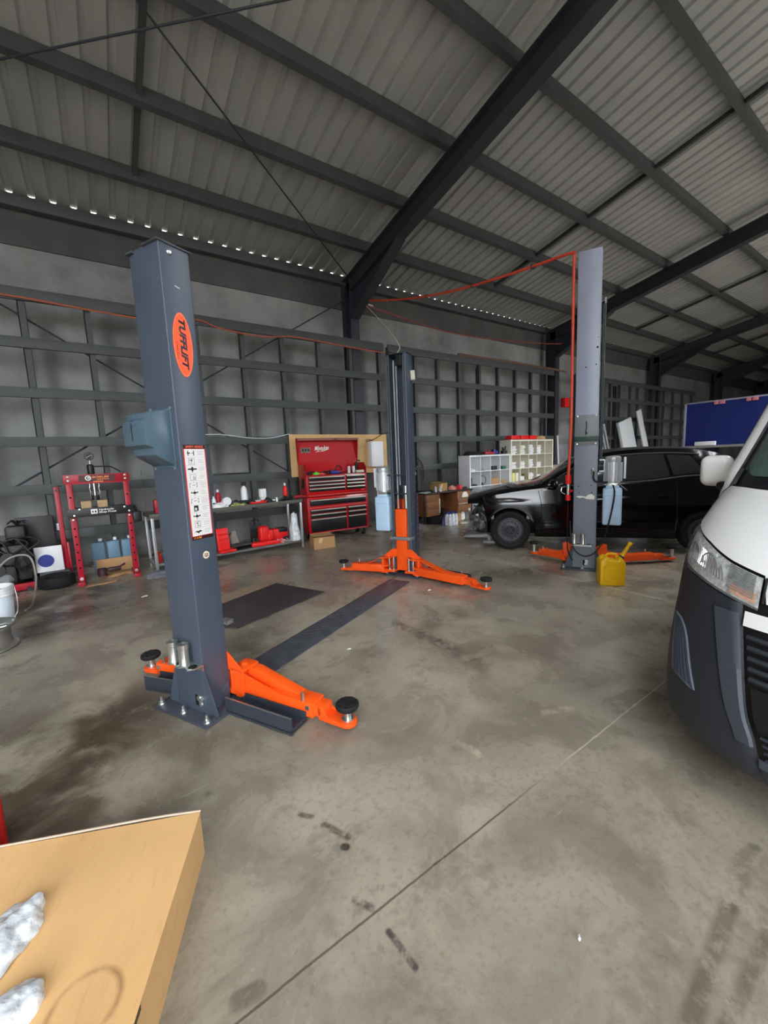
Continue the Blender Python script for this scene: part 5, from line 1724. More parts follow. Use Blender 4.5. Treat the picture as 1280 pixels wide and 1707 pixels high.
# engine corner on the far left
m_eng = mat('grimy_engine', (40, 38, 40), 0.5, noise=0.5, scale=12)
t = thing('engine_on_stand', 'grimy black engine block stacked against left wall frame', 'engine', (-1.10, 6.98, 0))
bm = BM(); box(bm, (0, 0, 0.34), (0.44, 0.34, 0.46), bev=0.03); box(bm, (-0.06, -0.12, 0.2), (0.3, 0.25, 0.25), bev=0.05); lump(bm, (0.15, -0.18, 0.36), (0.09, 0.09, 0.14), 71, 0.3, 3); lump(bm, (-0.14, -0.17, 0.5), (0.12, 0.1, 0.1), 72, 0.3, 3); cyl(bm, (0.02, -0.17, 0.42), (0.02, -0.24, 0.42), 0.07, seg=20); cyl(bm, (-0.1, -0.17, 0.28), (-0.1, -0.26, 0.28), 0.09, seg=20); box(bm, (0.10, 0.02, 0.68), (0.2, 0.2, 0.24), bev=0.03)
obj('engine_block', bm, m_eng, t)
bm = BM(); bx(bm, (-0.26, -0.2, 0.0), (0.26, 0.2, 0.06), bev=0.004); bx(bm, (-0.24, -0.02, 0.06), (-0.2, 0.02, 0.2)); bx(bm, (0.2, -0.02, 0.06), (0.24, 0.02, 0.2))
obj('stand', bm, m_blkm, t)
bm = BM()
rq = random.Random(5)
for k in range(6):
    a = rq.uniform(-0.2, 0.2)
    tube(bm, [(a, -0.05, 0.5), (a + rq.uniform(-0.1, 0.1), -0.18, 0.66), (a + rq.uniform(-0.2, 0.2), -0.2, 0.58), (a + rq.uniform(-0.2, 0.25), -0.22, 0.4)], 0.012, 8, 5)
obj('hose_loom', bm, m_cable, t)
bm = BM(); lump(bm, (-0.05, -0.22, 0.16), (0.1, 0.06, 0.08), 74, 0.3, 3)
obj('alternator', bm, m_grey, t)
bm = BM(); bx(bm, (-0.20, -0.012, 0), (0.20, 0.012, 0.88), bev=0.02)
solo('black_car_panel', bm, mat('black_panel', (44, 42, 46), 0.5), 'black rounded panel leaning behind the engine block', 'panel', (-0.83, 7.22, 0.0), 0.0)
bm = BM()
for k in range(9):
    a = 2*PI*k/9; tube(bm, [(0, 0, 0), (0.05*math.cos(a), 0.03*math.sin(a), 0.06), (0.10*math.cos(a), 0.05*math.sin(a), 0.02 + 0.06*rq.random())], 0.008, 6, 4)
solo('tangled_wires', bm, m_cable, 'tangle of black wires on top of engine block', 'wires', (-0.98, 7.0, 0.795))
bm = BM(); bx(bm, (-0.16, -0.01, 0), (0.13, 0.01, 0.34), bev=0.002)
o = thing('white_sign_board', 'white board with dark blue disc leaning beside engine', 'board', (-0.69, 6.95, 0.1455), 0.02)
obj('board_panel', bm, m_whp, o)
bm = BM(); prism(bm, disc_poly(-0.05, 0.15, 0.085, 0.085, 28), -0.012, -0.0102, 'xzy')
obj('blue_disc', bm, m_blup, o)
bm = BM(); bx(bm, (-0.16, -0.11, 0), (0.16, 0.11, 0.145), bev=0.01)
solo('grey_tool_tray', bm, mat('dim_grey_bin', (72, 70, 76), 0.6, noise=0.2, scale=9), 'low grey bin on floor under white board', 'bin', (-0.66, 6.99, 0))
bm = BM(); box(bm, (0, 0, 0.05), (0.07, 0.06, 0.10), bev=0.01)
solo('white_cup', bm, m_whp, 'small white cup resting on wall rail above engine', 'cup', (-0.58, 7.34, 0.648))
bm = BM(); tube(bm, [(-1.2, 6.55, 0.30), (-1.02, 6.55, 0.46), (-0.85, 6.55, 0.44), (-0.80, 6.40, 0.2), (-0.80, 6.0, 0.02), (-0.80, 5.75, 0.013), (-0.83, 5.62, 0.013)], 0.012, 8, 8)
solo('clear_hose', bm, mat('milky_hose', (150, 146, 138), 0.35), 'milky hose running from engine down to white bucket', 'hose')
# bucket and alloy wheel cut by the left edge
t = thing('white_bucket', 'white plastic pail with wire handle at left edge', 'bucket', (-1.01, 5.40, 0))
bm = BM(); lathe(bm, [(0.125, 0), (0.13, 0.01), (0.148, 0.33), (0.155, 0.33), (0.155, 0.345), (0.150, 0.345), (0.150, 0.30), (0.158, 0.30), (0.158, 0.285), (0.152, 0.285), (0.152, 0.265), (0.158, 0.265)][:3] + [(0.148, 0.27), (0.157, 0.272), (0.157, 0.28), (0.149, 0.283), (0.149, 0.30), (0.158, 0.302), (0.158, 0.31), (0.150, 0.313), (0.150, 0.335), (0.159, 0.338), (0.159, 0.36), (0.145, 0.362), (0.140, 0.33), (0.125, 0.012), (0.0, 0.012)], seg=36)
obj('pail', bm, m_whp, t)
bm = BM(); grid(bm, [[(0.1385*math.cos(a)*k_, 0.1385*math.sin(a)*k_, z) for a in [R(-95 + 8*i) for i in range(12)]] for z, k_ in ((0.05, 0.968), (0.15, 1.012), (0.25, 1.056))])
obj('pail_label', bm, mat('pale_blue_label', (226, 236, 250), 0.4), t)
bm = BM(); tube(bm, [(0.158, 0, 0.33), (0.17, -0.03, 0.22), (0.165, -0.06, 0.1), (0.14, -0.09, 0.05)], 0.004, 6, 5)
obj('wire_handle', bm, m_zinc, t)
t = thing('alloy_wheel', 'silver alloy wheel rim lying flat at left edge', 'wheel rim', (-0.985, 4.60, 0))
bm = BM()
lathe(bm, [(0.215, 0), (0.235, 0.008), (0.235, 0.02), (0.205, 0.035), (0.195, 0.08), (0.195, 0.15), (0.21, 0.175), (0.235, 0.185), (0.24, 0.20), (0.225, 0.205), (0.20, 0.19), (0.18, 0.165), (0.175, 0.06), (0.0, 0.05)], seg=48)
obj('rim_barrel', bm, m_zinc, t)
bm = BM()
for k in range(10):
    a = 2*PI*k/10
    box(bm, (0.11*math.cos(a), 0.11*math.sin(a), 0.165), (0.17, 0.028, 0.03), rz=a, bev=0.008)
cyl(bm, (0, 0, 0.14), (0, 0, 0.185), 0.05, seg=24)
obj('spoke', bm, m_zinc, t)
bm = BM()
for k in range(28):
    tube(bm, [(0.011*math.cos(a), 0.006*math.sin(a) , 1.40 - 0.03*k + 0.018*math.sin(a)) if k % 2 else (0.006*math.sin(a), 0.011*math.cos(a), 1.40 - 0.03*k + 0.018*math.sin(a)) for a in [2*PI*i/10 for i in range(10)]], 0.003, 5, closed=True)
cyl(bm, (0, 0, 1.40), (0, 0, 1.46), 0.012, seg=10)
solo('hanging_chain', bm, m_grey, 'thin steel chain hanging on wall frame behind lift post', 'chain', (0.50, 7.29, -0.02))
bm = BM(); bx(bm, (-0.01, -0.006, 0), (0.62, 0.006, 0.03), bev=0.002)
solo('dark_flat_bar', bm, m_blkm, 'dark flat bar resting on wall frame above bench', 'bar', (1.55, 7.338, 1.3026))
bm = BM(); tube(bm, [(1.25, 7.30, 1.97), (1.7, 7.30, 1.99), (2.2, 7.30, 1.93), (2.6, 7.30, 1.93), (2.95, 7.295, 2.0)], 0.007, 6, 6)
solo('white_cable', bm, m_whp, 'thin white cable sagging along wall frame above bench', 'cable')
# ---------------------------------------------------------------- desk, fan and shelving by the wall
DK = thing('office_desk', 'brown wooden office desk with two drawer pedestals by wall', 'desk', (5.42, 6.36, 0), R(2))
DW, DD, DH = 1.44, 0.46, 0.69
bm = BM(); bx(bm, (-0.02, -0.02, DH), (DW + 0.02, DD, DH + 0.03), bev=0.004)
obj('desk_top', bm, m_woodd, DK)
for x in (0.0, DW):
    for y in (0.0, DD - 0.03):
        bm = BM(); bx(bm, (x - 0.015, y, 0), (x + 0.015, y + 0.03, DH), bev=0.003)
        obj('leg', bm, m_blkm, DK)
for x0, x1, nm in ((0.02, 0.42, 0), (0.98, DW - 0.02, 1)):
    bm = BM(); bx(bm, (x0, 0.012, 0.22), (x1, DD - 0.02, DH - 0.01), bev=0.003)
    pd = obj('pedestal', bm, m_wood, DK)
    for k in range(3):
        z0 = 0.23 + 0.15*k
        if nm == 1 and k == 2:
            continue
        bm = BM(); bx(bm, (x0 + 0.01, 0.0, z0), (x1 - 0.005, 0.014, z0 + 0.14), bev=0.003)
        obj('drawer_front', bm, m_wood, pd)
    bm = BM(); bx(bm, (x1 - 0.02, -0.012, 0.27) if nm == 0 else (x0 + 0.01, -0.012, 0.40), (x1 - 0.002, 0.0, 0.58) if nm == 0 else (x1 - 0.02, 0.0, 0.412), bev=0.003)
    obj('drawer_pull', bm, m_cream, pd)
bm = BM(); bx(bm, (0.42, DD - 0.05, 0.30), (0.98, DD - 0.03, DH - 0.01))
obj('modesty_panel', bm, m_wood, DK)
def dpt(x, y, z):
    a = R(2); return (5.42 + x*math.cos(a) - y*math.sin(a), 6.36 + x*math.sin(a) + y*math.cos(a), z)
GD = 'clutter on the office desk'
def onDesk(name, bm, m, x, y, label, cat, rz=0.0):
    return solo(name, bm, m, label, cat, dpt(x, y, DH + 0.0305), R(2) + rz, group=GD)
c_ = carton('desk_carton', dpt(0.58, 0.18, DH + 0.0305), 0.25, (0.34, 0.22, 0.17), 'open brown carton standing on the office desk', mat('olive_card', (164, 132, 84), 0.8, noise=0.1, scale=6), True)
c_['group'] = GD
bm = BM(); lump(bm, (0, 0, 0.0), (0.12, 0.09, 0.09), 81, 0.3, 3)
onDesk('pink_cloth', bm, mat('pink_cloth', (222, 150, 140), 0.8), 1.02, 0.20, 'pink cloth bundle on the desk right half', 'cloth')
bm = BM(); box(bm, (0, 0, 0.05), (0.11, 0.09, 0.10), bev=0.01)
onDesk('red_box', bm, mat('coral_box', (226, 60, 72), 0.5), 1.10, 0.06, 'small red box before pink cloth on desk', 'box', 0.2)
bm = BM(); box(bm, (0, 0, 0.09), (0.20, 0.14, 0.18), bev=0.02)
onDesk('dark_bag', bm, m_redd if False else mat('maroon_bag', (52, 34, 36), 0.7), 0.82, 0.30, 'dark maroon bag behind carton on desk', 'bag')
bm = BM(); box(bm, (0, 0, 0.02), (0.28, 0.20, 0.035), bev=0.006)
onDesk('black_folder', bm, m_blkp, 0.20, 0.22, 'black folder at the left end of desk', 'folder', 0.2)
bm = BM(); box(bm, (0, 0, 0.012), (0.26, 0.16, 0.02), bev=0.004)
onDesk('pale_papers', bm, mat('pale_teal_paper', (168, 186, 180), 0.7), 0.06, 0.07, 'pale papers at front left desk corner', 'papers', 0.4)
for x, y, l in ((0.36, 0.06, 'clear small bottle beside carton on desk'), (0.46, 0.02, 'second clear bottle at desk front edge')):
    bm = BM(); lathe(bm, [(0.025, 0), (0.028, 0.01), (0.028, 0.08), (0.012, 0.10), (0.012, 0.12), (0, 0.12)], seg=16)
    onDesk('small_bottle', bm, m_plastic, x, y, l, 'bottle')
bm = BM(); box(bm, (0, 0, 0.02), (0.24, 0.12, 0.04), bev=0.008)
onDesk('brown_tray', bm, m_woodd, 1.30, 0.18, 'dark tray at the right end of desk', 'tray')
bm = BM(); lump(bm, (0, 0, 0.0), (0.10, 0.04, 0.12), 83, 0.2, 3)
solo('open_drawer_papers', bm, m_cream, 'cream papers stuffed in desk top right drawer gap', 'papers', dpt(1.2, -0.005, 0.545), R(2))
# under and beside the desk
t = thing('water_bottle_pack', 'clear bag of blue capped water bottles before desk', 'bottle pack', (6.02, 6.22, 0))
for i in range(3):
    for j in range(2):
        bm = BM(); lathe(bm, [(0.04, 0), (0.043, 0.01), (0.043, 0.19), (0.016, 0.25), (0.0, 0.25)], (-0.09 + 0.09*i, -0.045 + 0.09*j, 0), 16)
        b_ = obj('water_bottle', bm, m_plastic, t)
        bm = BM(); cyl(bm, (-0.09 + 0.09*i, -0.045 + 0.09*j, 0.25), (-0.09 + 0.09*i, -0.045 + 0.09*j, 0.29), 0.022, seg=14)
        obj('bottle_cap', bm, m_blup, b_)
bm = BM(); lump(bm, (0, 0, 0), (0.11, 0.07, 0.17), 85, 0.35, 3)
solo('purple_bag', bm, mat('violet_film', (70, 58, 140), 0.35), 'violet plastic bag top behind water bottles', 'bag', (6.05, 6.42, 0))
bm = BM(); tyre_bm(bm, 0.24, 0.18)
solo('loose_tyre', bm, m_blk, 'black tyre lying on floor under office desk', 'tyre', (5.98, 6.72, 0))
bm = BM(); bx(bm, (-0.14, -0.10, 0), (0.14, 0.10, 0.20), bev=0.004)
solo('brown_box', bm, m_card2, 'brown box under the right side of desk', 'box', (6.46, 6.60, 0))
bm = BM(); lathe(bm, [(0.08, 0), (0.10, 0.02), (0.10, 0.15), (0.06, 0.20), (0, 0.21)], seg=20)
solo('white_tub', bm, m_whp, 'white rounded tub under desk right end', 'tub', (6.70, 6.62, 0))
bm = BM(); tube(bm, [(0.10*math.cos(a), 0.05*math.sin(a), 0.012) for a in [2*PI*k/20 for k in range(20)]], 0.010, 6, closed=True)
solo('white_hose_loop', bm, m_cream, 'white hose loop on floor right of water bottles', 'hose', (6.36, 6.18, 0))
bm = BM(); lump(bm, (0, 0, 0), (0.20, 0.12, 0.13), 87, 0.35, 3)
solo('grey_rag_heap', bm, mat('grey_rag', (132, 120, 118), 0.9, noise=0.2, scale=10), 'grey rag heap on floor at desk left leg', 'rag', (5.14, 6.22, 0))
# pedestal fan
FN = thing('pedestal_fan', 'black industrial pedestal fan behind facing lift post', 'fan', (5.60, 7.02, 0), R(10))
bm = BM()
for rr_ in (0.36, 0.30, 0.23, 0.16, 0.09):
    tube(bm, [(rr_*math.cos(a), -0.07 + 0.03*(1 - rr_/0.36)*-1, 1.12 + rr_*math.sin(a)) for a in [2*PI*k/36 for k in range(36)]], 0.010 if rr_ == 0.36 else 0.004, 6, closed=True)
for k in range(36):
    a = 2*PI*k/36
    tube(bm, [(0.05*math.cos(a), -0.10, 1.12 + 0.05*math.sin(a)), (0.22*math.cos(a), -0.09, 1.12 + 0.22*math.sin(a)), (0.36*math.cos(a), -0.06, 1.12 + 0.36*math.sin(a)), (0.34*math.cos(a), 0.06, 1.12 + 0.34*math.sin(a))], 0.002, 4)
obj('guard', bm, m_blkm, FN)
bm = BM()
for k in range(3):
    a0 = 2*PI*k/3 + 1.0
    rows = []
    for r_ in (0.05, 0.15, 0.25, 0.32):
        rows.append([(r_*math.cos(a0 + d), 0.02 + 0.05*d, 1.12 + r_*math.sin(a0 + d)) for d in (-0.35, -0.1, 0.15, 0.35)])
    grid(bm, rows)
parts('blade', bm, m_blkm, FN, thick=0.003)
bm = BM(); cyl(bm, (0, -0.02, 1.12), (0, 0.20, 1.12), 0.08, seg=24)
obj('motor', bm, m_blkm, FN)
bm = BM(); lathe(bm, [(0.02, 0), (0.045, 0.0), (0.045, 0.012), (0.02, 0.012)], (0, -0.10, 1.12), 24, Matrix.Rotation(R(90), 3, 'X'))
obj('hub_badge', bm, m_zinc, FN)
bm = BM(); cyl(bm, (0, 0.1, 0.03), (0, 0.1, 1.06), 0.022, seg=14)
obj('pole', bm, m_blkm, FN)
bm = BM(); lathe(bm, [(0.25, 0), (0.25, 0.02), (0.04, 0.05), (0, 0.05)], (0, 0.1, 0), 28)
obj('base', bm, m_blkm, FN)
# cube shelving
def cube_shelf(name, label, loc, nx, nz, side):
    t = thing(name, label, 'shelf unit', loc)
    wt, ti, D = 0.038, 0.018, 0.36
    W_ = 2*wt + nx*0.333 + (nx-1)*ti
    Hh = 2*wt + nz*0.333 + (nz-1)*ti
    bm = BM(); bx(bm, (0, 0, 0), (wt, D, Hh), bev=0.002)
    obj('side_panel', bm, side, t)
    bm = BM(); bx(bm, (W_ - wt, 0, 0), (W_, D, Hh), bev=0.002)
    obj('side_panel', bm, side, t)
    bm = BM(); bx(bm, (wt, 0.001, Hh - wt), (W_ - wt, D, Hh - 0.0002), bev=0.002)
    obj('top_panel', bm, side, t)
    bm = BM(); bx(bm, (wt, 0.001, 0.0), (W_ - wt, D, wt))
    obj('bottom_panel', bm, side, t)
    for k in range(1, nz):
        z = wt + k*0.333 + (k-1)*ti
        bm = BM(); bx(bm, (wt, 0.003, z), (W_ - wt, D, z + ti))
        obj('shelf_board', bm, side, t)
    for k in range(1, nx):
        x = wt + k*0.333 + (k-1)*ti
        bm = BM(); bx(bm, (x, 0.005, wt), (x + ti, D, Hh - wt))
        obj('divider', bm, side, t)
    bm = BM(); bx(bm, (wt, D - 0.006, wt), (W_ - wt, D, Hh - wt))
    obj('back_sheet', bm, side, t)
    return W_, Hh
m_sh2 = mat('cream_laminate', (226, 222, 206), 0.5)
L1, L2 = (6.98, 6.58, 0), (8.47, 6.585, 0)
cube_shelf('cube_shelf', 'lower white cube shelf between desk and taller unit', L1, 4, 4, m_white)
cube_shelf('cube_shelf', 'taller cream cube shelf behind black car bonnet', L2, 5, 5, m_sh2)
def cell(L, i, k, dx=0.16, dy=0.12):
    return (L[0] + 0.038 + i*0.351 + dx, L[1] + dy, 0.0385 + k*0.351 + (0.0))
def shelf_item(L, i, k, kind, m, label, cat, dx=0.16, dy=0.10, s=1.0, g='things in the cube shelves'):
    bm = BM()
    if kind == 'box':
        box(bm, (0, 0, 0.06*s), (0.20*s, 0.16, 0.12*s), bev=0.005)
    elif kind == 'roll':
        lathe(bm, [(0.03, 0), (0.07, 0), (0.07, 0.05), (0.03, 0.05)], seg=20)
    elif kind == 'ring':
        tube(bm, [(0.11*math.cos(a), 0, 0.12 + 0.11*math.sin(a)) for a in [2*PI*q/20 for q in range(20)]], 0.008, 6, closed=True); lump(bm, (-0.02, 0.02, 0), (0.06, 0.05, 0.07), 90 + i, 0.3, 3)
    elif kind == 'can':
        cyl(bm, (0, 0, 0), (0, 0, 0.16*s), 0.045, seg=18); cyl(bm, (0, 0, 0.16*s), (0, 0, 0.18*s), 0.03, seg=14)
    elif kind == 'lump':
        lump(bm, (0, 0, 0), (0.10*s, 0.08, 0.09*s), 91 + i + 5*k, 0.4, 3)
    elif kind == 'tall':
        bx(bm, (-0.05, -0.05, 0), (0.05, 0.05, 0.23*s), bev=0.006)
    bmesh.ops.translate(bm, verts=bm.verts, vec=(0, 0, -min(v.co.z for v in bm.verts)))
    solo(name_of(kind), bm, m, label, cat, cell(L, i, k, dx, dy), 0, group=g)
def name_of(k):
    return {'box': 'storage_box', 'roll': 'tape_roll', 'ring': 'hose_coil', 'can': 'spray_can', 'lump': 'parts_bag', 'tall': 'tall_carton'}[k]
shelf_item(L1, 0, 3, 'lump', m_whp, 'pale bag in top left cell of lower shelf', 'bag', s=0.6)
shelf_item(L1, 1, 3, 'lump', mat('grey_bag', (168, 170, 172), 0.6), 'grey bag in top row second cell of lower shelf', 'bag', s=0.7)
shelf_item(L1, 2, 3, 'box', m_blkp, 'black box in top row third cell of lower shelf', 'box', s=0.8)
shelf_item(L1, 3, 3, 'box', mat('shelf_green', (40, 100, 76), 0.5), 'green box in top row fourth cell of lower shelf', 'box', s=0.7)
shelf_item(L1, 3, 3, 'roll', m_blkp, 'dark tape roll lying behind green box in lower shelf', 'tape roll', dx=0.20, dy=0.25, s=1)
shelf_item(L1, 0, 2, 'can', m_blkp, 'black can in second row left cell of lower shelf', 'can', dx=0.08, s=1.2)
shelf_item(L1, 0, 2, 'lump', mat('dull_teal', (70, 96, 98), 0.6), 'teal parts beside black can in lower shelf', 'parts', dx=0.23, s=0.5)
shelf_item(L1, 1, 2, 'ring', m_blkm, 'coiled hose standing in second row of lower shelf', 'hose')
shelf_item(L1, 2, 2, 'box', m_card2, 'brown carton in second row third cell of lower shelf', 'box', s=1.3)
shelf_item(L1, 3, 2, 'lump', m_card2, 'tan crumpled bag in second row fourth cell', 'bag', dx=0.16, s=1.1)
shelf_item(L1, 1, 1, 'lump', mat('pink_bag', (226, 120, 150), 0.5), 'pink bag in third row second cell of lower shelf', 'bag', s=1.0)
shelf_item(L1, 2, 1, 'box', m_cream, 'cream box in third row above car bonnet', 'box', s=1.4)
shelf_item(L2, 0, 2, 'tall', mat('pale_yellow', (226, 220, 130), 0.5), 'pale yellow carton in middle row of taller shelf', 'carton', dx=0.14)
shelf_item(L2, 0, 2, 'tall', m_cream, 'cream carton right of pale yellow carton', 'carton', dx=0.27)
shelf_item(L2, 1, 2, 'tall', mat('olive_box', (110, 104, 62), 0.6), 'olive carton in middle row of taller shelf', 'carton', dx=0.275, s=0.8)
# white packets stacked in the tall unit
rk = random.Random(21)
for i in range(4):
    for k in (2, 3, 4):
        if i == 0 and k == 2:
            continue
        t = thing('packet_stack', 'stack of white packets in %s column, %s row of taller shelf' % (('first', 'second', 'third', 'fourth')[i], {4: 'top', 3: 'second', 2: 'middle'}[k]), 'packets', cell(L2, i, k, 0.14 if not (i == 1 and k == 2) else 0.12, 0.11), 0, 'white packet stacks in the taller shelf')
        n = 6 if i == 2 or k == 4 else 4
        z = 0.0
        for q in range(n):
            hh = rk.uniform(0.030, 0.044)
            bm = BM(); box(bm, (rk.uniform(-0.015, 0.015), rk.uniform(-0.01, 0.01), z + hh/2), (rk.uniform(0.13, 0.19), 0.14, hh - 0.004), rz=rk.uniform(-0.1, 0.1), bev=0.004)
            obj('packet', bm, m_whp if rk.random() > 0.3 else m_cream, t)
            z += hh
bm = BM(); lump(bm, (0, 0, 0), (0.34, 0.14, 0.09), 95, 0.3, 3, 1.5)
solo('black_coat', bm, mat('black_cloth', (24, 24, 28), 0.9), 'black cloth heap on top of lower white shelf', 'cloth', (7.28, 6.76, 1.473))
bm = BM(); box(bm, (0, 0, 0.03), (0.34, 0.14, 0.06), bev=0.012); cyl(bm, (0.0, 0, 0.06), (0.0, 0, 0.12), 0.02)
solo('red_clamp', bm, m_redd, 'red clamp on top of lower white shelf', 'clamp', (7.78, 6.72, 1.473))
bm = BM(); box(bm, (0, 0, 0.06), (0.10, 0.10, 0.12), bev=0.02); box(bm, (0.09, 0, 0.04), (0.08, 0.08, 0.08), bev=0.02)
solo('blue_bottle_box', bm, m_blup, 'blue box on lower shelf top beside taller unit', 'box', (8.08, 6.80, 1.473))
bm = BM(); box(bm, (0, 0, 0.04), (0.16, 0.10, 0.08), bev=0.02); cyl(bm, (0.02, 0, 0.08), (0.06, 0, 0.18), 0.02); cyl(bm, (-0.03, 0, 0.07), (-0.05, 0, 0.16), 0.024)
solo('black_power_tool', bm, m_blkp, 'black power tool on lower shelf top before taller unit', 'power tool', (8.32, 6.68, 1.473))
for k in range(3):
    t = thing('red_tray', ('left', 'middle', 'right')[k] + ' of three red trays on top of taller shelf', 'tray', (8.75 + 0.37*k, 6.75, 1.825), 0.05*k, 'red trays on the taller shelf')
    bm = BM(); bx(bm, (-0.17, -0.10, 0.0), (0.17, 0.10, 0.10), bev=0.015)
    obj('tray_body', bm, m_redp, t)
bm = BM(); lump(bm, (0, 0, 0), (0.17, 0.1, 0.09), 97, 0.4, 3)
solo('tan_parts_heap', bm, mat('tan_heap', (196, 160, 110), 0.7), 'tan heap at right end of taller shelf top', 'parts', (9.95, 6.75, 1.825))
bm = BM(); box(bm, (0, 0, 0.55), (0.30, 0.26, 1.10), bev=0.02)
t = thing('white_water_cooler', 'white appliance standing right of the taller shelf', 'appliance', (10.62, 6.75, 0))
obj('body', bm, m_whp, t)
bm = BM(); box(bm, (-0.05, -0.14, 0.85), (0.18, 0.03, 0.30), bev=0.02)
obj('front_panel', bm, m_blup, t)
bm = BM(); cyl(bm, (0, 0, 0), (0.09, 0.15, 1.95), 0.025, seg=10)
solo('white_pole', bm, m_whp, 'white pole leaning on wall right of taller shelf', 'pole', (11.2, 6.95, 0))

# ---------------------------------------------------------------- things along the far wall
bm = BM(); box(bm, (0, 0, 0.14), (0.24, 0.16, 0.28), bev=0.02)
t = thing('alarm_box', 'small red alarm box on far steel column', 'alarm box', (12.05, 7.33, 2.83))
obj('box_body', bm, m_redp, t)
bm = BM(); tube(bm, [(0.1, -0.05, 0.05), (0.25, -0.05, -0.05), (0.32, -0.03, 0.1)], 0.012, 6, 4)
obj('lead', bm, m_cable, t)
PB = thing('blue_pinboard', 'large dark blue board with pale frame beyond black car', 'board', (13.0, 4.45, 0), 0)
bm = BM(); bx(bm, (-0.02, -3.3, 1.47), (0.02, 0.0, 2.58))
obj('felt_panel', bm, m_blue, PB)
m_frame = mat('pale_frame', (150, 150, 168), 0.5)
bm = BM()
bx(bm, (-0.03, -3.3, 2.56), (0.03, 0.02, 2.60), bev=0.004); bx(bm, (-0.03, -0.03, 1.44), (0.03, 0.02, 2.6), bev=0.004); bx(bm, (-0.03, -3.32, 1.44), (0.03, -3.28, 2.6), bev=0.004)
obj('frame', bm, m_frame, PB)
bm = BM(); bx(bm, (-0.09, -3.3, 1.41), (0.03, 0.02, 1.47), bev=0.006)
obj('tray_rail', bm, m_alu, PB)
for y in (-0.3, -3.0):
    bm = BM(); bx(bm, (-0.03, y - 0.03, 0.05), (0.03, y + 0.03, 1.42), bev=0.004); bx(bm, (-0.35, y - 0.03, 0), (0.35, y + 0.03, 0.05), bev=0.004)
    obj('leg', bm, m_blkm, PB)
for y in (-0.72, -1.35):
    bm = BM(); bx(bm, (-0.045, y - 0.12, 2.49), (-0.02, y - 0.01, 2.57), bev=0.004); bx(bm, (-0.045, y + 0.01, 2.49), (-0.02, y + 0.10, 2.57), bev=0.004)
    parts('clip', bm, mat('pink_clip', (200, 120, 130), 0.5), PB)
bm = BM(); bx(bm, (-0.06, -0.22, 0), (0.03, 0.22, 0.10), bev=0.01)
solo('white_box_on_rail', bm, m_whp, 'white box resting on the rail of blue board', 'box', (12.925, 3.95, 1.4705))
def leaner(name, label, cat, x, w, h, tilt, m, th=0.05, window=False, y=7.10, lean=-0.10):
    t = thing(name, label, cat, (x, y - 0.25, 0))
    Rm = Matrix.Rotation(R(lean*57.3), 3, 'X') @ Matrix.Rotation(R(tilt), 3, 'Y')
    bm = BM(); box(bm, Rm @ Vector((0, 0, h/2)), (w, th, h), rot=Rm, bev=0.01)
    bmesh.ops.translate(bm, verts=bm.verts, vec=(0, 0, -min(v.co.z for v in bm.verts)))
    p = obj('panel', bm, m, t)
    if window:
        bm = BM(); box(bm, Rm @ Vector((0.06, -th/2 - 0.004, h*0.62)), (w*0.32, 0.01, h*0.22), rot=Rm)
        obj('glass_slot', bm, m_green, t)
    return t
leaner('white_door_panel', 'wide white door with narrow glass slot leaning on wall', 'door', 15.9, 0.95, 2.45, -14, m_white, 0.10, True)
leaner('white_plank', 'tall narrow white plank leaning right of white door', 'plank', 17.3, 0.36, 2.95, -16, m_white, 0.05)
for k, x in enumerate((14.1, 14.3, 14.5)):
    o = leaner('grey_frame_panel', ('leftmost', 'middle', 'rightmost')[k] + ' of three narrow grey panels leaning beside tall post', 'panel', x, 0.10, 2.6 - 0.1*k, -14, mat('pale_grey_panel', (170, 172, 178), 0.5), 0.04)
    o['group'] = 'narrow panels leaning on the wall'

# ---------------------------------------------------------------- hoses and cables
bm = BM()
px0 = (4.68, 7.30, 4.66)
top = at_post(C2, -0.03, 0.20, 3.70)
side = at_post(C2, -0.03, 0.165, 0)
hp = [px0]
for k in range(1, 9):
    f = k/9
    hp.append((px0[0]*(1-f) + top[0]*f, px0[1]*(1-f) + top[1]*f, px0[2]*(1-f) + top[2]*f - 0.16*math.sin(PI*f)))
hp += [(top[0], top[1], 3.70), (side[0], side[1], 3.66), (side[0], side[1], 3.50), (side[0], side[1], 2.6), (side[0], side[1], 1.8), (side[0] - 0.01, side[1] + 0.01, 1.35), (side[0] - 0.015, side[1] + 0.015, 1.16)]
tube(bm, hp, 0.0165, 10, 5)
AH = thing('air_hose', 'orange air hose strung from wall column and down grey post', 'hose', (0, 0, 0))
obj('hose_line', bm, m_hose, AH)
vx, vy = side[0] - 0.015, side[1] + 0.015
bm = BM(); cyl(bm, (vx, vy, 1.06), (vx, vy, 1.17), 0.032, seg=14); cyl(bm, (vx, vy, 0.86), (vx, vy, 0.93), 0.030, seg=14); box(bm, (vx + 0.02, vy - 0.02, 0.975), (0.07, 0.03, 0.03), bev=0.008)
fv = parts('red_coupling', bm, m_redp, AH)
bm = BM(); cyl(bm, (vx, vy, 0.93), (vx, vy, 1.06), 0.020, seg=12); tube(bm, [(vx - 0.03, vy + 0.02, 1.03), (vx - 0.07, vy + 0.04, 1.02), (vx - 0.08, vy + 0.04, 0.97), (vx - 0.04, vy + 0.02, 0.94)], 0.006, 6, 4)
obj('fitting', bm, m_zinc, AH)
bm = BM(); tube(bm, [(vx, vy, 0.86), (vx, vy, 0.5), (vx + 0.01, vy, 0.25), (vx + 0.05, vy - 0.04, 0.10)], 0.008, 6, 4)
obj('drain_tail', bm, m_cable, AH)
for k in (2, 4, 6, 8):
    bm = BM(); p = hp[k]; box(bm, p, (0.012, 0.05, 0.05), rz=0.9)
    obj('cable_tie', bm, m_blkp, AH)
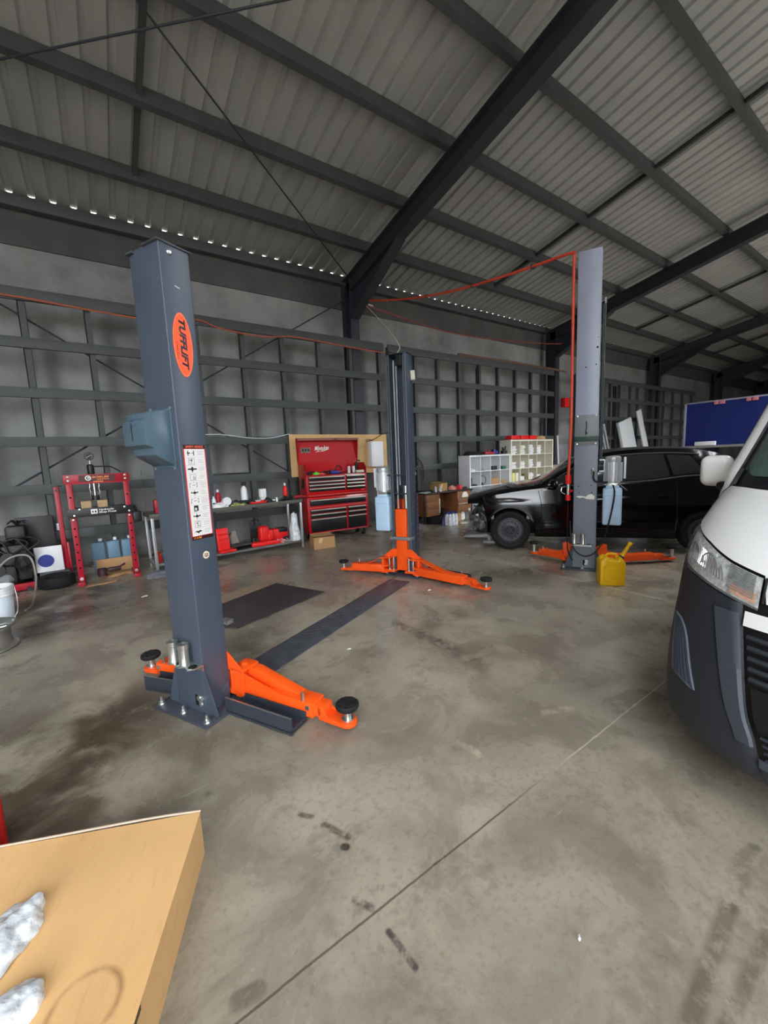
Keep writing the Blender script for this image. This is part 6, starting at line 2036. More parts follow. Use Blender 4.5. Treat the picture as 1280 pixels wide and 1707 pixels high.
bm = BM(); box(bm, (4.78, 7.30, 4.62), (0.36, 0.03, 0.03), rot=Matrix.Rotation(R(6), 3, 'Y'), bev=0.004)
br = thing('hose_bracket', 'pale metal hose bracket on the main steel column', 'bracket', (0, 0, 0))
obj('bracket_bar', bm, m_cream, br)
bm = BM(); box(bm, (4.66, 7.36, 4.68), (0.12, 0.14, 0.05), bev=0.006); cyl(bm, (4.62, 7.29, 4.72), (4.70, 7.29, 4.70), 0.02, seg=10)
obj('hose_clamp', bm, m_zinc, br)
q0 = at_post(B2, 0.1, -0.02, 2.70)
bm = BM(); tube(bm, [(4.74, 7.28, 4.60), (4.2, 5.95, 3.80), (3.6, 4.7, 3.05), q0], 0.006, 6, 4)
solo('pull_rope', bm, m_cream, 'thin pale rope from column bracket to facing lift post', 'rope')
bm = BM(); tube(bm, [(4.80, 7.28, 4.58), (7.0, 7.28, 4.38), (9.4, 7.28, 4.46), (11.6, 7.28, 4.66), (12.2, 7.28, 4.85)], 0.018, 6, 6)
solo('red_wall_hose', bm, mat('dull_red_hose', (132, 66, 60), 0.5), 'thin dull red hose running between two far columns', 'hose')
bm = BM(); tube(bm, [(-3.2, 7.29, 3.80), (-0.9, 7.29, 3.77), (0.2, 7.29, 3.72), (0.85, 7.29, 3.71), (1.5, 7.29, 3.81), (1.9, 7.29, 3.72), (2.6, 7.29, 3.69), (3.2, 7.29, 3.76), (4.2, 7.29, 3.72), (5.2, 7.29, 3.70)], 0.014, 6, 6)
solo('girt_air_hose', bm, mat('faded_orange_hose', (176, 96, 74), 0.5), 'orange hose laid along top rail of wall frame', 'hose')
bm = BM(); tube(bm, [(7.45, 7.345, 3.93), (8.3, 7.345, 3.93), (9.3, 7.345, 3.945), (10.4, 7.345, 3.93), (11.4, 7.345, 3.93), (12.1, 7.345, 3.90)], 0.03, 6, 6)
solo('brown_wall_conduit', bm, mat('brown_conduit', (120, 84, 76), 0.6), 'brown conduit along top rail behind white shelves', 'conduit')
bm = BM()
tube(bm, [(0.03, -0.285, 1.06), (-0.06, -0.31, 0.95), (-0.06, -0.28, 0.70), (-0.05, -0.22, 0.42), (-0.05, -0.17, 0.30), (-0.10, -0.10, 0.22), (-0.11, 0.0, 0.19), (-0.10, 0.10, 0.26), (-0.04, 0.145, 0.40), (-0.03, 0.16, 0.60)], 0.009, 8, 6)
obj('power_lead', bm, m_cable, C2)
# ---------------------------------------------------------------- vehicles
def interp(t, P):
    if t <= P[0][0]:
        return P[0][1]
    for (a, b), (c, d) in zip(P, P[1:]):
        if t <= c:
            return b + (d - b)*(t - a)/(c - a)
    return P[-1][1]
def sinterp(t, P):
    """monotone-ish smooth interpolation"""
    n = len(P)
    if t <= P[0][0]: return P[0][1]
    if t >= P[-1][0]: return P[-1][1]
    for i in range(n - 1):
        if t <= P[i+1][0]:
            x0, y0 = P[i]; x1, y1 = P[i+1]
            m = (y1-y0)/(x1-x0)
            m0 = m if i == 0 else ((y1-P[i-1][1])/(x1-P[i-1][0]))
            m1 = m if i == n-2 else ((P[i+2][1]-y0)/(P[i+2][0]-x0))
            if m == 0: m0 = m1 = 0
            h = x1 - x0; s = (t - x0)/h
            return (2*s**3-3*s**2+1)*y0 + (s**3-2*s**2+s)*h*m0 + (-2*s**3+3*s**2)*y1 + (s**3-s**2)*h*m1
m_car = mat('black_car_paint', (8, 9, 12), 0.13, coat=0.45, spec=0.25)
m_dglass = mat('dark_window_glass', (46, 48, 48), 0.10, coat=0.3)
m_trim = mat('matt_black_trim', (20, 21, 23), 0.5)
CARA = R(-52)
CAR = thing('hatchback_car', 'black hatchback car with front bumper missing', 'car', (5.02 + 0.83*0.788, 3.92 + 0.83*0.616, 0), CARA)
WBASE, WR = 2.50, 0.295
def zroof(x):
    return sinterp(x, [(-0.74, 0.755), (-0.62, 0.80), (-0.3, 0.87), (0.0, 0.925), (0.3, 0.965), (0.45, 1.00), (0.62, 1.10), (0.85, 1.25), (1.10, 1.365), (1.4, 1.425), (1.8, 1.445), (2.2, 1.435), (2.55, 1.39), (2.8, 1.30), (2.98, 1.12), (3.08, 0.92)])
def zbelt(x):
    return min(sinterp(x, [(-0.74, 0.73), (-0.62, 0.775), (-0.2, 0.845), (0.2, 0.905), (0.5, 0.935), (1.0, 0.965), (1.8, 1.0), (2.5, 1.06), (3.08, 0.90)]), zroof(x) - 0.012)
def zlow(x):
    z = 0.20
    if x < -0.30: z = max(z, interp(x, [(-0.74, 0.70), (-0.42, 0.715), (-0.37, 0.60), (-0.335, 0.36), (-0.30, 0.30)]))
    for c in (0.0, WBASE):
        d = abs(x - c)
        if d < 0.345:
            z = max(z, 0.30 + math.sqrt(max(0, 0.345**2 - d*d)))
    if x > 2.9: z = max(z, 0.26)
    return z
def taper(x):
    t = 1.0
    if x < -0.2: t -= 0.20*((-0.2 - x)/0.54)**2.2
    if x > 2.3: t -= 0.16*((x - 2.3)/0.78)**2
    return t
FY = [(0.18, 0.915), (0.25, 0.955), (0.30, 0.985), (0.345, 0.992), (0.40, 0.976), (0.46, 0.974), (0.56, 0.985), (0.66, 0.997), (0.71, 1.0), (0.745, 0.990), (0.78, 0.977), (0.83, 0.962), (0.90, 0.95), (1.0, 0.935), (1.1, 0.92)]
def ys(x, z):
    b = 0.85*taper(x)*sinterp(z, FY)
    for c in (0.0, WBASE):
        d = math.hypot(x - c, z - 0.30)
        if d < 0.55: b += 0.006*max(0, 1 - abs(d - 0.37)/0.12)
    return b
def yroof(x):
    return taper(x)*interp(x, [(-0.74, 0.70), (0.30, 0.755), (0.45, 0.74), (1.1, 0.60), (1.6, 0.575), (2.5, 0.57), (3.08, 0.66)])
def green(x, t):
    """greenhouse side: t 0 at the belt .. 1 at the roof edge"""
    zb, zt = zbelt(x), zroof(x)
    y0, y1 = ys(x, zb), yroof(x)
    bul = 0.02*math.sin(PI*t)*min(1, (zt - zb)/0.3)
    return Vector((x, -(y0 + (y1 - y0)*t + bul), zb + (zt - zb)*t))
def section(x):
    pts = []
    zl, zb = zlow(x), zbelt(x)
    for k in range(17):
        z = zl + (zb - zl)*k/16
        pts.append((x, -ys(x, z), z))
    for k in range(1, 9):
        p = green(x, k/8); pts.append(tuple(p))
    crown = 0.035 if x > 0.5 else 0.045
    yr, zt = yroof(x), zroof(x)
    for k in range(1, 7):
        f = k/6
        pts.append((x, -yr*(1 - f), zt + crown*(1 - (1 - f)**2)))
    return pts
xs = []
x = -0.64
while x < 3.081:
    xs.append(x); x += 0.0245
bm = BM()
rows = []
for x in xs:
    h = section(x)
    rows.append(h + [(a, -b, c) for a, b, c in h[-2::-1]])
V = grid(bm, rows)
bm.faces.new(V[-1])
obj('body_shell', bm, m_car, CAR, sharp=0.45)
bm = BM(); bx(bm, (-0.35, -0.72, 0.19), (3.0, 0.72, 0.24)); bx(bm, (0.42, -0.70, 0.24), (2.9, 0.70, 0.60))
obj('underbody', bm, m_trim, CAR)
def glass_patch(x0, x1, ytop=0.10, pillar=0.07, off=0.005, slant0=0.0, slant1=0.0):
    bm = BM(); rows = []
    n = 18
    for i in range(n + 1):
        row = []
        for k in range(7):
            f = k/6
            xx = x0 + slant0*f + (x1 + slant1*f - x0 - slant0*f)*i/n
            zb, zt = zbelt(xx), zroof(xx)
            h = zt - zb
            t0 = min(0.9, 0.035/h); t1 = max(t0 + 0.01, 1 - pillar/h)
            p = green(xx, t0 + (t1 - t0)*f)
            p.y -= off
            row.append(tuple(p))
        rows.append(row)
    grid(bm, rows)
    return bm
for nm, a in (('front_side_window', (0.56, 1.34, 0.1, 0.075, 0.005, 0.0, -0.03)), ('rear_side_window', (1.42, 2.08, 0.1, 0.075, 0.005, -0.03, -0.05)), ('quarter_window', (2.12, 2.50, 0.1, 0.085, 0.005, -0.05, -0.16))):
    obj(nm, glass_patch(*a), m_dglass, CAR)
    bm = glass_patch(*a)
    for v in bm.verts: v.co.y *= -1
    obj(nm, bm, m_dglass, CAR)
# window frame mouldings
def side_curve(bm, pts, r=0.006, off=0.004, n=4):
    tube(bm, [(p[0], p[1] - off, p[2]) for p in pts], r, 6, n)
bm = BM()
side_curve(bm, [green(x_, 1 - 0.06/(zroof(x_) - zbelt(x_))) for x_ in [0.66 + 0.1*k for k in range(19)]], 0.009, 0.006)
side_curve(bm, [green(x_, 0.02) for x_ in [0.56 + 0.1*k for k in range(20)]], 0.010, 0.008)
obj('window_moulding', bm, mat('grey_moulding', (88, 90, 92), 0.4), CAR)
bm = BM(); rows = []
for i in range(13):
    x_ = 0.47 + (1.08 - 0.47)*i/12
    rows.append([(x_ - 0.004, (yroof(x_) - 0.045)*(2*k/12 - 1), zroof(x_) + 0.035*(1 - (2*k/12 - 1)**2) + 0.008) for k in range(13)])
grid(bm, rows)
obj('windscreen', bm, m_dglass, CAR)
bm = BM(); rows = []
for i in range(17):
    x_ = 1.12 + 1.5*i/16
    rows.append([(x_, (yroof(x_) - 0.004)*(2*k/12 - 1), zroof(x_) + 0.035*(1 - (1 - abs(2*k/12 - 1))*0 - (2*k/12 - 1)**2) + 0.004) for k in range(13)])
grid(bm, rows)
obj('dusty_roof', bm, mat('dusty_roof_paint', (52, 52, 54), 0.45, coat=0.2), CAR)
for xx, zt in ((0.40, 0.90), (1.385, 0.97), (2.16, 1.0)):
    bm = BM(); zl = max(0.26, zlow(xx) + 0.02)
    tube(bm, [(xx + (0.05*math.sin(PI*k/10) if xx < 1 else 0.0) + (0 if xx < 2 else 0.22*max(0, 0.55 - (zl + (zt - zl)*k/10))), -ys(xx, zl + (zt - zl)*k/10) - 0.001, zl + (zt - zl)*k/10) for k in range(11)], 0.004, 6)
    obj('door_seam', bm, m_trim, CAR)
for xx in (1.22, 2.02):
    bm = BM(); z = 0.80
    tube(bm, [(xx - 0.09, -ys(xx, z) - 0.002, z), (xx - 0.07, -ys(xx, z) - 0.03, z + 0.003), (xx + 0.05, -ys(xx, z) - 0.03, z + 0.008), (xx + 0.09, -ys(xx, z) - 0.002, z + 0.008)], 0.013, 8, 4)
    obj('door_handle', bm, m_car, CAR)
bm = BM(); side_curve(bm, [(x_, -ys(x_, 0.33), 0.33 + 0.015*math.sin(x_)) for x_ in [0.42 + 0.1*k for k in range(17)]], 0.010, 0.001)
obj('sill_moulding', bm, m_car, CAR)
def car_mirror(s):
    bm = BM()
    g = bmesh.ops.create_icosphere(bm, subdivisions=3, radius=1.0)
    for v in g['verts']:
        c = v.co
        v.co = Vector((0.60 + c.x*0.065, s*(0.965 + c.y*0.095), 1.005 + c.z*0.06*(1 if c.z < 0 else 1.1)))
    cyl(bm, (0.60, s*0.78, 0.955), (0.60, s*0.90, 0.985), 0.03, 0.02, 10)
    m_ = obj('wing_mirror', bm, m_car, CAR)
    bm = BM(); cyl(bm, (0.535, s*0.92, 0.99), (0.535, s*1.03, 1.0), 0.012, 0.008, 8)
    obj('mirror_indicator', bm, m_whp, m_)
car_mirror(-1); car_mirror(1)
def steel_wheel(parent, x, y, s, r, w, mt):
    bm = BM(); tyre_bm(bm, r, w, 40, r*0.64)
    rot = Matrix.Rotation(R(90), 4, 'X')
    bmesh.ops.translate(bm, verts=bm.verts, vec=(0, 0, -w/2))
    bmesh.ops.transform(bm, matrix=Matrix.Translation((x, y, r)) @ rot, verts=bm.verts)
    wl = obj('wheel', bm, m_blk, parent)
    bm = BM()
    R3 = Matrix.Rotation(R(90 if s < 0 else -90), 3, 'X')
    lathe(bm, [(r*0.66, 0.05), (r*0.655, 0.075), (r*0.62, 0.078), (r*0.58, 0.05), (r*0.50, 0.035), (r*0.36, 0.055), (r*0.25, 0.065), (r*0.20, 0.05), (r*0.10, 0.05), (0, 0.05)], (x, y, r), 40, R3)
    rm = obj('rim', bm, mt, wl)
    bm = BM()
    for k in range(14):
        a = 2*PI*k/14
        p = Vector((r*0.44*math.cos(a), r*0.44*math.sin(a), 0.046))
        n = Vector((0, 0, 1))
        c0, c1 = R3 @ p, R3 @ (p + n*0.004)
        o = Vector((x, y, r))
        cyl(bm, o + c0, o + c1, r*0.052, seg=10)
    for k in range(5):
        a = 2*PI*k/5
        p = Vector((r*0.15*math.cos(a), r*0.15*math.sin(a), 0.05))
        cyl(bm, Vector((x, y, r)) + R3 @ p, Vector((x, y, r)) + R3 @ (p + Vector((0, 0, 0.014))), 0.010, seg=8)
    obj('vent_hole', bm, m_hole, wl)
m_rim = mat('dull_steel_rim', (76, 78, 82), 0.5, metal=0.3, noise=0.15, scale=14)
for xx in (0.0, WBASE):
    for s in (-1, 1):
        steel_wheel(CAR, xx, s*0.735, s, WR, 0.185, m_rim)
for xx in (0.0, WBASE):
    for s in (-1, 1):
        bm = BM()
        a_ = [R(8 + 164*k/20) for k in range(21)]
        grid(bm, [[(xx + 0.335*math.cos(a), s*y_, 0.30 + 0.335*math.sin(a)) for a in a_] for y_ in (0.835, 0.50)])
        obj('wheel_arch_liner', bm, m_trim, CAR)
# exposed front end
bm = BM()
bx(bm, (-0.50, -0.62, 0.22), (-0.34, 0.62, 0.68), bev=0.02)
bx(bm, (-0.62, -0.66, 0.42), (-0.54, 0.66, 0.52), bev=0.015)
for s in (-1, 1):
    bx(bm, (-0.56, s*0.45 - 0.04, 0.40), (-0.30, s*0.45 + 0.04, 0.54), bev=0.01)
    bx(bm, (-0.50, s*0.70 - 0.05, 0.56), (-0.20, s*0.70 + 0.05, 0.66), bev=0.02)
obj('radiator_carrier', bm, m_trim, CAR)
m_guts = mat('dusty_metal', (112, 114, 116), 0.45, metal=0.4, noise=0.4, scale=20)
bm = BM()
tube(bm, [(-0.55, -0.60, 0.66), (-0.48, -0.68, 0.60), (-0.38, -0.74, 0.50), (-0.33, -0.76, 0.47)], 0.014, 8, 3)
box(bm, (-0.35, -0.72, 0.46), (0.07, 0.05, 0.08), bev=0.01)
lump(bm, (-0.52, -0.60, 0.44), (0.07, 0.07, 0.07), 101, 0.4, 3)
lump(bm, (-0.44, -0.66, 0.36), (0.06, 0.06, 0.08), 102, 0.4, 3)
lump(bm, (-0.54, -0.52, 0.30), (0.06, 0.06, 0.06), 103, 0.4, 3)
cyl(bm, (-0.62, -0.62, 0.28), (-0.62, -0.62, 0.56), 0.02, seg=10)
for k in range(5):
    tube(bm, [(-0.56 + 0.04*k, -0.6, 0.64), (-0.60 + 0.06*k, -0.68, 0.50), (-0.55 + 0.03*k, -0.64, 0.36)], 0.007, 6, 3)
obj('headlight_remains', bm, m_guts, CAR)
bm = BM(); box(bm, (-0.63, -0.60, 0.37), (0.035, 0.04, 0.11), bev=0.012); box(bm, (-0.63, -0.585, 0.60), (0.03, 0.03, 0.05), bev=0.01); box(bm, (-0.50, -0.70, 0.52), (0.04, 0.02, 0.03), bev=0.006)
parts('lamp_glass', bm, m_whp, CAR)
bm = BM(); prism(bm, [(-0.74, 0.16), (-0.30, 0.16), (-0.34, 0.22), (-0.68, 0.20)], -0.74, -0.30, 'xzy', bev=0.01)
obj('splash_tray', bm, m_grey, CAR)
bm = BM(); prism(bm, [(-0.42, 0.08), (-0.22, 0.08), (-0.24, 0.12), (-0.40, 0.12)], -0.80, -0.62, 'xzy', bev=0.006); bx(bm, (-0.34, -0.72, 0.12), (-0.30, -0.68, 0.22))
obj('torn_liner', bm, m_grey, CAR)
bm = BM(); prism(bm, [(-0.40, 0.60), (-0.10, 0.74), (-0.10, 0.79), (-0.42, 0.72)], -0.795, -0.785, 'xzy')
obj('wing_top_edge', bm, m_guts, CAR)
bm = BM(); tube(bm, [(0.36, -0.74, 0.985), (0.52, -0.4, 1.055), (0.60, -0.05, 1.075)], 0.012, 6, 4); tube(bm, [(0.34, -0.1, 1.01), (0.50, 0.25, 1.06), (0.58, 0.6, 1.06)], 0.012, 6, 4)
parts('wiper', bm, m_trim, CAR)

# ---- white van at the right edge
VX, VY = 1.80, -0.185
VAN = thing('white_van', 'white van with black bumper at the right edge', 'van', (VX, VY, 0), 0)
ZP = [.18, .25, .35, .5, .65, .75, .95, 1.05, 1.14, 1.2, 1.24, 1.9, 1.97, 2.0]
XF = [.08, .02, .0, 0, .02, .05, .12, .2, .34, .46, .53, 1.22, 1.42, 1.8]
HWv = [.955, .965, .97, .967, .96, .957, .955, .945, .935, .93, .92, .81, .76, .70]
PX_ = list(zip(ZP, XF)); PH_ = list(zip(ZP, HWv))
def vs(th, z, sgn=1, off=0.0):
    """th in degrees, 0 = centre front, 90 = corner done, beyond 90 runs back along the side at 1 m per 10 units"""
    xf, hw = sinterp(z, PX_), interp(z, PH_)
    def at(t):
        a = R(min(t, 90)); c, s = max(math.cos(a), 0), max(math.sin(a), 0)
        return Vector((xf + 0.62*(1 - c**(2/3)) + max(0, t - 90)/10, hw*s**(2/3), z))
    p = at(th)
    if off:
        d = at(min(th + 1, 300)) - at(max(th - 1, 0.0))
        d.z = 0
        n = Vector((-d.y, d.x, 0)).normalized() if d.length > 1e-6 else Vector((-1, 0, 0))
        p = p + n*off
    p.y *= sgn
    return p
def vpatch(bm, fn, na, nb):
    rows = []
    for j in range(nb + 1):
        rows.append([tuple(fn(i/na, j/nb)) for i in range(na + 1)])
    grid(bm, rows)
HLT = [(0, .955), (28, .955), (39, .985), (51, 1.028), (64, 1.06), (76, 1.088), (90, 1.09)]
HLB = [(0, .84), (28, .842), (40, .872), (51, .898), (62, .915), (72, .928), (80, .95), (90, .985)]
HR = [(0, 1.235), (40, 1.242), (53, 1.248), (66, 1.246), (74, 1.215), (82, 1.165), (90, 1.125)]
INN = [(.18, 22), (.38, 25), (.45, 27), (.66, 30), (.84, 33)]
m_van = mat('white_van_paint', (246, 247, 246), 0.2, coat=0.7)
m_bump = mat('charcoal_bumper', (46, 50, 58), 0.5, noise=0.08, scale=7, bump=0.05, bscale=200)
m_bumpl = mat('grey_bumper_facet', (66, 72, 82), 0.45)
m_vglass = mat('van_glass', (120, 148, 138), 0.04, trans=0.55, ior=1.3)
for sg in (1, -1):
    lab = ''
    # dark carcass behind the panels
    bm = BM()
    vpatch(bm, lambda a, b: vs(130*a, .20 + (1.235 - .20)*b, sg, -0.015), 60, 24)
    obj('carcass', bm, m_trim, VAN)
    bm = BM()
    def fb(a, b):
        th = 25 + (112 - 25)*a
        top = interp(th, HLB) - 0.010 if th < 88 else 0.96
        z = .185 + (top - .185)*b
        i0 = interp(z, INN)
        th = i0 + (112 - i0)*a
        z2 = .185 + ((interp(th, HLB) - 0.010 if th < 88 else 0.96) - .185)*b
        return vs(th, z2, sg, 0.0 - 0.02*max(0, (0.03 - a)/0.03))
    vpatch(bm, fb, 60, 30)
    obj('front_bumper', bm, m_bump, VAN)
    bm = BM()
    def ff(a, b):
        z = .355 + (.815 - .355)*b
        i0 = interp(z, INN)
        w_ = 4.5 + 4.5*b
        return vs(i0 + 0.5 + w_*a, z, sg, 0.010 if 0 < a < 1 else 0.002)
    vpatch(bm, ff, 8, 16)
    obj('bumper_facet', bm, m_bumpl, VAN)  # lighter grey paints in how the facet turns to the light
    bm = BM()
    def fg(a, b):
        l0 = interp(b, [(0, 58), (1, 64)]); l1 = interp(b, [(0, 44), (0.75, 51), (0.92, 54), (1, 58)])
        zl = .47 + (.705 - .47)*b; zr_ = .45 + (.70 - .45)*b
        th = l1 + (l0 - l1)*a; z = zr_ + (zl - zr_)*a
        return vs(th, z, sg, 0.003 + (0.004*(1 if int(a*12) % 2 else 0)))
    vpatch(bm, fg, 12, 12)
    fgp = obj('fog_lamp_cover', bm, mat('fog_cover', (68, 78, 92), 0.35), VAN)
    bm = BM()
    ring = [fg(0, k/10) for k in range(11)] + [fg(k/6, 1) for k in range(1, 7)] + [fg(1, 1 - k/10) for k in range(1, 11)] + [fg(1 - k/6, 0) for k in range(1, 6)]
    tube(bm, ring, 0.0045, 6, closed=True)
    obj('cover_rim', bm, mat('rim_grey', (104, 112, 124), 0.35), fgp)
    # headlight: reflector bowl, chrome fins, clear lens, amber block
    bm = BM()
    vpatch(bm, lambda a, b: vs(29 + 51*a, interp(29 + 51*a, HLB) + (interp(29 + 51*a, HLT) - 0.006 - interp(29 + 51*a, HLB))*b, sg, -0.008), 40, 10)
    hl = obj('headlight', bm, mat('headlight_reflector', (244, 248, 248), 0.15, metal=0.35, noise=0.5, scale=46, bump=1.0, bscale=60), VAN)
    bm = BM()
    for k in range(14):
        b0 = 0.22 + 0.70*k/13
        tube(bm, [vs(th, interp(th, HLB) + (interp(th, HLT) - interp(th, HLB))*b0, sg, -0.004) for th in (30.5, 33, 36, 39)], 0.0022, 5, 2)
    for k in range(16):
        th = 40.5 + 1.3*k
        tube(bm, [vs(th + 2*f, interp(th, HLB) + (interp(th, HLT) - interp(th, HLB))*(0.30 + 0.5*f), sg, -0.003 - 0.004*math.sin(PI*f)) for f in (0, 0.33, 0.66, 1)], 0.0028, 5, 2)
    obj('reflector_fin', bm, m_chrome, hl)
    bm = BM()
    for th, b0, rr_ in ((60, 0.55, 0.035), (48, 0.5, 0.045)):
        p = vs(th, interp(th, HLB) + (interp(th, HLT) - interp(th, HLB))*b0, sg, -0.012)
        q = vs(th, interp(th, HLB) + (interp(th, HLT) - interp(th, HLB))*b0, sg, 0.0)
        d = (q - p).normalized()
        tube(bm, [p + d*0.006 + (frame_of(d)[0]*math.cos(t) + frame_of(d)[1]*math.sin(t))*rr_ for t in [2*PI*k/22 for k in range(22)]], 0.004, 6, closed=True)
    parts('lamp_ring', bm, m_grey, hl)
    bm = BM(); vpatch(bm, lambda a, b: vs(30 + 7.5*a, interp(30 + 7.5*a, HLB) + 0.012 + 0.034*b, sg, -0.004), 6, 3)
    obj('amber_reflector', bm, mat('amber_lens', (214, 150, 110), 0.25, noise=0.2, scale=60), hl)
    bm = BM(); vpatch(bm, lambda a, b: vs(69 + 10*a, interp(69 + 10*a, HLB) + (interp(69 + 10*a, HLT) - interp(69 + 10*a, HLB))*(0.80 + 0.18*b), sg, -0.005), 6, 4)
    obj('smoked_corner', bm, m_grey, hl)
    bm = BM(); vpatch(bm, lambda a, b: vs(28.5 + 52*a, interp(28.5 + 52*a, HLB) - 0.003 + (interp(28.5 + 52*a, HLT) - 0.002 - interp(28.5 + 52*a, HLB))*b, sg, 0.004), 40, 10)
    obj('lens', bm, m_glass, hl)
    # bonnet
    bm = BM()
    def fh(a, b):
        th = 90*a
        lo = interp(th, HLT) + 0.007 if th > 27 else 0.868
        hi = interp(th, HR)
        return vs(th, lo + (hi - lo)*b, sg, 0.0)
    vpatch(bm, fh, 60, 24)
    bn = obj('bonnet', bm, m_van, VAN)
    bm = BM(); tube(bm, [vs(th, 0.957, sg, 0.001) for th in (0, 7, 14, 21, 27.5)], 0.004, 6, 2); tube(bm, [vs(27.8, z, sg, 0.001) for z in (0.957, 0.91, 0.868)], 0.004, 6, 2)
    obj('panel_gap', bm, m_trim, bn)
    # side wall and pillar
    bm = BM()
    def fp_(a, b):
        z0 = 1.0
        z = 1.13 + (1.965 - 1.13)*b
        thp = interp(z, [(1.13, 88), (1.2, 77), (1.245, 67), (1.32, 65), (1.5, 63.5), (1.9, 62), (1.97, 50)])
        return vs(thp + (92 - thp)*a, z, sg, 0.035*min(1, a*5 + 0.25)*min(1, max(0, (z - 1.16)/0.14)))
    vpatch(bm, fp_, 12, 30)
    obj('windscreen_pillar', bm, m_van, VAN)
    bm = BM()
    def fside(a, b):
        th = 90 + 46*a
        z = 0.34 + (1.965 - 0.34)*b
        return vs(th, z, sg, 0.0)
    vpatch(bm, lambda a, b: vs(90 + 42*a, (1.0 if a < 0.05 else 0.34) + (1.965 - (1.0 if a < 0.05 else 0.34))*b, sg, 0.0), 40, 24)
    obj('side_panel', bm, m_van, VAN)
    bm = BM(); vpatch(bm, lambda a, b: vs(92 + 8.5*a + 3*b*(1 - a), 1.20 + 0.55*b, sg, 0.004), 10, 8)
    obj('door_window', bm, m_dglass, VAN)
    # black windscreen surround, cowl piece and glass
    bm = BM()
    def fw_(a, b):
        z = 1.25 + (1.955 - 1.25)*b
        thp = interp(z, [(1.25, 68.5), (1.32, 67), (1.5, 64.5), (1.9, 61.5), (1.97, 50)])
        return vs(thp*a, z, sg, -0.006)
    vpatch(bm, fw_, 30, 24)
    obj('windscreen_surround', bm, mat('black_surround', (28, 32, 36), 0.25), VAN)
    bm = BM(); vpatch(bm, lambda a, b: vs(60.5 + (67.6 - 60.5 - 1.0*b)*a, 1.255 + 0.075*b, sg, 0.004), 6, 5)
    obj('cowl_corner', bm, mat('grey_cowl', (96, 96, 98), 0.55), VAN)
    bm = BM()
    def fgl(a, b):
        thg = 58.5 - 2.0*b
        th = thg*a
        lo = 1.298 + 0.05*max(0, (th - 49)/9.5)**2.5
        z = lo + (1.92 - lo)*b
        return vs(th, z, sg, -0.001)
    vpatch(bm, fgl, 36, 18)
    obj('windscreen', bm, m_vglass, VAN)
    # grille side bars and slats
    bm = BM(); vpatch(bm, lambda a, b: vs(31.5*a, .775 + (.828 - .775)*b, sg, 0.004), 16, 3)
    obj('white_grille_bar', bm, m_van, VAN)
    for zz in (.735, .70, .665, .63, .595):
        bm = BM(); tube(bm, [vs(th, zz + 0.004*th/30, sg, -0.002) for th in (0, 8, 16, 24, interp(zz, INN) - 1.2)], 0.010, 6, 2)
        obj('grille_slat', bm, m_bump, VAN)
    bm = BM(); vpatch(bm, lambda a, b: vs((interp(.42 + .15*b, INN) - 1.2)*a, .42 + .15*b, sg, -0.004), 16, 4)
    obj('number_plate_panel', bm, m_trim, VAN)
    for zz in (.40, .375, .35, .325):
        bm = BM(); tube(bm, [vs(th, zz, sg, -0.004) for th in (0, 8, 16, 22, interp(zz, INN) - 1.5)], 0.006, 6, 2)
        obj('grille_slat', bm, m_bump, VAN)
    bm = BM(); vpatch(bm, lambda a, b: vs((interp(.29 + .03*b, INN))*a, .285 + .035*b, sg, 0.006 if b < 0.6 else 0.0), 16, 3)
    obj('lower_lip', bm, m_bumpl, VAN)
    bm = BM(); vpatch(bm, lambda a, b: vs((interp(.2 + .09*b, INN))*a, .195 + .09*b, sg, 0.0), 16, 3)
    obj('chin', bm, m_bump, VAN)
    # mirror
    bm = BM()
    box(bm, (1.26, sg*1.055, 1.30), (0.11, 0.155, 0.185), bev=0.045, seg=5)
    mr_ = obj('wing_mirror', bm, m_van, VAN)
    bm = BM(); box(bm, (1.22, sg*0.985, 1.215), (0.10, 0.10, 0.05), bev=0.02); box(bm, (1.30, sg*1.05, 1.30), (0.05, 0.13, 0.16), bev=0.02); box(bm, (1.25, sg*0.94, 1.20), (0.08, 0.06, 0.05), bev=0.01)
    obj('mirror_base', bm, m_trim, mr_)
    for xx in (1.42, 4.3):
        bm = BM(); tyre_bm(bm, 0.33, 0.20, 36)
        bmesh.ops.translate(bm, verts=bm.verts, vec=(0, 0, -0.10))
        bmesh.ops.transform(bm, matrix=Matrix.Translation((xx, sg*0.84, 0.33)) @ Matrix.Rotation(R(90), 4, 'X'), verts=bm.verts)
        wl = obj('wheel', bm, m_blk, VAN)
        bm = BM(); cyl(bm, (xx, sg*0.90, 0.33), (xx, sg*0.92, 0.33), 0.20, seg=28)
        obj('rim', bm, m_grey, wl)
bm = BM()
rows = []
for k in range(7):
    f = k/6
    rows.append([(1.62 + (vs(th, 1.965).x - 1.62)*1.0 if False else vs(th, 1.965).x, sgn*vs(th, 1.965).y*1.0*(1 - f), 1.965 + 0.05*(1 - (1 - f)**2)) for sgn, th in [(1, t) for t in (0, 10, 25, 40, 60, 75, 90, 100, 115, 132)]])
grid(bm, rows)
rows2 = [[(x_, -y_, z_) for x_, y_, z_ in r_] for r_ in rows]
grid(bm, rows2)
obj('roof', bm, m_van, VAN)
bm = BM(); bx(bm, (4.85 + 1.0, -0.80, 0.34), (5.86 + 0.02, 0.80, 1.96))
obj('tailgate', bm, m_van, VAN)
bm = BM(); bx(bm, (0.8, -0.80, 0.22), (5.8, 0.80, 0.36)); bx(bm, (0.75, -0.85, 0.36), (1.15, 0.85, 1.18), bev=0.08)
obj('floor_and_dash', bm, m_trim, VAN)
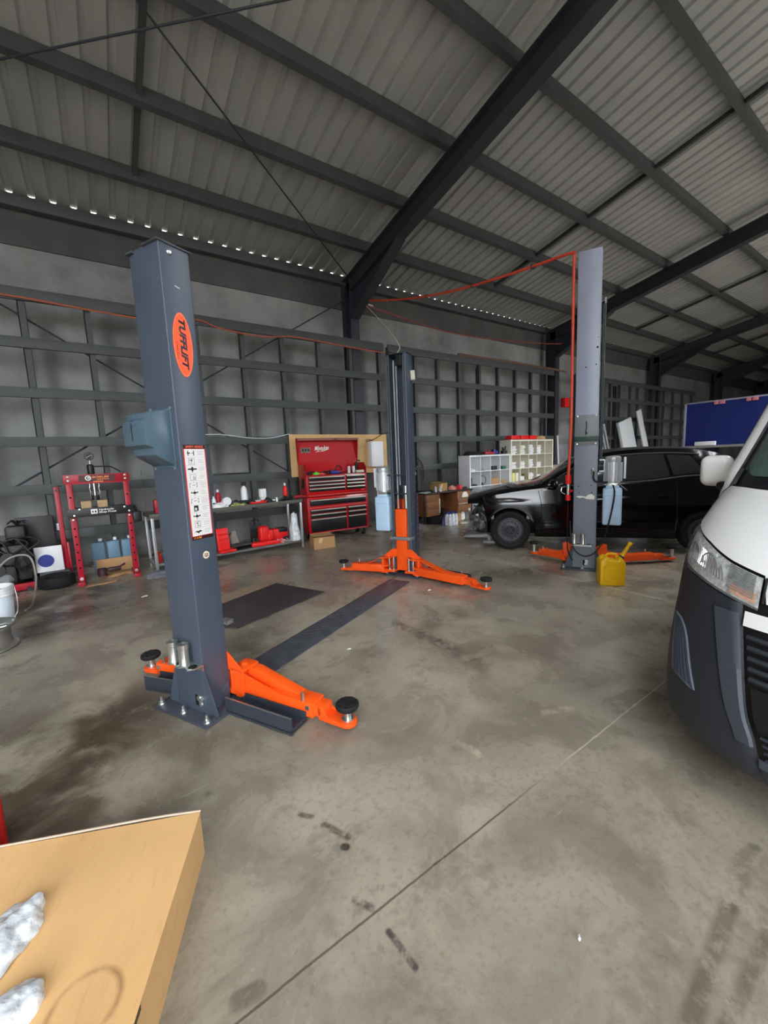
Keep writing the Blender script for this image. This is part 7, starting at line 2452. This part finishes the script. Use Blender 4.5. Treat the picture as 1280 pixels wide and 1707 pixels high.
for y in (0.45, -0.45):
    bm = BM(); box(bm, (1.9, y, 0.75), (0.5, 0.5, 0.2), bev=0.05); box(bm, (2.15, y, 1.15), (0.14, 0.5, 0.7), bev=0.06); box(bm, (2.17, y, 1.58), (0.10, 0.26, 0.2), bev=0.05)
    obj('seat', bm, m_grey, VAN)
bm = BM(); tube(bm, [(1.35 + 0.06*math.cos(a), 0.45 + 0.18*math.sin(a), 1.15 + 0.17*math.cos(a)) for a in [2*PI*k/24 for k in range(24)]], 0.014, 8, closed=True)
obj('steering_wheel', bm, m_blkp, VAN)
# ---------------------------------------------------------------- light: overcast sky through the door openings
w = bpy.data.worlds.new('overcast_sky')
SC.world = w
w.use_nodes = True
nt = w.node_tree
bg = nt.nodes['Background']
tc = nt.nodes.new('ShaderNodeTexCoord')
sp = nt.nodes.new('ShaderNodeSeparateXYZ')
nt.links.new(tc.outputs['Generated'], sp.inputs[0])
cr = nt.nodes.new('ShaderNodeValToRGB')
cr.color_ramp.elements[0].position = 0.46
cr.color_ramp.elements[0].color = (0.22, 0.21, 0.19, 1)
cr.color_ramp.elements[1].position = 0.505
cr.color_ramp.elements[1].color = (0.55, 0.58, 0.62, 1)
e = cr.color_ramp.elements.new(0.60)
e.color = (0.92, 0.96, 1.0, 1)
e = cr.color_ramp.elements.new(0.72)
e.color = (1.25, 1.29, 1.34, 1)
mr = nt.nodes.new('ShaderNodeMapRange')
mr.inputs['From Min'].default_value = -1
mr.inputs['From Max'].default_value = 1
nt.links.new(sp.outputs[2], mr.inputs['Value'])
nt.links.new(mr.outputs['Result'], cr.inputs['Fac'])
nt.links.new(cr.outputs['Color'], bg.inputs['Color'])
bg.inputs['Strength'].default_value = 12.0
for a, c, z in OPEN:
    ld = bpy.data.lights.new('door_daylight_portal', 'AREA')
    ld.shape = 'RECTANGLE'
    ld.size = c - a
    ld.size_y = z
    ld.cycles.is_portal = True
    lo = bpy.data.objects.new('door_daylight_portal', ld)
    COL.objects.link(lo)
    lo.location = ((a + c) / 2, YF - 0.08, z / 2)
    lo.rotation_euler = (R(90), 0, 0)      # faces +Y, into the shed
    lo.rotation_euler = (R(-90), 0, 0)
for a, c, y0, y1 in SKY:  # portals at the unseen roof openings put in for extra light
    ld = bpy.data.lights.new('added_roof_opening_portal', 'AREA')
    ld.shape = 'RECTANGLE'
    ld.size = c - a
    ld.size_y = y1 - y0
    ld.cycles.is_portal = True
    lo = bpy.data.objects.new('added_roof_opening_portal', ld)
    COL.objects.link(lo)
    ym = (y0 + y1) / 2
    lo.location = ((a + c) / 2, ym, zs(ym) + 0.06)
    lo.rotation_euler = (-sl, 0, 0)
SC.view_settings.view_transform = 'Standard'
SC.view_settings.look = 'None'
SC.view_settings.gamma = 1
SC.view_settings.exposure = 0.15
SC.view_settings.use_curve_mapping = False
SC.cycles.use_denoising = True
SC.cycles.max_bounces = 8
SC.cycles.diffuse_bounces = 5
